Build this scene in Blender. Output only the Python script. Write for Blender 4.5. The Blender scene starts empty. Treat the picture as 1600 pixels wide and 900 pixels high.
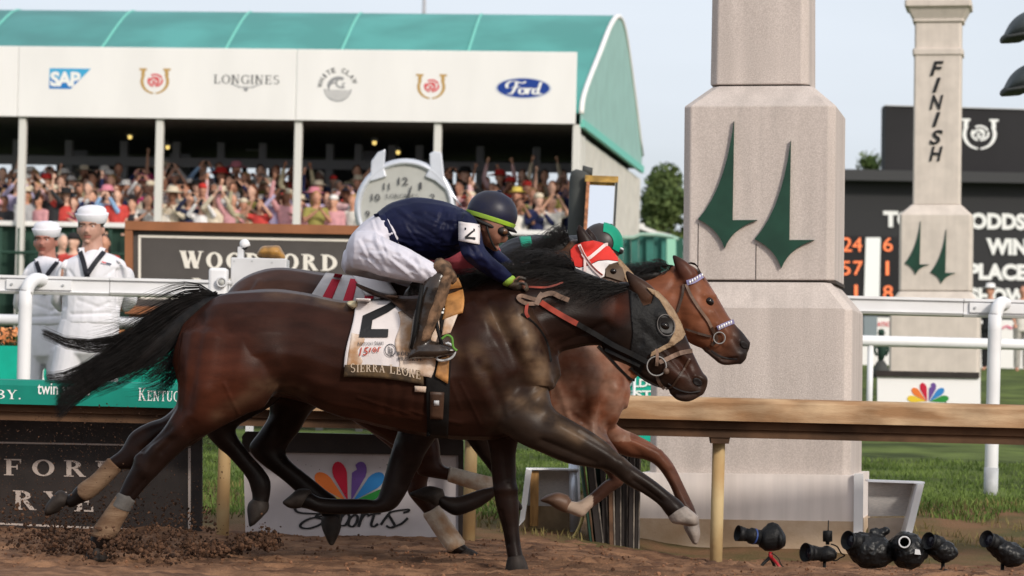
import bpy, bmesh, math, random
import numpy as np
from mathutils import Vector, Matrix, Quaternion
from mathutils.kdtree import KDTree
from mathutils.bvhtree import BVHTree
random.seed(7)
SC = bpy.context.scene
COL = SC.collection
R = math.radians

# ------------------------------------------------------------------ camera
F, CX, CY, H, ROLL = 5120.0, 800.0, 610.0, 0.875, 0.0245      # focal length in photo pixels, principal point, eye height
cam_d = bpy.data.cameras.new("camera")
cam = bpy.data.objects.new("camera", cam_d); COL.objects.link(cam)
cam_d.sensor_width = 36.0
cam_d.lens = 36.0 * F / 1600.0
cam_d.shift_y = (CY - 450.0) / 1600.0
cam_d.clip_end = 3000.0
cam.matrix_world = Matrix.Translation((0, 0, H)) @ Matrix.Rotation(R(90), 4, 'X') @ Matrix.Rotation(ROLL, 4, 'Z')
cam_d.dof.use_dof = True
cam_d.dof.focus_distance = 16.4
cam_d.dof.aperture_fstop = 5.2
SC.camera = cam

# ------------------------------------------------------------------ world, sun, exposure
SUN_EL, SUN_AZ = R(29), R(34)           # the sun stands behind the camera, to its right
world = bpy.data.worlds.new("World"); SC.world = world
world.use_nodes = True
wn = world.node_tree.nodes; wl = world.node_tree.links
bg = wn["Background"]
sky = wn.new("ShaderNodeTexSky"); sky.sky_type = 'NISHITA'; sky.sun_disc = False
sky.sun_elevation = SUN_EL
sky.sun_rotation = math.pi - SUN_AZ
sky.air_density = 1.0; sky.dust_density = 3.5; sky.ozone_density = 1.2
hs = wn.new("ShaderNodeHueSaturation"); hs.inputs["Saturation"].default_value = 0.72
veil = wn.new("ShaderNodeMixRGB"); veil.blend_type = 'MIX'
veil.inputs[2].default_value = (7.2, 7.7, 8.5, 1)                # thin even high cloud
ctex = wn.new("ShaderNodeTexNoise"); ctex.inputs["Scale"].default_value = 3.0; ctex.inputs["Detail"].default_value = 5
cmap = wn.new("ShaderNodeMapRange")
cmap.inputs[1].default_value = 0.35; cmap.inputs[2].default_value = 0.7
cmap.inputs[3].default_value = 0.55; cmap.inputs[4].default_value = 0.75
tcw = wn.new("ShaderNodeTexCoord"); mpw = wn.new("ShaderNodeMapping"); mpw.inputs["Scale"].default_value = (1, 1, 4)
wl.new(tcw.outputs["Generated"], mpw.inputs[0]); wl.new(mpw.outputs[0], ctex.inputs["Vector"])
wl.new(ctex.outputs["Fac"], cmap.inputs[0]); wl.new(cmap.outputs[0], veil.inputs[0])
wl.new(sky.outputs[0], hs.inputs["Color"]); wl.new(hs.outputs[0], veil.inputs[1]); wl.new(veil.outputs[0], bg.inputs["Color"])
bg.inputs["Strength"].default_value = 0.10

sun_d = bpy.data.lights.new("sun", 'SUN'); sun_d.energy = 2.0; sun_d.angle = R(7); sun_d.color = (1.0, 0.92, 0.82)
sun = bpy.data.objects.new("sun", sun_d); COL.objects.link(sun)
sdir = Vector((math.sin(SUN_AZ) * math.cos(SUN_EL), -math.cos(SUN_AZ) * math.cos(SUN_EL), math.sin(SUN_EL)))   # towards the sun
sun.rotation_euler = sdir.to_track_quat('Z', 'Y').to_euler()
sun.location = sdir * 40

SC.view_settings.view_transform = 'Standard'; SC.view_settings.look = 'None'
SC.view_settings.exposure = 0.4; SC.view_settings.gamma = 1.0
SC.render.engine = 'CYCLES'
SC.cycles.use_denoising = True
SC.cycles.max_bounces = 6

# ------------------------------------------------------------------ photo pixel -> place
cr, sr = math.cos(ROLL), math.sin(ROLL)
def P(px, py, D):
    a = (px - CX) / F; b = (CY - py) / F
    return Vector((D * (a * cr - b * sr), D, H + D * (a * sr + b * cr)))
def PX(v):                                   # the other way round: place -> photo pixel
    a = v.x / v.y; b = (v.z - H) / v.y
    return (CX + F * (a * cr + b * sr), CY - F * (b * cr - a * sr))
def lerp(a, b, t): return a + (b - a) * t
def sstep(a, b, x):
    t = min(1, max(0, (x - a) / (b - a))); return t * t * (3 - 2 * t)
def ground_z(x, D):
    """height of the dirt and the turf"""
    dip = -0.10 * sstep(0.1, 1.3, x) * sstep(16.8, 18.3, D) * (1 - sstep(19.6, 22.5, D))
    pts = [(-50, 0), (19.0, 0.0), (19.6, 0.02), (21, 0.14), (23, 0.24), (25, 0.38), (40, 0.93), (60, 1.5), (90, 1.6), (2000, 1.6)]
    for (a, za), (b, zb) in zip(pts, pts[1:]):
        if D <= b: return dip + lerp(za, zb, (D - a) / (b - a))
    return 1.6

# ------------------------------------------------------------------ materials
MATS = {}
def mat(name, col, rough=0.7, metal=0.0, var=0.0, scale=8.0, bump=0.0, bscale=None, emit=0.0, spec=0.3, col2=None, sheen=0.0, detail=4.0, stretch=None):
    if name in MATS: return MATS[name]
    m = bpy.data.materials.new(name); m.use_nodes = True
    n = m.node_tree.nodes; l = m.node_tree.links; b = n["Principled BSDF"]
    b.inputs["Base Color"].default_value = (*col, 1); b.inputs["Roughness"].default_value = rough; b.inputs["Metallic"].default_value = metal
    b.inputs["Specular IOR Level"].default_value = spec
    if sheen: b.inputs["Sheen Weight"].default_value = sheen
    tc = n.new("ShaderNodeTexCoord"); src = tc.outputs["Object"]
    if stretch:
        mp = n.new("ShaderNodeMapping"); mp.inputs["Scale"].default_value = stretch; l.new(src, mp.inputs[0]); src = mp.outputs[0]
    if var or col2:
        t = n.new("ShaderNodeTexNoise"); t.inputs["Scale"].default_value = scale; t.inputs["Detail"].default_value = detail
        l.new(src, t.inputs["Vector"])
        rp = n.new("ShaderNodeValToRGB")
        c2 = col2 or tuple(min(1, c * (1 + var)) for c in col)
        c1 = col if col2 else tuple(c * (1 - var) for c in col)
        rp.color_ramp.elements[0].color = (*c1, 1); rp.color_ramp.elements[1].color = (*c2, 1)
        rp.color_ramp.elements[0].position = 0.38; rp.color_ramp.elements[1].position = 0.64
        l.new(t.outputs["Fac"], rp.inputs[0]); l.new(rp.outputs[0], b.inputs["Base Color"])
    if bump:
        t2 = n.new("ShaderNodeTexNoise"); t2.inputs["Scale"].default_value = bscale or scale * 3; t2.inputs["Detail"].default_value = 5
        l.new(src, t2.inputs["Vector"])
        bp = n.new("ShaderNodeBump"); bp.inputs["Strength"].default_value = bump; bp.inputs["Distance"].default_value = 0.01
        l.new(t2.outputs["Fac"], bp.inputs["Height"]); l.new(bp.outputs[0], b.inputs["Normal"])
    if emit:
        b.inputs["Emission Color"].default_value = (*col, 1); b.inputs["Emission Strength"].default_value = emit
    MATS[name] = m
    return m
def attr_mat(name, rough=0.5, spec=0.4, scale=14, amt=0.35, bump=0.15, bscale=60, stretch=(1, 1, 1), sheen=0.0):
    """colour read from the mesh (coat and skin markings), broken up by noise"""
    if name in MATS: return MATS[name]
    m = bpy.data.materials.new(name); m.use_nodes = True
    n = m.node_tree.nodes; l = m.node_tree.links; b = n["Principled BSDF"]
    b.inputs["Roughness"].default_value = rough; b.inputs["Specular IOR Level"].default_value = spec
    if sheen: b.inputs["Sheen Weight"].default_value = sheen
    at = n.new("ShaderNodeAttribute"); at.attribute_name = "coat"
    tc = n.new("ShaderNodeTexCoord"); mp = n.new("ShaderNodeMapping"); mp.inputs["Scale"].default_value = stretch
    l.new(tc.outputs["Object"], mp.inputs[0])
    t = n.new("ShaderNodeTexNoise"); t.inputs["Scale"].default_value = scale; t.inputs["Detail"].default_value = 6
    l.new(mp.outputs[0], t.inputs["Vector"])
    mr = n.new("ShaderNodeMapRange"); mr.inputs[1].default_value = 0.3; mr.inputs[2].default_value = 0.7
    mr.inputs[3].default_value = 1 - amt; mr.inputs[4].default_value = 1 + amt
    l.new(t.outputs["Fac"], mr.inputs[0])
    mx = n.new("ShaderNodeVectorMath"); mx.operation = 'SCALE'
    l.new(at.outputs["Color"], mx.inputs[0]); l.new(mr.outputs[0], mx.inputs["Scale"]); l.new(mx.outputs[0], b.inputs["Base Color"])
    t2 = n.new("ShaderNodeTexNoise"); t2.inputs["Scale"].default_value = bscale; t2.inputs["Detail"].default_value = 4
    l.new(mp.outputs[0], t2.inputs["Vector"])
    bp = n.new("ShaderNodeBump"); bp.inputs["Strength"].default_value = bump; bp.inputs["Distance"].default_value = 0.006
    l.new(t2.outputs["Fac"], bp.inputs["Height"]); l.new(bp.outputs[0], b.inputs["Normal"])
    MATS[name] = m
    return m

def stain(m, lo=.74, stretch=(9, 9, .7), scale=1.6):
    """long weather streaks over a material's own colour"""
    n = m.node_tree.nodes; l = m.node_tree.links; b = n["Principled BSDF"]; src = b.inputs["Base Color"].links[0].from_socket
    tc = n.new("ShaderNodeTexCoord"); mp = n.new("ShaderNodeMapping"); mp.inputs["Scale"].default_value = stretch; t = n.new("ShaderNodeTexNoise"); t.inputs["Scale"].default_value = scale; t.inputs["Detail"].default_value = 6
    mr = n.new("ShaderNodeMapRange"); mr.inputs[1].default_value = .36; mr.inputs[2].default_value = .6; mr.inputs[3].default_value = lo; mr.inputs[4].default_value = 1.0
    mx = n.new("ShaderNodeVectorMath"); mx.operation = 'SCALE'
    l.new(tc.outputs["Object"], mp.inputs[0]); l.new(mp.outputs[0], t.inputs["Vector"]); l.new(t.outputs["Fac"], mr.inputs[0]); l.new(src, mx.inputs[0]); l.new(mr.outputs[0], mx.inputs["Scale"]); l.new(mx.outputs[0], b.inputs["Base Color"])
# ------------------------------------------------------------------ objects
ROOT = {}
def thing(name, label, cat, loc=(0, 0, 0), rot=(0, 0, 0), group=None):
    o = bpy.data.objects.new(name, None); COL.objects.link(o)
    o.location = loc; o.rotation_euler = rot; o.empty_display_size = 0.1
    o["label"] = label; o["category"] = cat
    if group: o["group"] = group
    ROOT[o.name] = Matrix.Translation(Vector(loc)) @ Matrix.Rotation(rot[2], 4, 'Z') @ Matrix.Rotation(rot[1], 4, 'Y') @ Matrix.Rotation(rot[0], 4, 'X')
    return o
def tag(o, label, cat, group=None):
    o["label"] = label; o["category"] = cat
    if group: o["group"] = group
    return o
def root_of(o):
    while o.parent: o = o.parent
    return o
def link(name, me, m=None, parent=None, smooth=None, kind=None, label=None, local=False):
    """link a mesh given in world coordinates (or in its thing's own, when local)"""
    o = bpy.data.objects.new(name, me); COL.objects.link(o)
    if m is not None:
        for k in (m if isinstance(m, (list, tuple)) else [m]): me.materials.append(k)
    if parent:
        o.parent = parent
        if not local: me.transform(ROOT[root_of(parent).name].inverted())
    elif not local:                                       # a one-mesh thing gets its origin at its own base
        xs = [v.co for v in me.vertices]
        if xs:
            c = Vector(((min(v.x for v in xs) + max(v.x for v in xs)) / 2, (min(v.y for v in xs) + max(v.y for v in xs)) / 2, min(v.z for v in xs)))
            me.transform(Matrix.Translation(-c)); o.location = c
            ROOT[o.name] = Matrix.Translation(c)
    if smooth is not None:
        me.polygons.foreach_set("use_smooth", [bool(smooth)] * len(me.polygons))
    if kind: o["kind"] = kind
    if label: o["label"] = label
    return o

class MB:
    """collects simple solids into ONE mesh"""
    def __init__(s): s.v = []; s.f = []; s.mi = []; s.cur = 0
    def add(s, vs, fs):
        k = len(s.v); s.v += [Vector(v) for v in vs]; s.f += [[i + k for i in f] for f in fs]; s.mi += [s.cur] * len(fs); return s
    def hexa(s, p):                                        # 8 corners: 4 below, 4 above, same order
        return s.add(p, [(3, 2, 1, 0), (4, 5, 6, 7), (0, 1, 5, 4), (1, 2, 6, 5), (2, 3, 7, 6), (3, 0, 4, 7)])
    def box(s, x0, x1, y0, y1, z0, z1):
        return s.hexa([(x0, y0, z0), (x1, y0, z0), (x1, y1, z0), (x0, y1, z0), (x0, y0, z1), (x1, y0, z1), (x1, y1, z1), (x0, y1, z1)])
    def bar(s, a, b, w, h, up=(0, 0, 1)):                  # a rectangular bar from a to b
        a, b = Vector(a), Vector(b); t = (b - a).normalized(); u = Vector(up)
        sd = t.cross(u)
        if sd.length < 1e-4: sd = t.cross(Vector((0, 1, 0)))
        sd.normalize(); u = sd.cross(t)
        c = [(-w / 2, -h / 2), (w / 2, -h / 2), (w / 2, h / 2), (-w / 2, h / 2)]
        return s.hexa([a + sd * i + u * j for i, j in c] + [b + sd * i + u * j for i, j in c])
    def prism(s, pts, off):                                # polygon (3-D points) pushed along off
        pts = [Vector(p) for p in pts]; off = Vector(off); n = len(pts)
        return s.add(pts + [p + off for p in pts], [list(range(n))[::-1], list(range(n, 2 * n))] + [(i, (i + 1) % n, n + (i + 1) % n, n + i) for i in range(n)])
    def tube(s, pts, r, n=8, caps=True):
        pts = [Vector(p) for p in pts]; m = len(pts)
        rs = r if isinstance(r, (list, tuple)) else [r] * m
        u = None; rings = []
        for i, p in enumerate(pts):
            t = (pts[min(i + 1, m - 1)] - pts[max(i - 1, 0)])
            if t.length < 1e-9: t = Vector((0, 0, 1))
            t.normalize()
            if u is None:
                u = t.cross(Vector((0.13, 1, 0.07)))
                if u.length < 1e-3: u = t.cross(Vector((1, 0, 0)))
            u = (u - t * u.dot(t)).normalized(); w = t.cross(u)
            ra = rs[i]; ra, rb = ra if isinstance(ra, tuple) else (ra, ra)
            rings.append([p + u * (math.cos(2 * math.pi * k / n) * ra) + w * (math.sin(2 * math.pi * k / n) * rb) for k in range(n)])
        vs = [q for g in rings for q in g]
        fs = [(i * n + k, i * n + (k + 1) % n, (i + 1) * n + (k + 1) % n, (i + 1) * n + k) for i in range(m - 1) for k in range(n)]
        if caps: fs += [tuple(range(n))[::-1], tuple((m - 1) * n + k for k in range(n))]
        return s.add(vs, fs)
    def lathe(s, c, prof, axis=(0, 0, 1), n=16):           # prof: (radius, distance along the axis)
        c = Vector(c); t = Vector(axis).normalized(); u = t.cross(Vector((0.13, 1, 0.07)))
        if u.length < 0.2: u = t.cross(Vector((1, 0, 0)))
        u.normalize(); w = t.cross(u); m = len(prof)
        vs = [c + t * h + (u * math.cos(2 * math.pi * k / n) + w * math.sin(2 * math.pi * k / n)) * max(r, 1e-4) for r, h in prof for k in range(n)]
        return s.add(vs, [(i * n + k, i * n + (k + 1) % n, (i + 1) * n + (k + 1) % n, (i + 1) * n + k) for i in range(m - 1) for k in range(n)] + [tuple(range(n))[::-1], tuple((m - 1) * n + k for k in range(n))])
    def ball(s, c, r, n=10, m=7, rot=None):
        c = Vector(c); r = r if isinstance(r, (tuple, list)) else (r, r, r)
        vs = []; 
        for i in range(m + 1):
            a = math.pi * i / m
            for k in range(n):
                b = 2 * math.pi * k / n
                q = Vector((r[0] * math.sin(a) * math.cos(b), r[1] * math.sin(a) * math.sin(b), r[2] * math.cos(a)))
                if rot: q = rot @ q
                vs.append(c + q)
        return s.add(vs, [(i * n + k, (i + 1) * n + k, (i + 1) * n + (k + 1) % n, i * n + (k + 1) % n) for i in range(m) for k in range(n)])
    def mesh(s, name):
        me = bpy.data.meshes.new(name); me.from_pydata([tuple(v) for v in s.v], [], s.f)
        me.polygons.foreach_set("material_index", s.mi); me.update(); return me
    def build(s, name, m, parent=None, smooth=False, kind=None, label=None, local=False, bevel=0.0):
        o = link(name, s.mesh(name), m, parent, smooth, kind, label, local)
        if bevel:
            b = o.modifiers.new("edge", 'BEVEL'); b.width = bevel; b.segments = 2; b.limit_method = 'ANGLE'; b.angle_limit = R(40)
        return o

def crom(pts, k=4):
    """Catmull-Rom through tuples of numbers"""
    out = []; n = len(pts)
    for i in range(n - 1):
        p0, p1, p2, p3 = pts[max(i - 1, 0)], pts[i], pts[i + 1], pts[min(i + 2, n - 1)]
        for j in range(k):
            t = j / k
            out.append(tuple(0.5 * (2 * b + (c - a) * t + (2 * a - 5 * b + 4 * c - d) * t * t + (3 * b - a - 3 * c + d) * t ** 3) for a, b, c, d in zip(p0, p1, p2, p3)))
    out.append(tuple(pts[-1])); return out

class Soup:
    """overlapping solids with colours, melted into one continuous skin"""
    def __init__(s): s.m = MB(); s.c = []
    def _col(s, col):
        s.c += [col] * (len(s.m.v) - len(s.c))
    def loft(s, D, secs, col, col2=None, n=18, k=4):
        """secs: (ax, ay, bx, by, half depth px[, y offset m]) two outline points in photo pixels on the plane at D"""
        secs = [tuple(q) + (0.0,) * (6 - len(q)) for q in secs]
        sm = crom(secs, k) if len(secs) > 2 else secs
        rings = []
        for ax, ay, bx, by, d, y in sm:
            A = P(ax, ay, D + y); B = P(bx, by, D + y); c = (A + B) / 2; h = (A - B) / 2; dep = max(d, 1) * D / F
            rings.append([c + h * math.cos(2 * math.pi * i / n) + Vector((0, dep * math.sin(2 * math.pi * i / n), 0)) for i in range(n)])
        m = len(rings)
        # rounded ends
        for end in (0, -1):
            g = rings[end]; c = sum(g, Vector()) / n; o = rings[1 if end == 0 else -2]; dirv = c - sum(o, Vector()) / n
            if dirv.length > 1e-6: dirv = dirv.normalized() * min((g[0] - c).length, (g[n // 4] - c).length) * 0.45
            cap = [c + dirv + (q - c) * 0.55 for q in g]
            if end == 0: rings.insert(0, cap)
            else: rings.append(cap)
        m = len(rings)
        s.m.add([q for g in rings for q in g], [(i * n + q, i * n + (q + 1) % n, (i + 1) * n + (q + 1) % n, (i + 1) * n + q) for i in range(m - 1) for q in range(n)] + [tuple(range(n))[::-1], tuple((m - 1) * n + q for q in range(n))])
        if col2 is None: s._col(col)
        else:
            for i in range(m):
                t = i / (m - 1); s.c += [tuple(lerp(a, b, t) for a, b in zip(col, col2))] * n
        return s
    def tube(s, pts, r, col, n=10): s.m.tube(pts, r, n); s._col(col); return s
    def ball(s, c, r, col, rot=None): s.m.ball(c, r, 14, 10, rot); s._col(col); return s
    def melt(s, name, voxel, smooth=4, sub=None):
        me = s.m.mesh(name)
        bm = bmesh.new(); bm.from_mesh(me); bmesh.ops.recalc_face_normals(bm, faces=bm.faces); bm.to_mesh(me); bm.free()
        o = bpy.data.objects.new(name, me); COL.objects.link(o)
        r = o.modifiers.new("r", 'REMESH'); r.mode = 'VOXEL'; r.voxel_size = voxel; r.use_smooth_shade = True
        if smooth:
            q = o.modifiers.new("s", 'SMOOTH'); q.iterations = smooth; q.factor = 0.5
        dg = bpy.context.evaluated_depsgraph_get()
        out = bpy.data.meshes.new_from_object(o.evaluated_get(dg))
        bpy.data.objects.remove(o); bpy.data.meshes.remove(me)
        out.name = name
        kd = KDTree(len(s.m.v))
        for i, v in enumerate(s.m.v): kd.insert(v, i)
        kd.balance()
        at = out.color_attributes.new("coat", 'FLOAT_COLOR', 'POINT')
        buf = []
        for v in out.vertices:
            w = 0; c = [0, 0, 0]
            for co, i, d in kd.find_n(v.co, 4):
                k = 1 / (d + 0.004); w += k; q = s.c[i]; c[0] += q[0] * k; c[1] += q[1] * k; c[2] += q[2] * k
            buf += [c[0] / w, c[1] / w, c[2] / w, 1]
        at.data.foreach_set("color", buf)
        return out
def recolor(me, fn):
    at = me.color_attributes["coat"]; n = len(me.vertices); buf = [0.0] * (4 * n); at.data.foreach_get("color", buf)
    for i, v in enumerate(me.vertices):
        buf[4 * i:4 * i + 3] = fn(v.co, tuple(buf[4 * i:4 * i + 3]), v.normal)
    at.data.foreach_set("color", buf)
def bulge(me, D, items, side=-1, gain=1.0):
    """raise or sink the skin along strokes given in photo pixels: (x1,y1,x2,y2,sigma px,height mm)"""
    n = len(me.vertices); co = np.empty(n * 3); me.vertices.foreach_get("co", co); co = co.reshape(-1, 3)
    nr = np.empty(n * 3); me.vertices.foreach_get("normal", nr); nr = nr.reshape(-1, 3)
    A = co[:, 0] / co[:, 1]; B = (co[:, 2] - H) / co[:, 1]
    x = CX + F * (A * cr + B * sr); y = CY - F * (B * cr - A * sr); h = np.zeros(n)
    for x1, y1, x2, y2, s, a in items:
        dx, dy = x2 - x1, y2 - y1; L = dx * dx + dy * dy
        t = np.zeros(n) if L == 0 else np.clip(((x - x1) * dx + (y - y1) * dy) / L, 0, 1)
        h += a * np.exp(-((x - x1 - t * dx) ** 2 + (y - y1 - t * dy) ** 2) / (2 * s * s)) / 1000
    h *= np.clip((nr[:, 1] * side - .02) * 4, 0, 1) * gain
    co += nr * h[:, None]
    me.vertices.foreach_set("co", co.ravel()); me.update()
def relax(me, spots, iters=30):
    """melt joints smooth: (x, y, radius) in photo pixels"""
    n = len(me.vertices); co = np.empty(n * 3); me.vertices.foreach_get("co", co); co = co.reshape(-1, 3)
    ed = np.empty(len(me.edges) * 2, dtype=np.int64); me.edges.foreach_get("vertices", ed); ed = ed.reshape(-1, 2)
    A = co[:, 0] / co[:, 1]; B = (co[:, 2] - H) / co[:, 1]; x = CX + F * (A * cr + B * sr); y = CY - F * (B * cr - A * sr)
    w = np.zeros(n)
    for px, py, r in spots: w = np.maximum(w, np.clip(1.6 - 1.6 * np.hypot(x - px, y - py) / r, 0, 1))
    deg = np.bincount(ed.ravel(), minlength=n).astype(float); deg[deg == 0] = 1
    for _ in range(iters):
        s = np.zeros((n, 3))
        for k in range(3): s[:, k] = np.bincount(ed[:, 0], co[ed[:, 1], k], n) + np.bincount(ed[:, 1], co[ed[:, 0], k], n)
        co += (s / deg[:, None] - co) * (w * .6)[:, None]
    me.vertices.foreach_set("co", co.ravel()); me.update()
def bvh(me): return BVHTree.FromPolygons([tuple(v.co) for v in me.vertices], [tuple(p.vertices) for p in me.polygons])
CAM = Vector((0, 0, H))
def hit(tree, px, py, D, off=0.01):
    """the point where the sight line through this pixel meets a skin, a little in front of it"""
    d = (P(px, py, D) - CAM).normalized()
    q = tree.ray_cast(CAM, d)
    if q[0] is None or abs(q[0].y - D) > 0.8: return None
    return q[0] - d * off
def drape(tree, D, quad, nx, ny, off, name, m, parent, thick=0.006, label=None, edge=None):
    """a cloth between four photo points (TL,TR,BR,BL), laid on a skin"""
    g = []; last = None
    for j in range(ny + 1):
        for i in range(nx + 1):
            u, w = i / nx, j / ny
            x = lerp(lerp(quad[0][0], quad[1][0], u), lerp(quad[3][0], quad[2][0], u), w)
            y = lerp(lerp(quad[0][1], quad[1][1], u), lerp(quad[3][1], quad[2][1], u), w)
            if edge: x, y = edge(x, y, u, w)
            q = hit(tree, x, y, D, off); g.append((x, y, q))
    ys = [q.y for _, _, q in g if q]; my = sum(ys) / len(ys) if ys else D
    vs = [q if q else P(x, y, my) for x, y, q in g]
    b = MB(); b.add(vs, [(j * (nx + 1) + i, j * (nx + 1) + i + 1, (j + 1) * (nx + 1) + i + 1, (j + 1) * (nx + 1) + i) for j in range(ny) for i in range(nx)])
    o = b.build(name, m, parent, True, label=label)
    if thick:
        s = o.modifiers.new("thick", 'SOLIDIFY'); s.thickness = thick; s.offset = 0
    return o
def drape_poly(tree, D, tris, off, name, m, parent, label=None):
    """flat print: 2-D faces in photo pixels laid on a skin; tris = (points, faces)"""
    pts, fs = tris; qs = [hit(tree, x, y, D, off) for x, y in pts]
    ys = [q.y for q in qs if q]; my = sum(ys) / len(ys) if ys else D
    b = MB(); b.add([q if q else P(x, y, my) for q, (x, y) in zip(qs, pts)], fs)
    return b.build(name, m, parent, False, label=label)

# ------------------------------------------------------------------ lettering
def shr(secs, k):
    """the same sections drawn in towards their middles"""
    return [tuple(((1 + k) * z[0] + (1 - k) * z[2]) / 2 if i == 0 else ((1 + k) * z[1] + (1 - k) * z[3]) / 2 if i == 1 else ((1 - k) * z[0] + (1 + k) * z[2]) / 2 if i == 2 else ((1 - k) * z[1] + (1 + k) * z[3]) / 2 if i == 3 else z[4] * k if i == 4 else z[i] for i in range(len(z))) for z in secs]
def text2d(s, bold=0.0, shear=0.0, spacing=1.0, res=3):
    cu = bpy.data.curves.new("t", 'FONT'); cu.body = s; cu.offset = bold; cu.shear = shear; cu.space_character = spacing; cu.resolution_u = res
    o = bpy.data.objects.new("t", cu); COL.objects.link(o)
    me = bpy.data.meshes.new_from_object(o.evaluated_get(bpy.context.evaluated_depsgraph_get()))
    vs = [(v.co.x, v.co.y) for v in me.vertices]; fs = [tuple(p.vertices) for p in me.polygons]
    bpy.data.objects.remove(o); bpy.data.meshes.remove(me); bpy.data.curves.remove(cu)
    return norm2d(vs, fs)
def norm2d(vs, fs):
    x0 = min(v[0] for v in vs); x1 = max(v[0] for v in vs); y0 = min(v[1] for v in vs); y1 = max(v[1] for v in vs)
    return [((x - x0) / (x1 - x0), (y - y0) / (y1 - y0)) for x, y in vs], fs
def S_bar(x0, y0, x1, y1, t):
    dx, dy = x1 - x0, y1 - y0; L = math.hypot(dx, dy); nx, ny = -dy / L * t / 2, dx / L * t / 2
    if abs(dy) > abs(dx) * 0.2: nx, ny = t / 2 * (-1 if dy > 0 else 1), 0       # slanted stems keep level ends
    return [(x0 + nx, y0 + ny), (x1 + nx, y1 + ny), (x1 - nx, y1 - ny), (x0 - nx, y0 - ny)]
def S_arc(cx, cy, rx, ry, a0, a1, th, tv, n=14):
    out = []; 
    for i in range(n):
        q = []
        for a, k in ((a0 + (a1 - a0) * i / n, 0), (a0 + (a1 - a0) * (i + 1) / n, 0)):
            c, s = math.cos(R(a)), math.sin(R(a)); q.append(((cx + rx * c, cy + ry * s), (cx + (rx - th) * c, cy + (ry - tv) * s)))
        out.append([q[0][0], q[1][0], q[1][1], q[0][1]])
    return out
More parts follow.
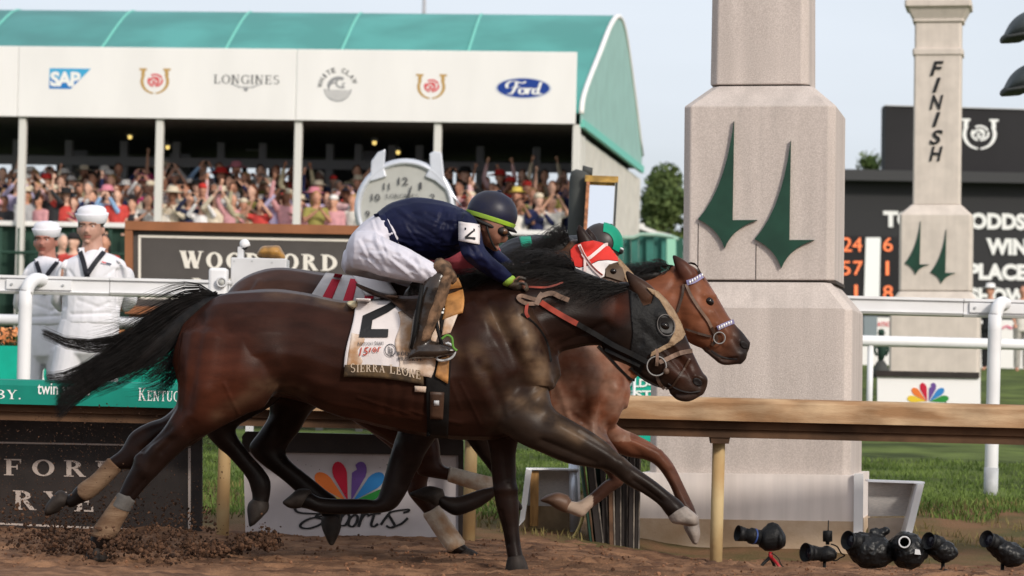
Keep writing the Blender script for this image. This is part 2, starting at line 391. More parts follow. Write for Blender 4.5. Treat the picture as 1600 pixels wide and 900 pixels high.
def serif_letter(ch, T=0.2):
    t = T * 0.42; sv = 0.055; b = S_bar; q = []
    def foot(x, y, w=0.3): q.append([(x - w / 2, y), (x + w / 2, y), (x + w / 2, y + sv), (x - w / 2, y + sv)])
    def stem(x, y0=0, y1=1, f=(1, 1)):
        q.append([(x - T / 2, y0), (x + T / 2, y0), (x + T / 2, y1), (x - T / 2, y1)])
        if f[0]: foot(x, y0, T + 0.2)
        if f[1]: foot(x, y1 - sv, T + 0.2)
    def hb(x0, x1, y, h=t): q.append([(x0, y), (x1, y), (x1, y + h), (x0, y + h)])
    w = 0.8
    if ch in 'OQ': q += S_arc(0.45, 0.5, 0.45, 0.51, 0, 360, T, t, 24); w = 0.9
    elif ch in 'CG':
        q += S_arc(0.45, 0.5, 0.45, 0.51, 42, 318, T, t, 22); w = 0.85
        q.append([(0.76, 0.66), (0.82, 0.66), (0.82, 0.98), (0.76, 0.9)])
        if ch == 'G': stem(0.74, 0.06, 0.42, (0, 1))
    elif ch == 'D': stem(0.17); q += S_arc(0.2, 0.5, 0.65, 0.5, -90, 90, T, t, 16); w = 0.87
    elif ch in 'FE':
        stem(0.17); hb(0.2, 0.66, 1 - t); hb(0.2, 0.52, 0.48); q.append([(0.6, 1), (0.67, 1), (0.67, 0.74), (0.63, 0.74)]); q.append([(0.48, 0.66), (0.53, 0.66), (0.53, 0.36), (0.48, 0.36)]); w = 0.7
        if ch == 'E': hb(0.2, 0.68, 0); q.append([(0.63, 0.28), (0.69, 0.28), (0.7, 0), (0.61, 0)]); w = 0.74
    elif ch in 'RBP':
        stem(0.17); q += S_arc(0.22, 0.74, 0.44, 0.26, -90, 90, T, t, 12); w = 0.78
        hb(0.2, 0.3, 0.48); hb(0.2, 0.3, 1 - t)
        if ch == 'R': q.append(b(0.42, 0.5, 0.72, 0.0, T * 1.05)); foot(0.74, 0, 0.24); w = 0.86
        if ch == 'B': q += S_arc(0.22, 0.27, 0.5, 0.27, -90, 90, T, t, 12); hb(0.2, 0.3, 0)
    elif ch == 'W':
        q += [b(0.14, 1, 0.36, 0, T), b(0.36, 0, 0.56, 0.95, t), b(0.52, 1, 0.76, 0, T), b(0.76, 0, 0.98, 1, t)]; foot(0.15, 1 - sv, 0.34); foot(0.53, 1 - sv, 0.3); foot(0.97, 1 - sv, 0.26); w = 1.12
    elif ch == 'V': q += [b(0.14, 1, 0.44, 0, T), b(0.44, 0, 0.72, 1, t)]; foot(0.15, 1 - sv, 0.34); foot(0.71, 1 - sv, 0.26); w = 0.86
    elif ch == 'A': q += [b(0.1, 0, 0.42, 1, t), b(0.42, 1, 0.74, 0, T)]; hb(0.22, 0.6, 0.3); foot(0.1, 0, 0.26); foot(0.74, 0, 0.32); w = 0.88
    elif ch == 'Y': q += [b(0.12, 1, 0.42, 0.46, T), b(0.42, 0.46, 0.74, 1, t)]; stem(0.42, 0, 0.48, (1, 0)); foot(0.14, 1 - sv, 0.34); foot(0.73, 1 - sv, 0.26); w = 0.86
    elif ch == 'K': stem(0.17); q += [b(0.27, 0.46, 0.68, 1, t), b(0.36, 0.56, 0.74, 0, T)]; foot(0.68, 1 - sv, 0.26); foot(0.74, 0, 0.3); w = 0.9
    elif ch == 'N': stem(0.14, f=(1, 1)); q.append(b(0.14, 1, 0.72, 0, T)); q.append([(0.72 - t / 2, 0), (0.72 + t / 2, 0), (0.72 + t / 2, 1), (0.72 - t / 2, 1)]); foot(0.72, 1 - sv, 0.28); w = 0.9
    elif ch == 'T': stem(0.38, f=(1, 0)); hb(0.02, 0.74, 1 - t); q += [[(0.02, 1), (0.09, 1), (0.07, 0.74), (0.02, 0.74)], [(0.67, 1), (0.74, 1), (0.74, 0.74), (0.69, 0.74)]]; w = 0.76
    elif ch == 'U': stem(0.17, 0.3, 1, (0, 1)); q += S_arc(0.42, 0.32, 0.35, 0.33, 180, 360, T, t, 12); q.append([(0.77 - t, 0.3), (0.77, 0.3), (0.77, 1), (0.77 - t, 1)]); foot(0.74, 1 - sv, 0.26); w = 0.88
    elif ch == 'I': stem(0.17); w = 0.36
    elif ch == 'L': stem(0.17); hb(0.2, 0.66, 0); q.append([(0.61, 0.3), (0.67, 0.3), (0.68, 0), (0.59, 0)]); w = 0.7
    elif ch == 'H': stem(0.17); stem(0.66); hb(0.2, 0.64, 0.48); w = 0.84
    elif ch == 'S': q += S_arc(0.33, 0.74, 0.28, 0.27, 30, 260, T * 0.8, t * 1.1, 12); q += S_arc(0.33, 0.27, 0.31, 0.28, -150, 90, T * 0.8, t * 1.1, 14); w = 0.68
    elif ch == '.': q.append([(0.05, 0), (0.2, 0), (0.2, 0.15), (0.05, 0.15)]); w = 0.25
    elif ch == ' ': w = 0.42
    return q, w
def serif2d(s, T=0.2, gap=0.12, caps=None):
    """caps: the height of the letters after the first of each word (small capitals)"""
    vs, fs = [], []; x = 0; first = True; hs = []
    for ch in s:
        k = 1.0 if (first or caps is None) else caps
        q, w = serif_letter(ch, T)
        for poly in q:
            n = len(vs); vs += [(x + px * k, py * k) for px, py in poly]; fs.append(tuple(range(n, n + len(poly))))
        x += (w + gap) * k; first = ch == ' '
    return norm2d(vs, fs)
def stroke2d(paths, w):
    """brush strokes (lists of points) as quads"""
    vs, fs = [], []
    for p in paths:
        sm = crom(p, 5); n0 = len(vs); n = len(sm)
        for i, (x, y) in enumerate(sm):
            a = sm[max(i - 1, 0)]; b = sm[min(i + 1, n - 1)]; dx, dy = b[0] - a[0], b[1] - a[1]; L = math.hypot(dx, dy) or 1
            k = w * (0.55 + 0.45 * abs(dy) / L) / 2
            vs += [(x - dy / L * k, y + dx / L * k), (x + dy / L * k, y - dx / L * k)]
        fs += [(n0 + 2 * i, n0 + 2 * i + 1, n0 + 2 * i + 3, n0 + 2 * i + 2) for i in range(n - 1)]
    return vs, fs
def print_on(shape, o, u, v, m, parent, name="lettering", lift=None, local=False, kind=None, thick=0.0, label=None):
    """shape: normalised 2-D faces; o,u,v: origin, full width vector, full height vector (3-D)"""
    vs, fs = shape; o, u, v = Vector(o), Vector(u), Vector(v); nrm = u.cross(v).normalized()
    if name == "lettering":
        gs = split_x(shape)
        if len(gs) > 1:
            for g in gs: print_on((vs, g), o, u, v, m, parent, "letter", lift, local, kind, thick, label)
            return None
    b = MB(); 
    for i, f in enumerate(fs):                              # every stroke a hair above the last, so that none share a plane
        z = nrm * (0.00004 * (i % 40)); b.add([o + u * vs[k][0] + v * vs[k][1] + z for k in f], [tuple(range(len(f)))])
        if thick:
            pass
    ob = b.build(name, m, parent, False, local=local, label=label)
    if kind: ob["kind"] = kind
    if thick:
        bm = bmesh.new(); bm.from_mesh(ob.data); bmesh.ops.remove_doubles(bm, verts=bm.verts, dist=1e-6); bm.to_mesh(ob.data); bm.free()
        s = ob.modifiers.new("thick", 'SOLIDIFY'); s.thickness = thick; s.offset = 1
    return ob
def split_x(shape):
    """the letters of a word: groups of faces whose spans across do not meet"""
    vs, fs = shape; iv = sorted(((min(vs[k][0] for k in f), max(vs[k][0] for k in f), i) for i, f in enumerate(fs)))
    gs = []; end = -9
    for lo, hi, i in iv:
        if lo > end + 1e-5: gs.append([])
        gs[-1].append(fs[i]); end = max(end, hi)
    return gs
def disc2d(n=28): return [(0.5 + 0.5 * math.cos(2 * math.pi * i / n), 0.5 + 0.5 * math.sin(2 * math.pi * i / n)) for i in range(n)], [tuple(range(n))]
def emblem(o, u, v, mshoe, mrose, parent, local=False):
    """horseshoe round a rose"""
    for q in (S_arc(0.5, 0.5, 0.46, 0.5, 148, 265, 0.1, 0.06, 12) + [[(0.06, 0.72), (0.17, 0.72), (0.2, 1.0), (0.08, 1.0)], [(0.0, 0.92), (0.24, 0.92), (0.24, 1.0), (0.0, 1.0)]],
              S_arc(0.5, 0.5, 0.46, 0.5, 275, 392, 0.1, 0.06, 12) + [[(0.83, 0.72), (0.94, 0.72), (0.92, 1.0), (0.8, 1.0)], [(0.76, 0.92), (1.0, 0.92), (1.0, 1.0), (0.76, 1.0)]]):
        vs, fs = [], []
        for p in q: fs.append(tuple(range(len(vs), len(vs) + 4))); vs += p
        print_on((vs, fs), o, u, v, mshoe, parent, "horseshoe_half", local=local)
    q = []
    for k, (r, a0) in enumerate(((0.25, 20), (0.25, 150), (0.25, 270), (0.17, 80), (0.17, 220), (0.17, 330), (0.09, 0), (0.09, 170))):
        q += S_arc(0.5 + 0.02 * math.cos(a0), 0.53 + 0.02 * math.sin(a0), r, r, a0, a0 + 105, 0.065, 0.065, 7)
    vs, fs = [], []
    for p in q: fs.append(tuple(range(len(vs), len(vs) + 4))); vs += p
    print_on((vs, fs), Vector(o) + Vector(u).cross(Vector(v)).normalized() * 0.002, u, v, mrose, parent, "rose_print", local=local)
# ================================================================== GROUND
def sheet(name, xs, ys, zf, m, smooth=True):
    b = MB(); nx = len(xs)
    b.add([(x, y, zf(x, y)) for y in ys for x in xs], [(j * nx + i, j * nx + i + 1, (j + 1) * nx + i + 1, (j + 1) * nx + i) for j in range(len(ys) - 1) for i in range(nx - 1)])
    me = b.mesh(name); o = bpy.data.objects.new(name, me); COL.objects.link(o); me.materials.append(m)
    me.polygons.foreach_set("use_smooth", [smooth] * len(me.polygons)); o["kind"] = "structure"
    return o
def frange(a, b, n): return [a + (b - a) * i / (n - 1) for i in range(n)]
from mathutils import noise as mnoise
M_dirt = mat("dirt", (0.105, 0.054, 0.032), 0.95, scale=5, col2=(0.25, 0.135, 0.076), bump=0.9, bscale=60, spec=0.15, detail=8)
M_clod = mat("clod", (0.07, 0.034, 0.02), 0.95, scale=9, col2=(0.27, 0.135, 0.075), bump=0.6, bscale=50, spec=0.15)
M_grass = mat("grass_ground", (0.045, 0.06, 0.018), 0.95, scale=1.3, col2=(0.13, 0.17, 0.045), bump=0.7, bscale=120, spec=0.1, detail=10)
M_bank = mat("bank_ground", (0.17, 0.095, 0.05), 0.95, scale=2.6, col2=(0.085, 0.075, 0.03), bump=0.9, bscale=60, spec=0.1, detail=10)
M_blade = mat("grass_blade", (0.06, 0.10, 0.02), 0.8, scale=2.2, col2=(0.15, 0.21, 0.05), spec=0.2)
M_dry = mat("dry_blade", (0.16, 0.13, 0.05), 0.85, var=0.4, scale=3, spec=0.2)
PRINTS = [(random.uniform(-3, 3), random.uniform(15.4, 18.6), random.uniform(.06, .09)) for _ in range(46)]
def dirt_z(x, y):
    z = ground_z(x, y)
    k = mnoise.fractal(Vector((x * 2.2, y * 2.2, 0)), 0.9, 2.1, 4) * 0.022
    r = abs(mnoise.noise(Vector((x * 11, y * 14, 3)))) * 0.03 + mnoise.noise(Vector((x * 30, y * 30, 8))) * 0.009
    for px_, py_, s_ in PRINTS:
        d2 = ((x - px_) / 1.25) ** 2 + (y - py_) ** 2
        if d2 < 9 * s_ * s_: q = d2 / (s_ * s_); k += -.05 * math.exp(-q) + .022 * math.exp(-(q - 2.2) ** 2)
    k += .006 * math.sin(y * 52 + 3 * mnoise.noise(Vector((x * .6, y * .6, 4))))
    return z + k + r * (0.6 + 0.4 * mnoise.noise(Vector((x * 0.8, y * 3, 5)))) - 0.012
sheet("dirt_track", [-60, -30, -15, -8] + frange(-3.6, 3.6, 300) + [8, 15, 30, 60], [-30, 0, 8, 12, 14.4] + frange(15.0, 19.4, 170), dirt_z, M_dirt)
def turf_z(x, y): return ground_z(x, y) + mnoise.fractal(Vector((x * 1.5, y * 1.5, 2)), 0.9, 2.1, 4) * 0.03 * sstep(19.3, 19.8, y) - .09 * (1 - sstep(18.8, 19.5, y))
sheet("grass_bank", [-60, -30, -15] + frange(-6, 6, 120) + [15, 30, 60], frange(18.8, 22.2, 50), turf_z, M_bank)
sheet("turf", [-900, -300, -60, -30, -15] + frange(-8, 8, 60) + [15, 30, 60, 300, 900], frange(22.2, 26.0, 24) + [28, 32, 38, 45, 60, 90, 200, 500, 1500], lambda x, y: turf_z(x, y), M_grass)
# loose clods on the raked dirt
ICO = bmesh.new(); bmesh.ops.create_icosphere(ICO, subdivisions=1, radius=1.0)
ICO_V = [v.co.copy() for v in ICO.verts]; ICO_F = [tuple(v.index for v in f.verts) for f in ICO.faces]; ICO.free()
def clods(name, spots, m):
    b = MB()
    for p, s in spots:
        q = Quaternion((random.gauss(0, 1), random.gauss(0, 1), random.gauss(0, 1), random.gauss(0, 1))).normalized() if True else None
        sx, sy, sz = s * random.uniform(.6, 1.3), s * random.uniform(.6, 1.3), s * random.uniform(.5, 1.0)
        b.add([Vector(p) + q @ Vector((v.x * sx * random.uniform(.75, 1.2), v.y * sy * random.uniform(.75, 1.2), v.z * sz)) for v in ICO_V], ICO_F)
    me = b.mesh(name); o = bpy.data.objects.new(name, me); COL.objects.link(o); me.materials.append(m); o["kind"] = "stuff"
    return o
sp = []
for i in range(9000):
    y = random.uniform(15.2, 19.3); x = random.uniform(-3.3, 3.3); s = 0.002 + 0.010 * random.random() ** 5
    sp.append(((x, y, dirt_z(x, y) + s * 0.3), s))
clods("loose_dirt", sp, M_clod)
# dirt thrown up by the hooves
sp = []
def spray(cx, cy, D, rx, ry, n, s0, s1, power=1.0, yd=0.25):
    for i in range(n):
        a = random.uniform(0, 6.283); r = random.random() ** power
        p = P(cx + rx * r * math.cos(a), cy + ry * r * math.sin(a), D + random.gauss(0, yd))
        sp.append((p, random.uniform(s0, s1) if random.random() < .8 else s1 * 1.3))
for k in range(44): spray(190 + random.gauss(0, 46), 858 + random.gauss(0, 15), 16.0, 20, 13, 22, .003, .011)
for k in range(26): spray(110 + random.gauss(0, 45), 862 + random.gauss(0, 14), 16.3, 30, 14, 18, .003, .010)
for k in range(34):
    t = random.random(); spray(285 + 135 * t, 868 - 12 * t - random.random() * 26 * t, 16.6, 20, 13, 24, .003, .011)
for k in range(70): spray(random.uniform(-10, 330), 835 + random.gauss(0, 24), 16.9, 30, 24, 12, .002, .008)
spray(420, 845, 16.6, 24, 16, 220, .003, .010)
spray(410, 838, 16.6, 50, 36, 60, .002, .005)
spray(290, 850, 16.4, 24, 26, 200, .002, .008)
spray(160, 740, 17.5, 190, 110, 1500, .0012, .0036, .7, .7)
spray(140, 810, 17.0, 190, 48, 1100, .0015, .006, .8, .5)
spray(520, 690, 17.5, 230, 120, 120, .0012, .0026, .7, .5)
for i in range(1300):                                   # a fine mist of grains hanging before the dark board
    sp.append((P(random.uniform(-10, 330), random.uniform(640, 840), random.uniform(16.8, 18.9)), random.uniform(.0011, .0024)))
clods("flying_dirt", sp, mat("flying_soil", (0.028, 0.016, 0.011), 0.95, scale=9, col2=(0.12, 0.062, 0.036), bump=0.6, bscale=50, spec=0.15))
# grass blades on the near turf and the bank
def blades(name, n, x0, x1, y0, y1, h0, h1, m, keep=None):
    b = MB(); k = 0
    while k < n:
        x, y = random.uniform(x0, x1), random.uniform(y0, y1); k += 1
        if keep and not keep(x, y): continue
        z = turf_z(x, y) - .01; h = random.uniform(h0, h1); a = random.uniform(0, 6.283); w = random.uniform(.003, .006)
        dx, dy = math.cos(a), math.sin(a); lx, ly = random.gauss(0, .35) * h, random.gauss(0, .35) * h
        b.add([(x - dx * w, y - dy * w, z), (x + dx * w, y + dy * w, z), (x + lx * .4 + dx * w * .7, y + ly * .4 + dy * w * .7, z + h * .6), (x + lx * .4 - dx * w * .7, y + ly * .4 - dy * w * .7, z + h * .6), (x + lx, y + ly, z + h)], [(0, 1, 2, 3), (3, 2, 4)])
    me = b.mesh(name); o = bpy.data.objects.new(name, me); COL.objects.link(o); me.materials.append(m); o["kind"] = "stuff"
def patchy(x, y):
    if (.6 < x < 2.35 and y < 20.0) or (y < 20.0 and 0 < x < .7): return False
    if x < .3: return mnoise.noise(Vector((x * 1.7, y * 1.7, 9))) + sstep(19.8, 20.7, y) > .36
    return mnoise.noise(Vector((x * 1.9, y * 1.5, 9))) + 1.1 * sstep(20.4, 22.3, y) > .52
blades("grass", 30000, -3.2, 3.9, 19.5, 22.4, .03, .07, M_blade, patchy)
blades("grass", 26000, -3.6, 4.4, 22.0, 25.5, .03, .05, M_blade)
blades("dry_grass", 9000, -3.2, 3.9, 19.4, 22.2, .03, .08, M_dry, lambda x, y: not (.6 < x < 2.35 and y < 20.0) and mnoise.noise(Vector((x * 2, y * 2, 30))) > 0.05)

# ================================================================== DIRT RAIL
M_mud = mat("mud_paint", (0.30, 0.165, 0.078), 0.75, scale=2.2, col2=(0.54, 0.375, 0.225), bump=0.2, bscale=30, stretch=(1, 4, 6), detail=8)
M_mudshade = mat("mud_and_shade", (0.085, 0.045, 0.024), 0.85, var=0.4, scale=4, bump=0.3)  # mud colour darkened to hold the shade under the rail's overhang
stain(M_mud, .7, (2, 8, 3), 2.0)
M_post = mat("mud_post", (0.38, 0.235, 0.10), 0.7, scale=2.6, col2=(0.5, 0.38, 0.2), bump=0.2, bscale=40)
M_teal = mat("teal_vinyl", (0.0, 0.20, 0.145), 0.55, var=0.12, scale=4)
M_white = mat("white_paint", (0.72, 0.72, 0.73), 0.45, var=0.05, scale=3)
M_print_w = mat("white_print", (0.80, 0.80, 0.78), 0.6)
M_print_k = mat("black_print", (0.012, 0.012, 0.013), 0.6)
RD = 18.75
rz = lambda py, D=RD: P(800, py, D).z
rail = thing("running_rail", "low mud-stained wooden running rail on round posts beside the dirt track", "rail", (0, 19.0, 0))
z0, z1, z2 = rz(649.5), rz(613), rz(676)
def extr(prof, x0, x1):
    b = MB(); b.prism([(x0, y, z) for y, z in prof], (x1 - x0, 0, 0)); return b
XL = P(285, 640, RD).x
# rounded top board: one length inside the banner, one bare
for a, c, nm in ((-9.0, XL - 0.004, "top_board"), (XL, 9.0, "top_board")):
    o = extr([(RD, z0), (RD, z1 - .03), (RD + .012, z1 - .008), (RD + .04, z1), (RD + .30, z1 - .01), (RD + .34, z1 - .05), (RD + .34, z0 + .05), (RD + .06, z0 + .012)], a, c).build(nm, M_mud, rail)
o = extr([(RD + .10, z2), (RD + .10, z2 + .045), (RD + .075, z2 + .05), (RD + .075, z0 + .006), (RD + .30, z0 + .03), (RD + .30, z2)], -9.0, 9.0).build("lower_board", M_mudshade, rail)
o = extr([(RD - .004, z0 - .004), (RD - .004, z1 - .03), (RD + .01, z1), (RD + .04, z1 + .006), (RD + .1, z1 + .004), (RD + .1, z1 + .002), (RD + .04, z1 + .003), (RD + .012, z1 - .006), (RD - .001, z1 - .032), (RD - .001, z0 - .004)], -9.0, XL).build("banner", M_teal, rail)
def rprint(s2, xa, xb, ya, yb, m=M_print_w, D=RD - .006):
    A = P(xa, yb, D); B = P(xb, yb + 0.0245 * (xb - xa), D); Cc = P(xa, ya, D)
    print_on(s2, A, (B.x - A.x, 0, 0), (0, 0, Cc.z - A.z), m, o)
rprint(serif2d("KENTUCKY DERBY.", .17, .12, .8), -215, 32, 600, 618)
rprint(text2d("twin spires", .012), 58, 140, 598, 622)
rprint(serif2d("KENTUCKY", .17, .12, .8), 216, 302, 606, 626)
for px, pyb in ((352, 848), (737, 858), (1124, 888), (-40, 840), (1900, 915)):
    t = P(px, 660, 18.98); bt = P(px, pyb, 18.98)
    b = MB(); b.tube([(t.x, 18.98, ground_z(t.x, 18.98) - .15), (t.x, 18.98, z2 + .02)], .037, 16); b.build("post", M_post, rail, True)
    b = MB(); b.prism([(t.x - .065, RD + .11, z2 + .05), (t.x + .065, RD + .11, z2 + .05), (t.x + .05, RD + .11, z2 - .035), (t.x - .05, RD + .11, z2 - .035)], (0, .16, 0)); b.build("bracket", M_mudshade, rail)

# ================================================================== WHITE RAILS
def tuft_pipe(pts, r, n=12):
    b = MB(); b.tube(pts, r, n); return b
WD = 23.0
wr = thing("white_rail", "white metal rail with bent pipe posts in front of the two sailors", "rail", (0, WD, ground_z(0, WD)))
wz = lambda py: P(800, py, WD).z
zt, zb_ = wz(449.5), wz(478)
for k, (xa, xb) in enumerate(((-12, P(172, 440, WD).x), (P(172, 440, WD).x + .004, P(1505, 440, WD).x), (P(1505, 440, WD).x + .004, 12))):
    g = 0.006 if k == 1 else 0.0
    b = MB(); b.prism([(xa, WD - .03, zb_ + g), (xa, WD - .045, zb_ + .018 + g), (xa, WD - .03, zb_ + .022), (xa, WD - .03, zt - .022), (xa, WD - .05, zt - .018), (xa, WD - .05, zt), (xa, WD + .06, zt + .004), (xa, WD + .06, zb_)], (xb - xa, 0, 0))
    b.build("rail_length", M_white, wr)
for px in (45, 1548):
    t = P(px, 448, WD)
    b = MB(); xp = P(px - 2, 600, WD).x; zg = ground_z(xp, WD) - .1
    pts = [(xp, WD - .19, zg), (xp, WD - .19, zt - .22), (xp + .004, WD - .185, zt - .13), (xp + .02, WD - .165, zt - .065), (xp + .05, WD - .12, zt - .03), (xp + .075, WD - .07, zt - .028), (xp + .09, WD - .03, zt - .03)]
    b.tube(crom(pts, 4), .047, 16); b.build("bent_post", M_white, wr, True)
    M_steel = mat("grey_steel", (0.42, 0.43, 0.44), 0.5, var=0.15)
    if px > 800:
        b = MB(); b.tube([(xp, WD - .19, zg), (xp, WD - .19, zg + .28)], .05, 14); b.build("ground_sleeve", M_steel, wr, True)
    b = MB(); b.box(xp - .16, xp + .30, WD - .05, WD - .032, zt - .098, zt - .028); b.build("clamp_plate", M_white, wr, bevel=.004)
    for dx in (-.12, .24):
        b = MB(); b.tube([(xp + dx, WD - .062, zt - .062), (xp + dx, WD - .05, zt - .062)], .009, 8); b.build("bolt", M_steel, wr)
ID = 30.0
ir = thing("white_rail", "second white round rail running further back across the turf", "rail", (0, ID, ground_z(0, ID)))
zr = P(800, 519, ID).z
b = MB(); b.tube([(-14, ID, zr), (14, ID, zr)], .05, 14); b.build("rail_length", M_white, ir, True)
for px in (1360, 150, 560, 960, -240, 1760):
    x = P(px, 560, ID).x; b = MB(); b.tube([(x, ID, ground_z(x, ID) - .1), (x, ID, zr - .03)], .028, 10); b.build("post", M_white, ir, True)

# ================================================================== STONE PILLARS
M_conc = mat("pebbled_concrete", (0.49, 0.425, 0.385), 0.9, scale=130, col2=(0.60, 0.53, 0.485), bump=0.45, bscale=260, spec=0.2, detail=8)
M_conc2 = mat("smooth_concrete", (0.60, 0.53, 0.47), 0.9, var=0.05, scale=7, bump=0.2, bscale=120, spec=0.2)
stain(M_conc2, .93)
M_ply = mat("white_ply", (0.70, 0.62, 0.57), 0.7, scale=1.6, col2=(0.78, 0.71, 0.67), bump=0.1)
M_plymud = mat("muddy_ply", (0.42, 0.29, 0.18), 0.85, scale=3.4, col2=(0.58, 0.45, 0.33), bump=0.3, bscale=40, detail=8)
stain(M_conc, .85, (5, 5, .5)); stain(M_ply, .88)
M_green = mat("green_metal", (0.010, 0.045, 0.028), 0.5, var=0.15, scale=6)
M_joint = mat("dark_joint", (0.05, 0.04, 0.035), 0.95)
def chamf(cx, cy, hw, hd, ch, z): return [(cx - hw + ch, cy - hd, z), (cx + hw - ch, cy - hd, z), (cx + hw, cy - hd + ch, z), (cx + hw, cy + hd - ch, z), (cx + hw - ch, cy + hd, z), (cx - hw + ch, cy + hd, z), (cx - hw, cy + hd - ch, z), (cx - hw, cy - hd + ch, z)]
def stack(secs):
    """secs: (half width, half depth, chamfer, z) from below upwards, in the pillar's own axes"""
    b = MB(); rings = [chamf(0, 0, w, d, c, z) for w, d, c, z in secs]; n = 8
    b.add([q for g in rings for q in g], [(i * n + k, i * n + (k + 1) % n, (i + 1) * n + (k + 1) % n, (i + 1) * n + k) for i in range(len(rings) - 1) for k in range(n)] + [tuple(range(n))[::-1], tuple((len(rings) - 1) * n + k for k in range(n))])
    return b
PD = 20.05                                            # front face of the great pillar
pc = P(1186, 600, PD); YAW = R(-9.5); HD = 0.48
proot = (pc.x + math.sin(-YAW) * 0 + HD * math.sin(-YAW), PD + HD * math.cos(YAW), 0)
pil = thing("stone_pillar", "large pale stone pillar with two green pointed emblems just behind the dirt rail", "pillar", proot, (0, R(-0.85), YAW))
def pz(py): return P(1186, py, PD).z
s = F / PD
HW = lambda px: px / 2 / s
c = 0.045
def P_off(px): return (px - 1186) / s                 # sideways shift in the pillar's axes
def block(name, secs, m, dx=0.0, bev=.008):
    b = stack(secs); b.v = [v + Vector((dx, 0, 0)) for v in b.v]
    return b.build(name, m, pil, local=True, bevel=bev)
zz = lambda py: pz(py + 9)
block("plinth", [(HW(338), HD + .16, .004, zz(900)), (HW(338), HD + .16, .004, zz(731))], M_ply, P_off(1177), 0)
block("plinth_mud_board", [(HW(338) + .008, HD + .17, .004, zz(905)), (HW(338) + .008, HD + .17, .004, zz(802))], M_plymud, P_off(1177), 0)
block("base_block", [(HW(314), HD + .1, c, zz(733)), (HW(314), HD + .1, c, zz(474)), (HW(242), HD + .01, c, zz(432))], M_conc, P_off(1178))
block("middle_block", [(HW(238), HD, c, zz(428.5)), (HW(238), HD, c, zz(156)), (HW(158), HD - .17, c, zz(121))], M_conc, P_off(1186))
block("joint", [(HW(232), HD - .02, c, zz(433)), (HW(232), HD - .02, c, zz(428))], M_joint, P_off(1191), 0)
block("joint", [(HW(150), HD - .2, c, zz(122)), (HW(150), HD - .2, c, zz(117))], M_joint, P_off(1184), 0)
block("shaft", [(HW(156), HD - .17, c, zz(118.5)), (HW(150), HD - .19, c, zz(-230))], M_conc, P_off(1181))
for px, pa, pb in ((1092, 340, 428), (1183, 372, 428)):
    b = MB(); b.box(P_off(px) - .002, P_off(px) + .002, -HD - .003, -HD + .01, zz(pb), zz(pa)); b.build("joint", M_joint, pil, local=True)
for px in (1356,):
    b = MB(); b.box(P_off(px) - .055, P_off(px) + .0, -HD - .20, -HD - .168, zz(905), zz(728)); b.build("corner_trim", M_white, pil, local=True)
def arrow(T, Rr, B, L, IN, y, scale, zf, xf, thick, par):
    def curve(a, bpt, bow, n=7):
        out = []
        mx, my = (a[0] + bpt[0]) / 2 + bow[0], (a[1] + bpt[1]) / 2 + bow[1]
        for i in range(n + 1):
            t = i / n; out.append((lerp(lerp(a[0], mx, t), lerp(mx, bpt[0], t), t), lerp(lerp(a[1], my, t), lerp(my, bpt[1], t), t)))
        return out
    pts = [T, IN] + [Rr] + curve(Rr, B, (-14 * scale, -9 * scale))[1:] + curve(B, L, (11 * scale, -8 * scale))[1:] + curve(L, T, (15 * scale, 30 * scale))[1:-1]
    b = MB(); b.prism([(xf(x), y, zf(yy)) for x, yy in pts], (0, thick, 0))
    me = b.mesh("emblem"); bm = bmesh.new(); bm.from_mesh(me); bmesh.ops.triangulate(bm, faces=[f for f in bm.faces if len(f.verts) > 4]); bmesh.ops.recalc_face_normals(bm, faces=bm.faces); bm.to_mesh(me); bm.free()
    return link("emblem", me, M_green, par, False, local=True)
arrow((1147, 180), (1185, 335), (1134, 379), (1092, 334), (1146, 335), -HD - .028, 1, zz, P_off, .027, pil)
arrow((1236, 211), (1274, 366), (1223, 410), (1181, 365), (1235, 366), -HD - .028, 1, zz, P_off, .027, pil)

# the smaller pillar behind, marked FINISH
FD = 40.0; s2 = F / FD; FYAW = R(-9.5)
fc = P(1464, 600, FD)
fin = thing("stone_pillar", "slender pale stone pillar with FINISH in black letters down its shaft", "pillar", (fc.x + .03, FD + .4, ground_z(0, FD)), (0, R(-.8), FYAW))
fz = lambda py: P(1464, py, FD).z - ground_z(0, FD)
fx = lambda px: (px - 1464) / s2
FH = .36; hw = lambda px: px / 2 / s2
def fblock(name, secs, m=M_conc2): return stack(secs).build(name, m, fin, local=True, bevel=.01)
fblock("base_block", [(hw(140), FH + .1, .03, -.3), (hw(140), FH + .1, .03, fz(475)), (hw(112), FH, .03, fz(455))])
fblock("middle_block", [(hw(113), FH, .03, fz(454)), (hw(113), FH, .03, fz(335)), (hw(77), FH - .13, .03, fz(318))])
fblock("shaft", [(hw(74), FH - .13, .02, fz(318)), (hw(74), FH - .13, .02, fz(82))])
fblock("band", [(hw(79), FH - .11, .02, fz(83)), (hw(79), FH - .11, .02, fz(73))])
fblock("neck", [(hw(73), FH - .14, .02, fz(74)), (hw(73), FH - .14, .02, fz(30))])
fblock("cornice", [(hw(80), FH - .11, .02, fz(31)), (hw(80), FH - .11, .02, fz(26)), (hw(96), FH - .04, .02, fz(10)), (hw(104), FH, .02, fz(8)), (hw(104), FH, .02, fz(-2)), (hw(90), FH - .06, .02, fz(-4)), (hw(84), FH - .08, .02, fz(-60))])
for ch, yc in zip("FINISH", (104, 130, 157, 184, 212, 238)):
    w = .6 if ch == "I" else 1.0
    print_on(text2d(ch, .02, .28), (fx(1463 - 10.5 * w), -FH + .125, fz(yc + 12)), (21 * w / s2, 0, 0), (0, 0, 23 / s2), M_print_k, fin, "letter", local=True, thick=.012)
arrow((1441, 345), (1455, 413), (1434, 429), (1417, 411), (1440, 413), -FH - .02, .42, fz, fx, .03, fin)
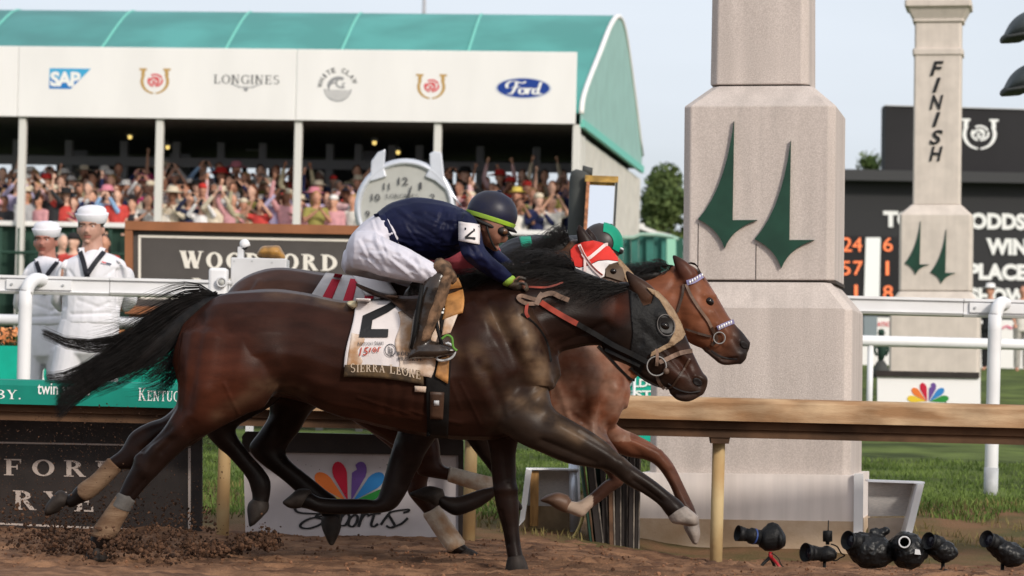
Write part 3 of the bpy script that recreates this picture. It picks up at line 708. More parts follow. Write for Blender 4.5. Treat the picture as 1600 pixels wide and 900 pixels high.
arrow((1481, 358), (1496, 426), (1474, 443), (1457, 425), (1480, 426), -FH - .02, .42, fz, fx, .03, fin)
# ================================================================== HOSPITALITY TENT
M_canvas = mat("white_vinyl", (0.80, 0.78, 0.76), 0.55, var=0.03, scale=1.2, bump=.5, bscale=1.3, stretch=(1, 1, .35))
M_roof = mat("teal_canvas", (0.085, 0.33, 0.305), 0.5, var=0.14, scale=.7, bump=1.0, bscale=.9)
M_seam = mat("teal_seam", (0.16, 0.52, 0.43), 0.55)
M_dark = mat("tent_interior", (0.11, 0.105, 0.115), 0.9, var=0.2)
M_darkg = mat("dark_green_wall", (0.02, 0.05, 0.035), 0.8, var=0.3, scale=2)
M_alu = mat("tent_frame", (0.66, 0.64, 0.60), 0.5)
M_grayp = mat("grey_frame", (0.36, 0.36, 0.38), 0.6)
TD = 58.0; TYAW = R(-7.6)
e0 = P(903, 400, TD)
TZ = 1.5
tent = thing("tent", "long hospitality tent with teal barrel roof and white fascia above the crowd", "tent", (e0.x, TD, TZ), (0, 0, TYAW))
TM = ROOT[tent.name]; TI = TM.inverted()
def tp(px, py, yl=0.0):
    """the point of the tent's own plane y=yl that the photo pixel shows, in the tent's axes"""
    o = TI @ CAM; d = (TI.to_3x3() @ (P(px, py, 50.0) - CAM)); t = (yl - o.y) / d.y
    return o + d * t
ZF0, ZF1 = tp(450, 188).z, tp(450, 77).z                  # fascia
X0, X1 = tp(-120, 100).x, tp(902, 100).x
bx = [X0, tp(29.5, 120).x, tp(464, 120).x, X1]
for a, c_ in zip(bx, bx[1:]):
    b = MB(); b.box(a + .004, c_ - .004, -.05, 0, ZF0, ZF1); b.build("fascia_panel", M_canvas, tent, local=True, bevel=.008)
ROOFD = 11.5
prof = [(0.03, 4.30), (.2, 4.58), (1.1, 5.0), (2.75, 5.65), (4.25, 6.26), (5.4, 6.62), (6.3, 6.74), (7.0, 6.66), (7.75, 6.42), (9.4, 5.6), (ROOFD, 4.42)]
prof = crom(prof, 3)
RX = X1 + .06
b = MB(); b.add([(x, y, z) for x in (X0 - 6, RX) for y, z in prof], [(i, i + 1, len(prof) + i + 1, len(prof) + i) for i in range(len(prof) - 1)])
o = b.build("roof_canvas", M_roof, tent, True, local=True); q = o.modifiers.new("thick", 'SOLIDIFY'); q.thickness = .02
for px in (135, 335, 523, 728, -60):
    x = tp(px, 40, .6).x
    b = MB(); b.tube([(x - .03 * k, y, z + .012) for k, (y, z) in enumerate(prof[:22])], .03, 6); b.build("roof_seam", M_seam, tent, True, local=True)
# gable of translucent canvas
M_gable = mat("pale_teal_canvas", (0.34, 0.55, 0.50), 0.6, var=0.06, scale=2)
def translucent(m, f):
    n = m.node_tree.nodes; l = m.node_tree.links; t = n.new("ShaderNodeBsdfTranslucent"); x = n.new("ShaderNodeMixShader"); x.inputs[0].default_value = f
    pb = n["Principled BSDF"]; t.inputs["Color"].default_value = pb.inputs["Base Color"].default_value
    l.new(pb.outputs[0], x.inputs[1]); l.new(t.outputs[0], x.inputs[2]); l.new(x.outputs[0], n["Material Output"].inputs["Surface"])
translucent(M_gable, .15); translucent(M_roof, .15)
gp = [(y, z) for y, z in prof]
zb0, zb1 = ZF0 + .02, ZF0 - .12
for k, (ya, yb) in enumerate(((0.0, 4.2), (4.2, ROOFD))):
    poly = [(y, z) for y, z in gp if ya <= y <= yb]
    def zat(y):
        for (a, za), (c_, zc) in zip(gp, gp[1:]):
            if a <= y <= c_: return lerp(za, zc, (y - a) / (c_ - a))
        return gp[-1][1]
    poly = [(ya + .003, max(zat(max(ya, .03)), zb0 + .2))] + poly + [(yb - .003, zat(min(yb, ROOFD)))]
    pts = [(RX + .02, y, z) for y, z in poly] + [(RX + .02, yb - .003, zb1 + .1), (RX + .02, ya + .003, zb0)]
    b = MB(); b.prism(pts, (.02, 0, 0)); b.build("gable_canvas", M_gable, tent, local=True)
b = MB(); b.tube([(RX + .03, y, z) for y, z in prof], .05, 6); b.build("gable_edge", M_canvas, tent, True, local=True)
b = MB(); b.bar((RX + .05, .02, zb0), (RX + .05, ROOFD, zb1 + .12), .08, .14); b.build("gable_hem", M_seam, tent, local=True)
# posts under the fascia
ZFL = tp(300, 352).z                                     # top of the crowd's parapet
for px in (32.5, 247, 464, 682, 899):
    x = tp(px, 260).x; b = MB(); b.box(x - .065, x + .065, .02, .15, 0, ZF0 - .004); b.build("post", M_alu, tent, local=True, bevel=.01)
# platform, ceiling, rear wall with its openings
PL = ZFL - 1.5
b = MB(); b.box(X0 - 6, X1, .3, ROOFD, PL - .2, PL); b.build("platform", M_darkg, tent, local=True)
b = MB(); b.box(X0 - 6, X1, .2, ROOFD, ZF0 + .02, ZF0 + .08); b.build("ceiling", M_dark, tent, local=True)
BW = 9.5
zo0, zo1 = tp(400, 292, BW).z, tp(400, 250, BW).z
opens = [(-200, 18), (38, 88), (315, 345), (358, 378), (385, 420), (436, 452), (695, 713), (722, 748), (757, 783), (790, 814), (820, 838), (852, 892)]
ox = [(tp(a, 260, BW).x, tp(c_, 260, BW).x) for a, c_ in opens]
last = X0 - 6
for a, c_ in ox + [(X1, X1)]:
    if a > last:
        b = MB(); b.box(last, a, BW, BW + .1, zo0, zo1); b.build("wall_panel", M_dark, tent, local=True)
    last = c_
b = MB(); b.box(X0 - 6, X1, BW, BW + .1, zo1 + .002, ZF0); b.build("wall_panel", M_dark, tent, local=True)
b = MB(); b.box(X0 - 6, X1, BW, BW + .1, PL + .004, zo0 - .002); b.build("wall_panel", M_dark, tent, local=True)
for px in (25, 107, 193, 275, 345, 410, 515, 560, 612, 655, 750, 838):
    x = tp(px, 230, 5.5).x; b = MB(); b.box(x - .07, x + .07, 5.5, 5.65, PL + .004, ZF0); b.build("inner_post", M_grayp, tent, local=True)
b = MB(); b.box(X0 - 6, X1, 5.4, 5.5, ZF0 - .5, ZF0 - .32); b.build("inner_beam", M_grayp, tent, local=True)
for px, a, c_ in ((120, 235, 275), (280, 240, 275), (400, 195, 235), (580, 230, 260), (880, 190, 240)):
    A = tp(px - 16, c_, 7.5); Bq = tp(px + 16, a, 7.5); b = MB(); b.box(A.x, Bq.x, 7.5, 7.6, A.z, Bq.z); b.build("wall_screen", M_grayp, tent, local=True)
# side wall towards the right
M_slat = mat("cream_boarding", (0.62, 0.58, 0.52), 0.7, var=0.08, scale=3)
yw = 1.2; k = 0
while yw < ROOFD:
    b = MB(); b.box(X1 - .02, X1 + .02 - .004 * (k % 2), yw, yw + .83, 0.4, ZF0 - .14 - .02 * (yw / ROOFD)); b.build("side_board", M_slat, tent, local=True); yw += .84; k += 1
for y in (.55, .95):
    b = MB(); b.box(X1 - .08, X1 + .05, y, y + .14, 0, ZF0 - .14); b.build("post", M_alu, tent, local=True)
# parapet in front of the crowd
b = MB(); b.box(X0 - 6, X1 - .05, .16, .28, ZFL - .06, ZFL + .03); b.build("parapet_cap", M_canvas, tent, local=True, bevel=.01)
b = MB(); b.box(X0 - 6, X1 - .05, .30, .34, 0, ZFL - .06); b.build("parapet_wall", M_darkg, tent, local=True)
b = MB(); b.tube([(X0 - 6, .02, ZFL - .55), (X1 - .1, .02, ZFL - .55)], .03, 8); b.build("parapet_rail", M_darkg, tent, True, local=True)
for k in range(34):
    x = X0 + .5 + k * .34
    if x > X1 - .3: break
    b = MB(); b.tube([(x, .02, 0), (x, .02, ZFL - .1)], .035 if k % 3 == 0 else .02, 8); b.build("baluster", M_darkg, tent, True, local=True)
# prints on the fascia
def tprint(shape, xa, xb, ya, yb, m, name="lettering", lift=.054, par=tent):
    A = tp(xa, yb + 0.0, 0); xm = (xa + xb) / 2
    A = tp(xa, yb - .02 * (xb - xa) / 2 * 0, 0); Bq = tp(xb, yb + .018 * (xb - xa), 0); Cq = tp(xa, ya, 0)
    print_on(shape, (A.x, -lift, A.z), (Bq.x - A.x, 0, 0), (0, 0, Cq.z - A.z), m, par, name, local=True)
M_blue = mat("blue_print", (0.015, 0.18, 0.50), 0.6)
M_lblue = mat("light_blue_print", (0.05, 0.36, 0.62), 0.6)
M_navy = mat("dark_blue_print", (0.01, 0.045, 0.26), 0.5)
M_silver = mat("silver_print", (0.55, 0.58, 0.65), 0.5)
M_gold = mat("gold_print", (0.48, 0.30, 0.10), 0.6)
M_rose = mat("rose_print_red", (0.66, 0.10, 0.11), 0.6)
M_ink = mat("grey_ink", (0.06, 0.06, 0.065), 0.6)
M_ink2 = mat("pale_ink", (0.28, 0.28, 0.29), 0.6)
tprint(([(0, .5), (.76, .5), (1, 1), (0, 1)], [(0, 1, 2, 3)]), 78, 142.5, 107, 139, M_lblue, "logo_print", .053)
tprint(([(0, 0), (.52, 0), (.76, .5), (0, .5)], [(0, 1, 2, 3)]), 78, 142.5, 107, 139, M_blue, "logo_print", .0532)
tprint(text2d("SAP", .045, 0, .88), 79.5, 127, 112, 135.5, M_print_w, "lettering", .056)
def temblem(xa, xb, ya, yb):
    A = tp(xa, yb); Bq = tp(xb, yb); Cq = tp(xa, ya)
    emblem((A.x, -.054, A.z), (Bq.x - A.x, 0, 0), (0, 0, Cq.z - A.z), M_gold, M_rose, tent, local=True)
temblem(218, 267, 107, 147); temblem(650, 698, 116, 155)
tprint(serif2d("LONGINES", .15, .14), 335, 437, 117, 131, M_ink)
tprint(stroke2d([[(0, 1), (.2, .7), (.42, .62), (.5, .45)], [(1, 1), (.8, .7), (.58, .62), (.5, .45)], [(.12, .85), (.3, .5), (.46, .4)], [(.88, .85), (.7, .5), (.54, .4)], [(.46, .4), (.5, 0), (.54, .4)], [(.44, .3), (.56, .3)]], .07), 361, 409, 131, 143, M_ink2, "wing_print")
# arched words round a wave
def arch_text(s_, cx, cy, r, a0, a1, h):
    vs, fs = [], []; n = len(s_)
    for i, ch in enumerate(s_):
        if ch == ' ': continue
        t, f = text2d(ch, .02); a = R(lerp(a0, a1, i / (n - 1))); w = h * (.35 if ch == 'I' else 1.0 if ch == 'W' else .78); k = len(vs)
        for x, y in t:
            xx, yy = (x - .5) * w, r + y * h
            vs.append((cx + xx * math.sin(a) + yy * math.cos(a), cy - xx * math.cos(a) + yy * math.sin(a)))
        fs += [tuple(k + j for j in q) for q in f]
    return vs, fs
tprint(arch_text("WHITE CLAW", .5, .42, .46, 172, 22, .15), 502, 554, 107, 159, M_ink)
q = S_arc(.5, .42, .42, .42, 185, 355, .03, .03, 16)
for k in range(7): q.append([(.12 + .03 * k, .36 - .05 * k), (.9 - .04 * k, .33 - .05 * k), (.9 - .04 * k, .31 - .05 * k), (.12 + .03 * k, .34 - .05 * k)])
q += S_arc(.52, .46, .34, .30, 60, 185, .1, .1, 10) + S_arc(.62, .56, .2, .16, 120, 300, .05, .05, 8) + S_arc(.44, .4, .24, .2, 80, 190, .05, .05, 8) + S_arc(.72, .5, .1, .08, 90, 260, .04, .04, 6)
vs, fs = [], []
for p in q: fs.append(tuple(range(len(vs), len(vs) + 4))); vs += p
tprint((vs, fs), 502, 554, 107, 159, M_ink2, "wave_print")
tprint(disc2d(), 774, 862, 121, 154.5, M_silver, "logo_print", .052)
tprint(disc2d(), 777, 859, 122.5, 152.5, M_navy, "logo_print", .0532)
ford = [[(.02, .5), (.0, .75), (.12, .98), (.3, .95), (.46, .86), (.54, .98)], [(.3, .95), (.24, .5), (.14, .1), (.04, .12)], [(.14, .52), (.3, .56), (.4, .6)],
        [(.46, .48), (.38, .4), (.38, .16), (.46, .08), (.54, .2), (.54, .4), (.46, .48), (.6, .5)], [(.6, .5), (.62, .3), (.6, .08)], [(.62, .34), (.68, .5), (.74, .46)],
        [(.9, .44), (.8, .46), (.76, .2), (.82, .08), (.9, .2)], [(.99, .95), (.93, .5), (.9, .15), (.96, .08), (1, .16)]]
tprint(stroke2d(ford, .085), 792, 846, 127, 149, M_print_w, "lettering", .0545)
# hanging lamps under the canopy
M_lamp = mat("lamp_glass", (1.0, 0.72, 0.22), 0.4, emit=.9)
for i, (px, py) in enumerate(((203, 214), (262, 230), (585, 223), (622, 238))):
    w = TM @ tp(px, py, 4.0 + .6 * (i % 2))
    t = thing("hanging_lamp", ["small glowing amber lamp hanging just left of the second tent post", "small glowing amber lamp hanging just right of the second tent post", "small glowing amber lamp above the watch's left lug, higher of the pair", "small glowing amber lamp above the watch between its lugs, lower of the pair"][i], "lamp", tuple(w), group="amber lamps under the tent canopy")
    b = MB(); b.ball(w, (.042, .042, .045), 10, 6); b.build("bulb", M_lamp, t, True)
    b = MB(); b.lathe(w + Vector((0, 0, .03)), [(.09, 0), (.06, .05), (.02, .09)], (0, 0, 1), 10); b.build("shade", M_grayp, t, True)
    b = MB(); b.tube([w + Vector((0, 0, .1)), (w.x, w.y, TZ + ZF0)], .006, 5); b.build("cord", M_grayp, t)

# tall pole behind the roof
lx = P(663, 0, 90); b = MB(); b.tube([(lx.x, 90, 1.5), (lx.x, 90, lx.z + 3)], .05, 8)
tag(b.build("lamp_pole", M_grayp, None, True), "thin dark pole rising behind the teal tent roof", "pole")
# ================================================================== BOARDS UNDER THE RAIL
M_bboard = mat("black_board", (0.022, 0.016, 0.014), 0.55, var=0.3, scale=5, bump=0.1)
M_sign_w = mat("shaded_white_board", (0.42, 0.38, 0.385), 0.7, scale=2, col2=(0.56, 0.52, 0.525))  # white toned down: the shade lying on the board is in its colour
M_letter_t = mat("tan_print", (0.42, 0.35, 0.31), 0.6)
def pquad(m, pts, D, name, mm, par, thick=.02):
    b = MB(); b.prism([P(x, y, D) for x, y in pts], (0, thick, 0)); return b.build(name, mm, par)
def pprint(shape, xa, xb, ya, yb, D, m, par, name="lettering", thick=0.0, slope=0.0):
    """print on an upright board at D: box xa..xb, ya (top)..yb (bottom) at its left edge"""
    A = P(xa, yb, D); B = P(xb, yb + slope * (xb - xa), D); C_ = P(xa, ya, D)
    return print_on(shape, A, B - A, (C_ - A), m, par, name, thick=thick)
SD = 19.25
bb = thing("advertising_board", "black board with tan letters FORD and RYE under the rail behind flying dirt", "sign", P(150, 835, SD))
pquad(0, [(-60, 655), (316, 662), (316, 842), (-60, 834)], SD, "board", M_bboard, bb, .03)
for pts in ([(-60, 689), (298, 696), (298, 698.5), (-60, 691.5)], [(-60, 814), (294, 830), (298, 833), (-60, 817)], [(294, 700), (298, 700), (298, 830), (294, 829)]):
    pquad(0, pts, SD - .004, "border_line", M_letter_t, bb, .003)
pprint(serif2d("WOODFORD", .2, .42), -204, 183, 712, 738, SD - .006, M_letter_t, bb, slope=.022)
pprint(serif2d("RYE", .2, .3), 20, 146, 766, 796, SD - .006, M_letter_t, bb, slope=.03)
nb = thing("advertising_board", "white board with a six-colour feather fan and the word Sports, black top edge", "sign", P(550, 860, SD))
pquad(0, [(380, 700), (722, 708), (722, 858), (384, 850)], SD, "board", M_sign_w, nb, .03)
pquad(0, [(378, 682), (384, 674), (720, 682), (724, 690), (724, 712), (379, 706)], SD - .04, "top_edge", M_bboard, nb, .09)
pquad(0, [(716, 712), (724, 712), (724, 858), (716, 857)], SD - .02, "side_edge", M_bboard, nb, .06)
def feather(n=9):
    pts = [(0, 0)]
    for i in range(n + 1):
        a = R(-10 + 200 * i / n); pts.append((.30 * math.cos(a), .72 + .28 * math.sin(a)))
    return pts
FEA = [("yellow", (0.72, 0.50, 0.03)), ("orange", (0.72, 0.17, 0.03)), ("red", (0.50, 0.008, 0.035)), ("purple", (0.13, 0.06, 0.26)), ("blue", (0.025, 0.20, 0.50)), ("green", (0.02, 0.23, 0.035))]
def fan(cx, cy, L, D, par):
    for k, (nm, c_) in enumerate(FEA):
        a = R([-80, -48, -16, 16, 48, 80][k]); m = mat(nm + "_feather_print", c_, .6)
        ox = [-6, -5, -2.5, 2.5, 5, 6][k] * L / 62; pts = []
        for x, y in feather():
            if k == 3 and x < -.2 and y > .7 and y < .86: x += .16            # the notch in the purple feather
            X, Y = x * .58 * L, y * L
            pts.append((cx + ox + X * math.cos(a) + Y * math.sin(a), cy + X * math.sin(a) - Y * math.cos(a)))
        b = MB(); b.prism([P(x, y, D - .0004 * k) for x, y in pts], (0, .003, 0)); b.build("feather_print", m, par)
fan(546, 783, 64, SD - .006, nb)
def sk(pts, ox=350, oy=600, q=3.0): return [(ox + x / q, oy + y / q) for x, y in pts]
spo = [sk([(510, 585), (470, 600), (430, 622), (470, 640), (440, 664), (395, 677), (362, 672), (362, 655), (400, 632), (470, 618)]), sk([(330, 578), (345, 600), (400, 607), (500, 606)]),
       sk([(556, 604), (540, 660), (528, 715)]), sk([(550, 625), (575, 604), (588, 625), (570, 660), (545, 664)]),
       sk([(612, 612), (590, 632), (584, 660), (604, 668), (622, 648), (626, 622), (612, 612)]), sk([(650, 606), (640, 640), (630, 670)]), sk([(642, 636), (660, 612), (676, 612), (680, 622)]),
       sk([(712, 585), (700, 625), (690, 660), (704, 668), (722, 655)]), sk([(684, 612), (735, 606)]),
       sk([(735, 660), (770, 612), (790, 598), (860, 588), (864, 596), (840, 604)]), sk([(770, 612), (788, 640), (800, 666), (780, 674), (760, 664)]), sk([(780, 674), (830, 656), (862, 628)])]
for i0, i1 in ((0, 2), (2, 4), (4, 5), (5, 7), (7, 9), (9, 12)):
    vs, fs = stroke2d(spo[i0:i1], 4.6); b = MB()
    for i, f in enumerate(fs): b.add([P(vs[k][0], vs[k][1], SD - .006 - .00004 * (i % 40 + i0)) for k in f], [(0, 1, 2, 3)])
    b.build("letter", M_print_k, nb)

# second feather board at the foot of the FINISH pillar
D2 = 33.0
n2 = thing("advertising_board", "small white board with feather fan in front of the FINISH pillar's foot", "sign", P(1450, 650, D2))
pquad(0, [(1371, 586), (1532, 590), (1532, 660), (1371, 656)], D2, "board", mat("clean_white_board", (.8, .78, .77), .6), n2, .05)
pquad(0, [(1369, 579), (1530, 582), (1530, 591), (1369, 588)], D2 - .03, "top_edge", M_bboard, n2, .09)
fan(1450, 627, 30, D2 - .006, n2)
vs, fs = stroke2d([[(1450, 633), (1425, 630), (1408, 636), (1430, 640), (1415, 650)], [(1478, 628), (1474, 640)], [(1484, 632), (1496, 633)]], 2.4)
b = MB(); b.add([P(x, y, D2 - .006) for x, y in vs], fs); b.build("lettering", M_print_k, n2)

# ================================================================== LARGE BROWN SIGN BEHIND THE SAILORS
WDp = 33.0
M_frame = mat("brown_frame", (0.27, 0.105, 0.045), 0.55, var=0.12, scale=3)
M_wboard = mat("charcoal_board", (0.075, 0.066, 0.062), 0.7, var=0.08, scale=3)
M_cream = mat("cream_letter", (0.74, 0.69, 0.62), 0.6)
ws = thing("sign", "large charcoal sign in a brown frame with cream serif letters WOODFORD RESERVE", "sign", P(400, 620, WDp))
sl = .0205
def wq(x0, x1, y0, y1, D, nm, m, th=.05, par=None): return pquad(0, [(x0, y0 + sl * (x0 - 195)), (x1, y0 + sl * (x1 - 195)), (x1, y1 + sl * (x1 - 195)), (x0, y1 + sl * (x0 - 195))], D, nm, m, par or ws, th)
wq(206, 650, 358, 478, WDp + .02, "board", M_wboard, .08)
wq(195, 660, 345, 359, WDp - .06, "frame_board", M_frame, .16); wq(195, 207, 359.4, 490, WDp - .05, "frame_board", M_frame, .15); wq(195, 660, 478, 490, WDp - .055, "frame_board", M_frame, .15); wq(650, 662, 345, 490, WDp - .052, "frame_board", M_frame, .15)
for q in ((216, 640, 366.5, 370.5), (216, 220, 370.9, 466), (216, 640, 462, 466.5), (636, 640, 370.9, 462)): wq(*q, WDp + .014, "border_line", M_cream, .004)
def wprint(s_, xa, xb, ya, yb): pprint(s_, xa, xb, ya + sl * (xa - 195), yb + sl * (xa - 195), WDp + .012, M_cream, ws, "lettering", 0.0, sl)
wprint(serif2d("W", .24), 280, 318, 390, 417); wprint(serif2d("OODFORD", .25, .20, 1), 322, 527, 391, 417)
wprint(serif2d("RESERVE", .22, .20), 300, 470, 432, 456)
for px in (215, 640): 
    p = P(px, 480, WDp + .1); b = MB(); b.box(p.x - .08, p.x + .08, WDp + .1, WDp + .2, ground_z(0, WDp) - .1, p.z); b.build("leg", M_frame, ws)

# ================================================================== GIANT WATCH
CLD = 36.0
M_steelw = mat("brushed_silver", (0.58, 0.60, 0.65), 0.3, 0.35, var=0.06, scale=3)
M_dial = mat("watch_dial", (0.40, 0.40, 0.375), 0.6, var=0.04)
wc = thing("giant_watch", "giant silver watch model with white dial behind the navy jockey", "clock", P(632, 640, CLD))
k = CLD / F
cc = P(633, 327, CLD)
b = MB(); b.lathe(cc, [(78 * k, 42 * k), (80 * k, 25 * k), (80 * k, 8 * k), (78 * k, -2 * k), (73 * k, -5 * k), (70 * k, -3 * k), (69 * k, 4 * k), (.001, 4.2 * k)], (0, 1, 0), 48); b.build("case", M_steelw, wc, True)
b = MB(); b.lathe(cc + Vector((0, 1.5 * k, 0)), [(.001, 0), (69.3 * k, 0), (69.3 * k, 2 * k)], (0, 1, 0), 48); b.build("dial", M_dial, wc)
for pts in ([(578, 284), (580, 252), (590, 238), (602, 233), (600, 262), (604, 276)], [(664, 276), (672, 262), (671, 240), (678, 236), (690, 238), (694, 276), (706, 300), (722, 322), (700, 300), (680, 283)]):
    b = MB(); b.prism([P(x, y, CLD - .03) for x, y in pts], (0, 22 * k, 0)); b.build("lug", M_steelw, wc, bevel=.012)
def cprint(s_, xa, xb, ya, yb, m=M_ink): pprint(s_, xa, xb, ya, yb, CLD - 2 * k, m, wc, "numeral")
for t, xa, xb, ya, yb in (("12", 622, 638, 277, 289), ("11", 599, 609, 286, 297), ("1", 655, 659, 285, 296), ("10", 580, 594, 303, 314), ("9", 571, 578, 329, 340), ("2", 672, 680, 303, 314), ("3", 688, 695, 329, 340)): cprint(text2d(t, .012), xa, xb, ya, yb)
pprint(serif2d("LONGINES", .15, .14), 603, 654, 303, 310, CLD - 2 * k, M_ink, wc)
for a, b_, w in (((633, 327), (643, 291), 2.2), ((633, 327), (612, 318), 3)):
    A, B2 = P(*a, CLD - 3 * k), P(*b_, CLD - 3 * k); m_ = MB(); m_.bar(A, B2, w * k, w * k * .4, (0, 1, 0)); m_.build("hand", M_ink, wc)
p = P(633, 405, CLD); b = MB(); b.box(p.x - .12, p.x + .12, CLD + .05, CLD + .25, ground_z(0, CLD) - .1, p.z); b.build("stand", M_steelw, wc)

# ================================================================== MIRROR, CAMERA BOX, FLOODLIGHTS
MD = 26.0
M_charc = mat("charcoal_post", (0.055, 0.058, 0.055), 0.8, var=0.1)
q = P(905, 320, MD); km = MD / F
mp = thing("post", "thick dark grey rounded-top post left of the gold-edged mirror", "post", (q.x, MD, ground_z(0, MD)))
top = P(909, 267, MD).z
b = MB(); b.tube([(q.x - .02, MD, ground_z(0, MD) - .1), (P(906, 300, MD).x, MD, top - .06), (P(907, 300, MD).x, MD, top - .02), (P(908, 300, MD).x, MD, top)], [.085, .085, .078, .05], 18); b.build("shaft", M_charc, mp, True)
b = MB(); b.tube([(P(909, 300, MD).x, MD, top + .0), (P(925, 300, MD).x, MD, top - .005)], [.045, .03], 10); b.build("cap", M_charc, mp, True)
mr_ = thing("mirror", "upright white-shining mirror edged with gold tape beside a dark post", "mirror", (P(940, 300, MD).x, MD - .1, ground_z(0, MD)))
M_mirror = mat("mirror_glass", (0.92, 0.94, 0.96), 0.06, 1.0)
mq = [(921, 283), (961, 285), (955, 400), (914, 398)]
tilt = [.0, .0, -.26, -.26]
pp = [P(x, y, MD - .12 + t) for (x, y), t in zip(mq, tilt)]
b = MB(); b.prism(pp, (0, .02, 0)); b.build("glass", M_mirror, mr_)
M_goldt = mat("gold_tape", (0.42, 0.25, 0.06), 0.45, var=0.35, scale=14, bump=0.4)
M_copper = mat("copper_tape", (0.30, 0.12, 0.05), 0.5, var=0.4, scale=30)
ctr = sum(pp, Vector()) / 4
def edgebar(a, b_, w, m, nm="frame_edge"):
    b = MB(); b.bar(a, b_, w, .05, (0, 1, 0)); return b.build(nm, m, mr_, bevel=.004)
edgebar(P(914, 279, MD - .13), P(966, 281, MD - .13), .052, M_goldt); edgebar(P(963.5, 284, MD - .125), P(957, 402, MD - .39), .018, M_charc); edgebar(P(919, 283, MD - .125), P(912, 402, MD - .39), .028, M_copper)
b = MB(); b.prism([p + Vector((0, .021, 0)) for p in pp], (0, .03, 0)); b.build("backing", M_charc, mr_)
b = MB(); b.bar(P(936, 400, MD - .14), Vector((P(936, 400, MD).x, MD - .1, ground_z(0, MD) - .1)), .06, .06); b.build("stand", M_charc, mr_)

BD = 22.3; kb = BD / F
M_boxw = mat("pale_grey_enamel", (0.56, 0.56, 0.57), 0.45, var=0.05, scale=4)
eb = thing("camera_box", "pale grey equipment box standing at the white rail", "equipment box", (P(402, 400, BD).x, BD, ground_z(0, BD)))
a, c_ = P(361, 402, BD), P(446, 480, BD)
b = MB(); b.box(a.x, c_.x, BD, BD + .3, c_.z, a.z); b.build("case", M_boxw, eb, bevel=.008)
for px, py in ((366, 408), (394, 408), (425, 410), (440, 440), (366, 452)):
    p = P(px, py, BD); b = MB(); b.tube([(p.x, BD - .004, p.z), (p.x, BD + .01, p.z)], .006, 8); b.build("screw", M_steel, eb)
b = MB(); b.box(P(398, 0, BD).x, P(410, 0, BD).x, BD + .1, BD + .16, ground_z(0, BD) - .1, c_.z); b.build("leg", M_boxw, eb)
jb = thing("junction_box", "small white junction box with round glass window on the white rail", "equipment box", (P(340, 440, BD - .05).x, BD - .05, P(340, 462, BD).z))
a, c_ = P(326, 418, BD - .1), P(354, 464, BD - .1)
b = MB(); b.box(a.x, c_.x, BD - .1, BD + .06, c_.z, a.z); b.build("case", M_white, jb, bevel=.02)
ci = P(346, 441, BD - .13)
b = MB(); b.lathe(ci, [(8.5 * kb, .03), (8.5 * kb, 0), (6.2 * kb, -.004), (5.6 * kb, .006), (.001, .008)], (0, 1, 0), 20); b.build("bezel", M_boxw, jb, True)
b = MB(); b.lathe(ci + Vector((0, -.001, 0)), [(.001, 0), (4.6 * kb, 0), (4.6 * kb, .006)], (0, 1, 0), 16); b.build("glass", M_dial, jb, True)
b = MB(); b.tube([P(354, 441, BD - .06), P(361, 443, BD - .02)], .016, 10); b.build("cable_gland", M_boxw, jb, True)
dc = thing("dome_camera", "small white dome camera standing on the pale grey equipment box", "camera", P(385, 402, BD + .12))
b = MB(); b.box(P(379, 0, BD).x, P(388.5, 0, BD).x, BD + .08, BD + .16, P(0, 402, BD).z - .045, P(385, 385, BD).z); b.build("stem", M_boxw, dc, bevel=.006)
cm = P(384, 383, BD + .1)
b = MB()
b.lathe(cm + Vector((-.004, 0, -.004)), [(8.2 * kb, -.01), (8.2 * kb, .012), (7.2 * kb, .028), (4.6 * kb, .042), (.001, .047)], (-.35, -.1, 1), 18); b.build("hood", M_white, dc, True)
b = MB(); b.ball(cm + Vector((-.008, -.008, -.012)), 5.4 * kb, 12, 8); b.build("lens_dome", M_print_k, dc, True)
bl = thing("leather_cover", "tan brown leather padded cover lying on the equipment box", "cover", P(424, 404, BD + .1))
M_tan = mat("tan_leather", (0.30, 0.155, 0.04), 0.4, var=0.35, scale=16, bump=0.2)
sp_ = Soup(); sp_.loft(BD + .12, [(403, 402, 404, 392, 14), (409, 404, 410, 385, 24), (424, 405, 424, 383.5, 26), (438, 406, 436, 384, 24), (444, 405, 441, 391, 14)], (1, 1, 1))
link("pad", sp_.melt("pad", .006, 2), M_tan, bl, True)
b = MB(); b.box(P(410, 0, BD).x, P(430, 0, BD).x, BD + .05, BD + .2, P(420, 408, BD).z, P(420, 404, BD).z); b.build("strap_plate", M_boxw, bl)
b = MB(); b.box(P(432, 0, BD).x, P(442, 0, BD).x, BD + .02, BD + .1, P(437, 409, BD).z, P(437, 404, BD).z); b.build("buckle", M_white, bl)

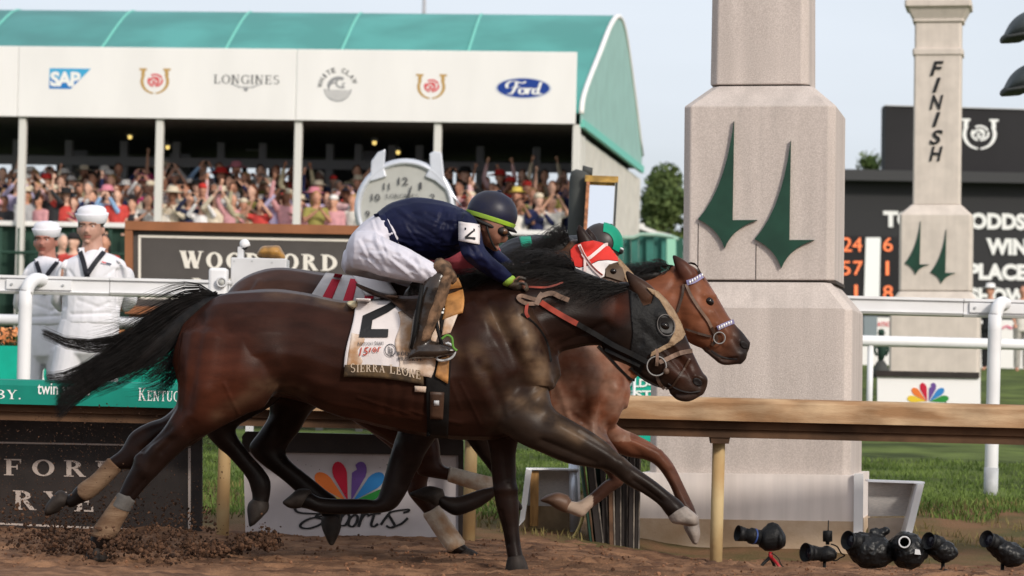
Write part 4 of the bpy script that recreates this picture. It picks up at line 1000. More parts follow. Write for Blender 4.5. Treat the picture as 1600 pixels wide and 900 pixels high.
# floodlights at the frame's edge
FLD = 30.0
M_slate = mat("slate_metal", (0.045, 0.055, 0.058), 0.6, var=0.1)
fp_ = P(1630, 300, FLD); b = MB(); b.tube([(fp_.x, FLD + .1, ground_z(0, FLD) - .1), (fp_.x + .02, FLD + .1, P(1630, -40, FLD).z)], .05, 10)
tag(b.build("floodlight_pole", M_slate, None, True), "dark pole at the frame edge carrying two hooded floodlights", "pole")
for i, y0 in enumerate((20, 103)):
    t = thing("floodlight", ["upper hooded slate grey floodlight against the sky", "lower hooded slate grey floodlight against the sky"][i], "floodlight", P(1600, y0 + 46, FLD), group="hooded floodlights on one pole")
    sp_ = Soup(); sp_.loft(FLD, [(1572, y0 + 30, 1567, y0 + 46, 30), (1580, y0 + 14, 1577, y0 + 46, 42), (1594, y0 + 2, 1596, y0 + 44, 50), (1612, y0 - 4, 1614, y0 + 40, 46), (1628, y0 + 6, 1628, y0 + 30, 26)], (1, 1, 1))
    link("hood", sp_.melt("hood", .012, 1), M_slate, t, True)
    sp_ = Soup(); sp_.loft(FLD, [(1568, y0 + 34, 1566.5, y0 + 47.5, 33), (1581, y0 + 33, 1579, y0 + 46.5, 46), (1596, y0 + 30, 1597, y0 + 45, 53)], (1, 1, 1))
    link("rim_band", sp_.melt("rim_band", .012, 1), M_charc, t, True)

# ================================================================== ODDS BOARD
OD = 80.0
M_board = mat("board_black", (0.018, 0.017, 0.019), 0.75, var=0.15, scale=.5)
M_board2 = mat("board_grey", (0.05, 0.05, 0.052), 0.75)
M_led = mat("orange_led", (1.0, 0.24, 0.09), 0.5, emit=.26)
ob = thing("odds_board", "huge black tote odds board with white words and orange digits", "scoreboard", P(1500, 500, OD))
def oq(pts, D, nm, m, th): return pquad(0, pts, D, nm, m, ob, th)
oq([(1383, 165), (1700, 174), (1700, 272), (1382, 265)], OD, "upper_panel", M_board, .8)
oq([(1383, 163.5), (1700, 172.5), (1700, 174), (1383, 165)], OD - .05, "coping", M_boxw, .8)
oq([(1310, 264), (1720, 272), (1720, 288), (1310, 281)], OD - .3, "ledge", M_board2, 1.2)
oq([(1314, 283), (1720, 289), (1720, 560), (1314, 552)], OD + .2, "lower_panel", mat("board_slate", (0.03, 0.03, 0.032), .75), .6)
A = P(1501, 233, OD - .02); u = P(1559, 233, OD - .02) - A
emblem(A, (u.x, 0, 0), (0, 0, 48 * OD / F), M_print_w, M_print_w, ob)
def oprint(t, xa, xb, ya, yb, m=M_print_w, bold=.055): pprint(text2d(t, bold), xa, xb, ya, yb, OD + .16, m, ob, slope=.02)
oprint("TOTE", 1380, 1470, 329, 355); oprint("ODDS", 1516, 1603, 332, 358); oprint("WIN", 1541, 1605, 372, 398); oprint("PLACE", 1513, 1605, 411, 437); oprint("SHOW", 1514, 1606, 449, 474)
oq([(1316, 368), (1404, 370), (1404, 466), (1316, 466)], OD + .15, "digit_panel", M_board, .03)
for t, x, y in (("2", 1316, 371), ("4", 1332, 371), ("6", 1380, 371), ("5", 1314, 408), ("7", 1333, 408), ("1", 1384, 408), ("1", 1335, 445), ("8", 1380, 446)):
    pprint(text2d(t, .0), x, x + (5 if t == "1" else 15), y, y + 22, OD + .11, M_led, ob, "digit")
oq([(1353, 371), (1376, 371), (1374, 466), (1350, 466)], OD + .10, "white_strip", mat("strip_white", (.85, .86, .85), .5), .03)
# people and hoardings before the board
hb = thing("hoarding", "low white hoarding with pink lettering below the odds board", "hoarding", P(1500, 580, 62))
pquad(0, [(1290, 494), (1720, 503), (1720, 590), (1290, 580)], 62.0, "board", mat("hoarding_white", (.78, .76, .74), .6), hb, .1)
pprint(text2d("FOUNDATION", .02), 1340, 1398, 503, 510, 61.98, M_rose, hb)
M_pk = mat("pink_print", (.62, .16, .24), .6)
for x in (1532, 1566, 1592): pprint(stroke2d([[(0, .2), (.3, .9), (.5, .2), (.8, .8), (1, .1)]], .2), x, x + 26, 508, 515, 61.98, M_pk, hb, "print")
st = thing("statue", "small dark jockey statue on a post behind the second white rail", "statue", P(1375, 580, 45))
b = MB(); p = P(1376, 520, 45); kk = 45 / F
b.lathe(P(1376, 590, 45), [(14 * kk, 0), (13 * kk, 12 * kk), (7 * kk, 24 * kk), (3 * kk, 28 * kk)], (0, 0, 1), 12); b.build("base", M_charc, st, True)
b = MB(); b.tube([P(1376, 564, 45), P(1378, 548, 45), P(1377, 536, 45), P(1377, 530, 45)], [4 * kk, 7 * kk, 8 * kk, 4 * kk], 10); b.ball(P(1377, 524, 45), 5 * kk, 10, 7); b.lathe(P(1377, 521, 45), [(8 * kk, 0), (5 * kk, 2 * kk), (4.5 * kk, 6 * kk), (.5 * kk, 7 * kk)], (0, 0, 1), 10)
for sx in (-1, 1): b.tube([P(1377 + 6 * sx, 536, 45), P(1377 + 11 * sx, 546, 45), P(1377 + 7 * sx, 556, 45)], [3 * kk, 2.5 * kk, 2 * kk], 8)
b.build("figure", M_darkg, st, True, kind=None)
lm = thing("monitor_post", "grey monitor box on a pole behind the second white rail", "monitor", P(1358, 600, 44))
pquad(0, [(1350, 494), (1371, 494), (1370, 532), (1350, 532)], 44.0, "box", mat("blue_grey", (.22, .26, .28), .6), lm, .2)
b = MB(); b.tube([P(1360, 532, 44.1), P(1360, 600, 44.1)], .03, 8); b.build("pole", M_steel, lm, True)

# ================================================================== TEAL BANNER AND FLOWER BED BEHIND THE SAILORS
TB = 28.0
tb = thing("banner", "long teal banner of upright panels behind the two sailors' legs", "banner", P(200, 660, TB))
x = -150
while x < 700:
    w = 62; pquad(0, [(x + .6, 540 + .0245 * x), (x + w - .6, 540 + .0245 * (x + w)), (x + w - .6, 634 + .0245 * (x + w)), (x + .6, 634 + .0245 * x)], TB, "panel", mat("bright_teal", (0.0, 0.36, 0.255), .5, var=.06), tb, .04); p_ = P(x + 30, 625, TB + .1); b = MB(); b.box(p_.x - .03, p_.x + .03, TB + .06, TB + .12, ground_z(0, TB) - .1, p_.z); b.build('foot', M_charc, tb); x += w
A = P(62, 606, TB - .006); emblem(A, (38 * TB / F, 0, 0), (0, 0, 44 * TB / F), M_print_w, M_print_w, tb)
sg = thing("sign", "small teal sign with white capitals OLD- and EST behind the bay horse", "sign", P(1000, 700, 25))
pquad(0, [(958, 578), (1021, 579), (1020, 690), (958, 690)], 25.0, "board", mat("bright_teal", (0, 0, 0)), sg, .03)
pprint(text2d("OLD-", .03), 972, 1019, 592, 605, 24.99, M_print_w, sg); pprint(text2d("EST", .03), 981, 1018, 610, 622, 24.99, M_print_w, sg)
b = MB(); p = P(991, 600, 24.95); b.tube([(p.x, 24.95, ground_z(0, 25) - .1), (p.x, 24.95, P(991, 560, 25).z)], .012, 8); b.build("stake", M_white, sg, True)
def leafmass(name, m, box, n, s0, s1, parent=None, kind="stuff"):
    (x0, x1), (y0, y1), (z0, z1) = box; b = MB()
    for i in range(n):
        c = Vector((random.uniform(x0, x1), random.uniform(y0, y1), random.uniform(z0, z1))); a = Vector((random.gauss(0, 1), random.gauss(0, 1), random.gauss(0, 1))).normalized(); q = a.cross(Vector((random.gauss(0, 1), random.gauss(0, 1), random.gauss(0, 1)))).normalized(); s_ = random.uniform(s0, s1)
        b.add([c + a * s_, c + q * s_ * .5, c - a * s_, c - q * s_ * .5], [(0, 1, 2, 3)])
    o = b.build(name, m, parent)
    if kind: o["kind"] = kind
    return o
M_leaf = mat("bed_leaf", (0.03, 0.07, 0.015), .8, var=.5, scale=3); M_flower = mat("bed_flower", (0.60, 0.17, 0.05), .7, scale=6, col2=(0.72, 0.36, 0.16))
zc = P(0, 520, TB).z
fb = thing("flower_bed", "bed of orange flowers over green leaves behind the white rail post", "flower bed", (P(10, 530, TB + .3).x, TB + .4, zc - .5))
leafmass("foliage", M_leaf, ((P(-180, 0, TB).x, P(700, 0, TB).x), (TB + .1, TB + .9), (zc - .5, zc - .03)), 5200, .02, .05, fb)
leafmass("blossoms", M_flower, ((P(-180, 0, TB).x, P(700, 0, TB).x), (TB + .1, TB + .9), (zc - .09, zc + .05)), 4200, .012, .028, fb)

# ================================================================== GREEN STRUCTURES BETWEEN TENT AND PILLAR
GD = 62.0
M_gcan = mat("green_canvas", (0.035, 0.16, 0.135), .6, var=.25, scale=2, bump=.2)
gc = thing("canvas_screen", "green canvas screen of hanging panels left of the large pillar", "screen", P(1020, 430, GD))
for i in range(8):
    x0 = 962 + i * 12; y0 = [372, 371, 369, 365, 366, 367, 368, 372][i]
    b = MB(); b.prism([P(x0, y0, GD + .12 * (i % 2)), P(x0 + 11.6, y0 + .5, GD + .12 * (i % 2)), P(x0 + 11.6, 520, GD + .12 * (i % 2)), P(x0, 520, GD + .12 * (i % 2))], (0, .06, 0)); b.build("panel", M_gcan, gc)
b = MB(); b.tube([P(x_, y_, GD - .1) for x_, y_ in ((958, 372), (976, 371), (990, 371), (1002, 366), (1030, 367), (1050, 370), (1060, 374))], .035, 6); b.build("top_hem", mat("pale_green_hem", (.30, .45, .38), .6), gc, True)
gr = thing("marquee", "low dark green marquee with pale ridge behind the green screen", "tent", P(1000, 430, 76))
b = MB(); b.prism([P(950, 336, 76), P(1002, 356, 76), P(1068, 372, 76), P(1068, 440, 76), P(950, 440, 76)], (0, 3, 0)); b.build("canopy", mat("deep_green_canvas", (.02, .085, .06), .7), gr)
b = MB(); b.prism([P(994, 349, 75.9), P(1006, 349, 75.9), P(1008, 354, 75.9), P(1028, 362, 75.9), P(1048, 366, 75.9), P(1047, 373, 75.9), P(1020, 365, 75.9), P(995, 356, 75.9)], (0, .3, 0)); b.build("ridge", M_canvas, gr)
b = MB(); b.prism([P(1042, 373, 61), P(1056, 373, 61), P(1056, 520, 61), P(1042, 520, 61)], (0, .2, 0)); tag(b.build("door_panel", mat("mint_panel", (.28, .55, .42), .6)), "pale mint upright panel at the end of the green screen", "panel")
vn = thing("van", "pale van with dark side window just left of the large pillar", "van", P(1075, 430, 82))
sp_ = Soup(); sp_.loft(83, [(1052, 384, 1052, 425, 40), (1056, 376, 1056, 428, 60), (1075, 374, 1075, 429, 64), (1120, 374, 1120, 429, 64), (1150, 376, 1150, 428, 60), (1153, 390, 1153, 425, 40)], (1, 1, 1))
link("body", sp_.melt("body", .05, 2), mat("pale_van_paint", (.62, .64, .66), .3), vn, True)
for x0 in (1058, 1080, 1104): pquad(0, [(x0, 383), (x0 + 16, 383), (x0 + 16, 392), (x0, 392)], 81.94, "window", M_print_k, vn, .05)
for x0 in (1068, 1136):
    p = P(x0, 428, 82); b = MB(); b.tube([(p.x, 82, p.z), (p.x, 82.3, p.z)], .35, 18); b.build("wheel", M_print_k, vn, True)

# ================================================================== TREES
M_bark = mat("bark", (0.06, 0.045, 0.035), .9, var=.3, scale=6, bump=.4)
M_crown = mat("tree_leaf", (0.045, 0.075, 0.022), .8, scale=.7, col2=(0.13, 0.17, 0.055), spec=.2)
def tree(px, py_top, py_base, D, wpx, label, n=5200, seed=1):
    rnd = random.Random(seed); base = P(px, py_base, D); zb = ground_z(0, D); top = P(px, py_top, D).z; k = D / F; W = wpx * k / 2
    t = thing("tree", label, "tree", (base.x, D, zb), group=None)
    b = MB(); b.tube([(base.x, D, zb), (base.x + .1, D, lerp(zb, top, .3)), (base.x - .1, D, lerp(zb, top, .55))], [.35, .26, .16], 10)
    cl = []
    for i in range(24):
        a = rnd.uniform(0, 6.28); r = W * rnd.uniform(.15, .95); z = lerp(zb, top, rnd.uniform(.22, .97) - .20 * (r / W) ** 2); e = Vector((base.x + r * math.cos(a), D + r * math.sin(a) * .8, z))
        b.tube([(base.x, D, lerp(zb, top, .32)), (base.x + .4 * r * math.cos(a), D + .35 * r * math.sin(a), lerp(lerp(zb, top, .32), z, .6)), e], [.12, .08, .03], 6)
        cl.append((e, W * rnd.uniform(.14, .34)))
    b.build("trunk", M_bark, t, True)
    cl.append((Vector((base.x, D, lerp(zb, top, .8))), W * .4))
    m = MB()
    for i in range(n):
        c_, r = rnd.choice(cl); d = Vector((rnd.gauss(0, 1), rnd.gauss(0, 1), rnd.gauss(0, .8))).normalized() * r * rnd.uniform(.3, 1.3)
        p = c_ + d; a = Vector((rnd.gauss(0, 1), rnd.gauss(0, 1), rnd.gauss(0, 1))).normalized(); q = a.cross(Vector((rnd.gauss(0, 1), rnd.gauss(0, 1), rnd.gauss(0, 1)))).normalized(); s_ = rnd.uniform(.07, .17) * W / 2.2
        m.add([p + a * s_, p + q * s_ * .6, p - a * s_, p - q * s_ * .6], [(0, 1, 2, 3)])
    m.build("crown", M_crown, t)
tree(1040, 262, 400, 110, 190, "broad dark green tree between the tent and the large pillar", 16000, 3)
tree(1356, 234, 330, 140, 130, "small leafy tree top showing above the odds board's ledge", 9000, 5)
tree(1003, 318, 400, 125, 50, "small round tree low beside the tent's cream end wall", 4000, 8)

# ================================================================== WEDGES, LEANING BOARDS, HOSE
M_tread = mat("tread_board", (0.40, 0.385, 0.38), .7, scale=40, col2=(.5, .47, .45), stretch=(1, 1, 6), bump=.25)
M_treadmud = mat("tread_mud", (0.24, 0.17, 0.10), .85, var=.3, scale=5)
M_timber = mat("orange_timber", (0.34, 0.19, 0.07), .8, var=.3, scale=6, stretch=(6, 6, 1))
WGD = 19.85
w1 = thing("earth_box", "grey boarded earth box with slanted white edge left of the leaning boards", "box", P(860, 820, WGD))
pquad(0, [(829, 734), (905, 734), (905, 832), (820, 830)], WGD + .1, "board", M_tread, w1, .03)
pquad(0, [(823, 790), (905, 792), (905, 834), (816, 832)], WGD + .07, "board", M_treadmud, w1, .025)
pquad(0, [(822, 733), (831, 735), (820, 812), (811, 822)], WGD - .12, "edge_trim", M_white, w1, .2)
pquad(0, [(829, 736), (842, 736), (841, 822), (828, 822)], WGD + .03, "post", M_timber, w1, .04)
pquad(0, [(822, 731.5), (905, 732.5), (905, 735), (822, 734)], WGD + .0, "cap", M_white, w1, .14)
b = MB(); p0, p1 = P(897, 723, WGD + .05), P(899, 835, WGD + .05); b.tube([p0, p1], .034, 12); tag(b.build("drain_pipe", M_steelw, None, True), "short grey upright pipe between the earth box and the leaning boards", "pipe")
w2 = thing("earth_box", "beige boarded earth box with slanted white edge right of the pillar", "box", P(1400, 830, WGD))
pquad(0, [(1357, 752), (1440, 754), (1426, 806), (1357, 807)], WGD + .12, "board", M_tread, w2, .03)
pquad(0, [(1357, 809), (1425, 809), (1412, 856), (1357, 850)], WGD + .12, "board", mat("tread_beige", (.42, .35, .29), .8, var=.15), w2, .03)
pquad(0, [(1434, 757), (1444, 757), (1425, 835), (1414, 834)], WGD - .1, "edge_trim", M_white, w2, .22)
pquad(0, [(1357, 750), (1445, 753), (1445, 756), (1357, 753)], WGD - .02, "cap", M_steelw, w2, .18)
M_edge = mat("worn_board_edge", (0.075, 0.065, 0.058), .7, scale=30, col2=(.26, .22, .18), stretch=(1, 1, .4))
BD2 = 19.45
names = ["dark green board leaning outermost left in the stack by the pillar", "black board with a pale edge, second from the left of the leaning stack", "grey-edged board third in the leaning stack", "rust-edged board in the middle of the leaning stack", "thick dark board right of the rust-edged one", "black board next to the last of the leaning stack", "pale-edged board last on the right against the pillar", "thin black board hugging the pillar's corner"]
for i, (xt, xb_, w) in enumerate(((903, 925, 6), (914, 934, 12), (936, 944, 9), (950, 953, 9), (962, 962, 9), (973, 972, 9), (984, 982, 9), (995, 992, 7))):
    t = thing("leaning_board", names[i], "board", P(xb_ + 4, 872, BD2), group="boards stacked upright against the pillar")
    y0 = 689 + (i * 7) % 11; D_ = BD2 + .02 * (i % 3)
    m = [M_green, M_bboard, M_bboard, mat("rust_board", (.13, .07, .04), .8, var=.4), M_bboard, M_bboard, M_bboard, M_bboard][i]
    pquad(0, [(xt, y0), (xt + w, y0 + .3), (xb_ + w, 871), (xb_, 871)], D_, "sheet", m, t, .35)
    pquad(0, [(xt + w - 2.2, y0 + 2), (xt + w, y0 + 2), (xb_ + w, 869), (xb_ + w - 2.2, 869)], D_ - .006, "edge_strip", M_edge if i not in (0,) else M_mudshade, t, .005)
pquad(0, [(914, 696), (938, 700), (944, 800), (936, 868), (930, 868)], BD2 + .2, "sheet", M_green, thing("leaning_board", "wide deep green sheet showing its face behind the leaning boards", "board", P(932, 870, BD2 + .2)), .02)
b = MB(); b.tube(crom([tuple(P(x, y, 19.6)) for x, y in ((912, 800), (906, 822), (893, 842), (874, 850), (855, 858), (846, 862))], 5), .010, 8)
tag(b.build("hose", mat("yellow_hose", (.5, .4, .16), .6), None, True), "thin yellow hose trailing over the soil by the leaning boards", "hose")

# ================================================================== REMOTE CAMERAS BELOW THE RAIL
CDp = 18.35; kc = CDp / F
M_cam = mat("camera_black", (0.007, 0.007, 0.0075), .5, spec=.2, var=.3, scale=20, bump=.3, bscale=90)
M_lens = mat("lens_glass", (0.015, 0.014, 0.02), .08)
M_bag = mat("rain_cover", (0.006, 0.006, 0.0065), .4, spec=.3, var=.3, scale=12, bump=.6, bscale=30)
M_redm = mat("red_metal", (.35, .02, .025), .4)
def C3(x, y, d=0.0): return P(x, y, CDp + d * kc)
def lens(t, base, tip, r0, r1, hood=True):
    base, tip = Vector(base), Vector(tip); d = (tip - base); L = d.length; d.normalize()
    b = MB(); b.lathe(base, [(r0 * .9 * kc, 0), (r0 * kc, .06 * L), (r0 * kc, .4 * L), (r0 * 1.06 * kc, .42 * L), (r0 * 1.06 * kc, .52 * L), (r1 * .95 * kc, .55 * L), (r1 * .95 * kc, .75 * L)], d, 20); b.build("lens_barrel", M_cam, t, True)
    b = MB(); b.lathe(base + d * L * .74, [(r1 * .98 * kc, 0), (r1 * 1.16 * kc, .26 * L), (r1 * 1.1 * kc, .26 * L), (r1 * .88 * kc, .06 * L)], d, 20); b.build("lens_hood", M_cam, t, True)
    b = MB(); b.lathe(base + d * L * .80, [(r1 * .86 * kc, -.004), (.6 * r1 * kc, .004), (.001, .006)], d, 20); b.build("lens_glass", M_lens, t, True)
def tripod(t, x, y, gy, m2):
    b = MB(); b.tube([C3(x, y), C3(x, y + 10)], [3 * kc, 4.2 * kc], 10); b.build("head", m2, t, True)
    for dx, dd in ((-20, -14), (18, -16), (8, 22)):
        b = MB(); b.tube([C3(x, y + 8), C3(x + dx * .55, y + 8 + (gy - y - 8) * .5, dd * .5), C3(x + dx, gy + 2, dd)], [3 * kc, 2.4 * kc, 2 * kc], 8); b.build("leg", m2 if dx == 18 else M_cam, t, True)
# 1: bare body on a red mini tripod
t = thing("remote_camera", "black camera with blue-ringed lens on a red mini tripod by the rail post", "camera", C3(1196, 888))
sp_ = Soup(); sp_.loft(CDp, [(1190, 828, 1192, 858, 18), (1196, 822, 1196, 861, 20), (1212, 817, 1209, 861, 20), (1220, 824, 1218, 859, 18)], (1, 1, 1), n=20)
sp_.loft(CDp, [(1200, 826, 1199, 818, 8), (1210, 822, 1208, 816, 9), (1215, 824, 1214, 820, 7)], (1, 1, 1)); sp_.loft(CDp, [(1216, 824, 1216, 860, 22), (1221, 828, 1220, 858, 22)], (1, 1, 1))
link("body", sp_.melt("body", .004, 1), M_cam, t, True)
lens(t, C3(1194, 841, 0), C3(1152, 833, -16), 12, 11)
b = MB(); a, c_ = C3(1178, 838, -6), C3(1176, 837.6, -7); b.lathe(a, [(12.6 * kc, -.003), (12.9 * kc, 0), (12.6 * kc, .006)], (c_ - a).normalized(), 20); b.build("blue_ring", mat("blue_ring", (.03, .06, .2), .4), t, True)
tripod(t, 1204, 862, 890, M_redm)
b = MB(); b.tube(crom([tuple(C3(x, y, -4)) for x, y in ((1206, 864), (1216, 872), (1222, 884), (1236, 890))], 4), .003, 6); b.build("cable", M_cam, t, True)
# 2: small camera with an aerial
t = thing("remote_camera", "small black camera with upright radio aerial on a low stand", "camera", C3(1285, 890))
sp_ = Soup(); sp_.loft(CDp, [(1282, 856, 1282, 878, 16), (1292, 852, 1292, 878, 18), (1304, 858, 1302, 876, 15)], (1, 1, 1)); link("body", sp_.melt("body", .004, 1), M_cam, t, True)
lens(t, C3(1288, 866, 0), C3(1258, 863, -20), 11, 13)
b = MB(); b.tube([C3(1293, 851), C3(1293, 847), C3(1293, 846), C3(1293, 831), C3(1293, 829)], [3 * kc, 3 * kc, 7.5 * kc, 7.5 * kc, 6.5 * kc], 14); b.build("radio_receiver", M_cam, t, True)
b = MB(); b.tube([C3(1294, 830), C3(1294.5, 813)], [1 * kc, .8 * kc], 6); b.build("aerial", M_cam, t, True)
b = MB(); b.tube(crom([tuple(C3(x, y, -3)) for x, y in ((1298, 850), (1308, 854), (1314, 864), (1320, 868), (1312, 872), (1306, 876), (1294, 874))], 4), .004, 6); b.build("cable", M_cam, t, True)
b = MB(); b.lathe(C3(1288, 893), [(8 * kc, 0), (7 * kc, 5 * kc), (2.5 * kc, 7 * kc), (2.5 * kc, 18 * kc)], (0, 0, 1), 12); b.build("stand", M_cam, t, True)
# 3 and 4: wrapped in rain covers
def wrapped(label, x, secs, tip, base, r, lumps=(), sheath=None):
    t = thing("remote_camera", label, "camera", C3(x, 890)); s_ = Soup(); s_.loft(CDp, secs, (1, 1, 1), n=22)
    for q in lumps: s_.ball(C3(q[0], q[1], q[3] if len(q) > 3 else 0), q[2] * kc, (1, 1, 1))
    me = s_.melt("rain_cover", .005, 2)
    for v, nn in zip(me.vertices, [tuple(v.normal) for v in me.vertices]):
        v.co += Vector(nn) * (.009 * mnoise.noise(v.co * 22) + .004 * mnoise.noise(v.co * 55))
    link("rain_cover", me, M_bag, t, True); lens(t, base, tip, r, r); return t
t = wrapped("black camera bundled in a wrinkled rain cover, widest of the row", 1360, [(1326, 838, 1330, 872, 20), (1340, 832, 1344, 886, 30), (1360, 834, 1362, 889, 32), (1378, 836, 1380, 886, 28), (1390, 846, 1390, 880, 18)], C3(1324, 844, -30), C3(1350, 848, -8), 13, ((1366, 831, 8), (1384, 830, 7), (1376, 834, 8)))
t = wrapped("round black hooded camera whose pale-ringed lens faces the track", 1418, [(1392, 842, 1394, 872, 18), (1404, 832, 1404, 886, 30), (1418, 831, 1418, 890, 34), (1434, 838, 1434, 886, 28), (1444, 852, 1444, 876, 16)], C3(1413, 847, -44), C3(1416, 848, -10), 10)
b = MB(); a = C3(1413, 847, -50); b.lathe(a, [(9.5 * kc, 0), (9.5 * kc, .004), (7.2 * kc, .004), (7.2 * kc, 0), (9.5 * kc, 0)], (0, -1, 0), 24); b.build("pale_ring", M_boxw, t, True)
pquad(0, [(1430, 858), (1437, 859), (1439, 867), (1429, 866)], CDp - .13, "tag", M_boxw, t, .003)
t = wrapped("black covered camera on a short stem, fifth along the row", 1468, [(1450, 842, 1452, 866, 16), (1462, 838, 1462, 876, 22), (1476, 842, 1476, 879, 24), (1490, 850, 1488, 876, 18)], C3(1450, 845, -24), C3(1470, 850, -4), 12)
b = MB(); b.lathe(C3(1473, 895), [(10 * kc, 0), (8 * kc, 5 * kc), (3 * kc, 7 * kc), (3 * kc, 22 * kc)], (0, 0, 1), 12); b.build("stand", M_cam, t, True)
t = wrapped("black covered camera tilted up at the end of the row", 1570, [(1542, 842, 1544, 860, 14), (1556, 838, 1554, 870, 20), (1572, 844, 1570, 884, 24), (1590, 850, 1590, 886, 24), (1600, 858, 1598, 880, 16)], C3(1541, 842, -26), C3(1562, 850, -4), 12)
b = MB(); b.lathe(C3(1566, 898), [(12 * kc, 0), (9 * kc, 5 * kc), (3 * kc, 7 * kc), (3 * kc, 22 * kc)], (0, 0, 1), 12); b.build("stand", M_cam, t, True)
# ================================================================== HORSES
M_coat = attr_mat("horse_coat", rough=.36, spec=.10, scale=11, amt=.28, bump=.14, bscale=150, stretch=(.6, 1, 1.6), sheen=0.0)
M_hair = mat("black_hair", (0.008, 0.0065, 0.006), .5, var=.5, scale=20, spec=.22)
M_hair2 = mat("brown_black_hair", (0.022, 0.014, 0.010), .5, var=.4, scale=20, spec=.22)
M_hoof = mat("hoof_horn", (0.026, 0.020, 0.017), .6, spec=.15, var=.3, scale=20, bump=.2)
M_hoofpale = mat("pale_hoof", (0.21, 0.175, 0.15), .5, var=.3, scale=18, bump=.25)
M_shoe = mat("horseshoe_metal", (.32, .30, .28), .35, .8)
M_tanwrap = mat("tan_bandage", (0.11, 0.06, 0.032), .85, scale=12, col2=(.19, .12, .072), bump=.5, bscale=70, stretch=(.5, 1, 3))
M_greywrap = mat("grey_wrap", (0.075, 0.068, 0.062), .8, var=.2, scale=15, bump=.4)
M_whitewrap = mat("white_bandage", (0.55, 0.48, 0.40), .85, scale=10, col2=(.36, .22, .13), bump=.5, bscale=70)
M_eye = mat("horse_eye", (0.008, 0.005, 0.004), .06)
M_black = mat("black_leather", (0.007, 0.0065, 0.0065), .6, spec=.15, var=.3, bump=.15)
M_brownl = mat("brown_leather", (0.05, 0.026, 0.016), .5, var=.35, scale=14, bump=.2)
M_redl = mat("red_rubber", (0.24, 0.035, 0.020), .5, var=.3, scale=12)
M_rein = mat("muddy_rein", (0.16, 0.10, 0.07), .6, var=.35, scale=16, bump=.2)
BLK = (.0060, .0046, .0042)
def strands(name, m, parent, paths, r0, extra=None):
    """many separate hairs: each path a list of places, thinning to its end"""
    b = MB()
    for p in paths:
        n = len(p); b.tube(p, [r0 * (1 - .85 * i / (n - 1)) for i in range(n)], 3, caps=False)
    return b.build(name, m, parent, True)
def hairpath(p0, p1, p2, p3, n=7):
    out = []
    for i in range(n):
        t = i / (n - 1); u = 1 - t
        out.append(p0 * u ** 3 + p1 * (3 * u * u * t) + p2 * (3 * u * t * t) + p3 * t ** 3)
    return out
def part(name, D, secs, m, parent, vox=.006, smooth=2, label=None):
    s_ = Soup(); s_.loft(D, secs, (1, 1, 1)); return link(name, s_.melt(name, vox, smooth), m, parent, True, label=label)
def hoof(D, secs, parent, m=None, shoe=None):
    o = part("hoof", D, secs, m or M_hoof, parent, .006, 1)
    return o
def pxr(v, D): return v * D / F
def strap(tree, D, pts, w, m, name, parent, off=.006, th=.004, default=None):
    """a flat strap along photo points, lying on a skin where there is one, free in the air elsewhere"""
    sm = crom([tuple(p) for p in pts], 5); q = [hit(tree, x, y, D, off) for x, y in sm]
    known = [(i, v.y) for i, v in enumerate(q) if v]
    for i, v in enumerate(q):
        if v is None:
            if known:
                a = [k for k in known if k[0] <= i]; c_ = [k for k in known if k[0] >= i]
                if a and c_: t = (i - a[-1][0]) / max(1, c_[0][0] - a[-1][0]); yy = lerp(a[-1][1], c_[0][1], t)
                else: yy = (a[-1] if a else c_[0])[1]
            else: yy = D if default is None else default
            q[i] = P(sm[i][0], sm[i][1], yy)
    b = MB(); b.tube(q, [(pxr(w, D) / 2, th)] * len(q), 8) if False else None
    vs = []; n = len(q)
    for i in range(n):
        t = (q[min(i + 1, n - 1)] - q[max(i - 1, 0)]).normalized(); s_ = t.cross(Vector((0, 1, 0))).normalized() * pxr(w, D) / 2
        vs += [q[i] + s_, q[i] - s_, q[i] - s_ + Vector((0, -th, 0)), q[i] + s_ + Vector((0, -th, 0))]
    b.add(vs, [(4 * i + k, 4 * i + (k + 1) % 4, 4 * i + 4 + (k + 1) % 4, 4 * i + 4 + k) for i in range(n - 1) for k in range(4)] + [(0, 1, 2, 3), (4 * n - 1, 4 * n - 2, 4 * n - 3, 4 * n - 4)])
    return b.build(name, m, parent, False)
def ring(c, r, t, m, name, parent, axis=(0, 1, 0)):
    ax = Vector(axis).normalized(); u = ax.cross(Vector((0, 0, 1))).normalized(); w = ax.cross(u)
    b = MB(); b.tube([Vector(c) + u * r * math.cos(2 * math.pi * i / 20) + w * r * math.sin(2 * math.pi * i / 20) for i in range(21)], t, 8, caps=False)
    return b.build(name, m, parent, True)

# ------------------------------------------------------------------ the near horse (dark, number 2)
D1 = 16.0
h1 = thing("horse", "dark bay racehorse nearest the camera at full gallop, black blinkers, white number 2 cloth", "horse", (P(560, 890, D1).x, D1, 0))
RUMP = (.030, .0105, .0065); SIDE = (.017, .0070, .0047); DARK = (.0085, .0052, .0042)
S = Soup()
S.loft(D1, [(316, 484, 279, 600, 40), (345, 462, 297, 640, 72), (385, 454, 348, 648, 86), (430, 451, 410, 622, 90), (480, 458, 465, 626, 88), (540, 471, 530, 650, 90), (600, 466, 605, 670, 94), (660, 460, 670, 682, 92), (720, 450, 738, 688, 84), (770, 444, 800, 680, 78), (812, 450, 838, 640, 70), (840, 490, 856, 606, 54)], RUMP, SIDE)
S.loft(D1, [(728, 446, 800, 620, 56), (770, 432, 838, 585, 52), (815, 424, 868, 556, 42), (860, 424, 898, 545, 34), (905, 430, 926, 540, 28), (945, 441, 950, 542, 26), (984, 448, 968, 552, 26)], SIDE, DARK)
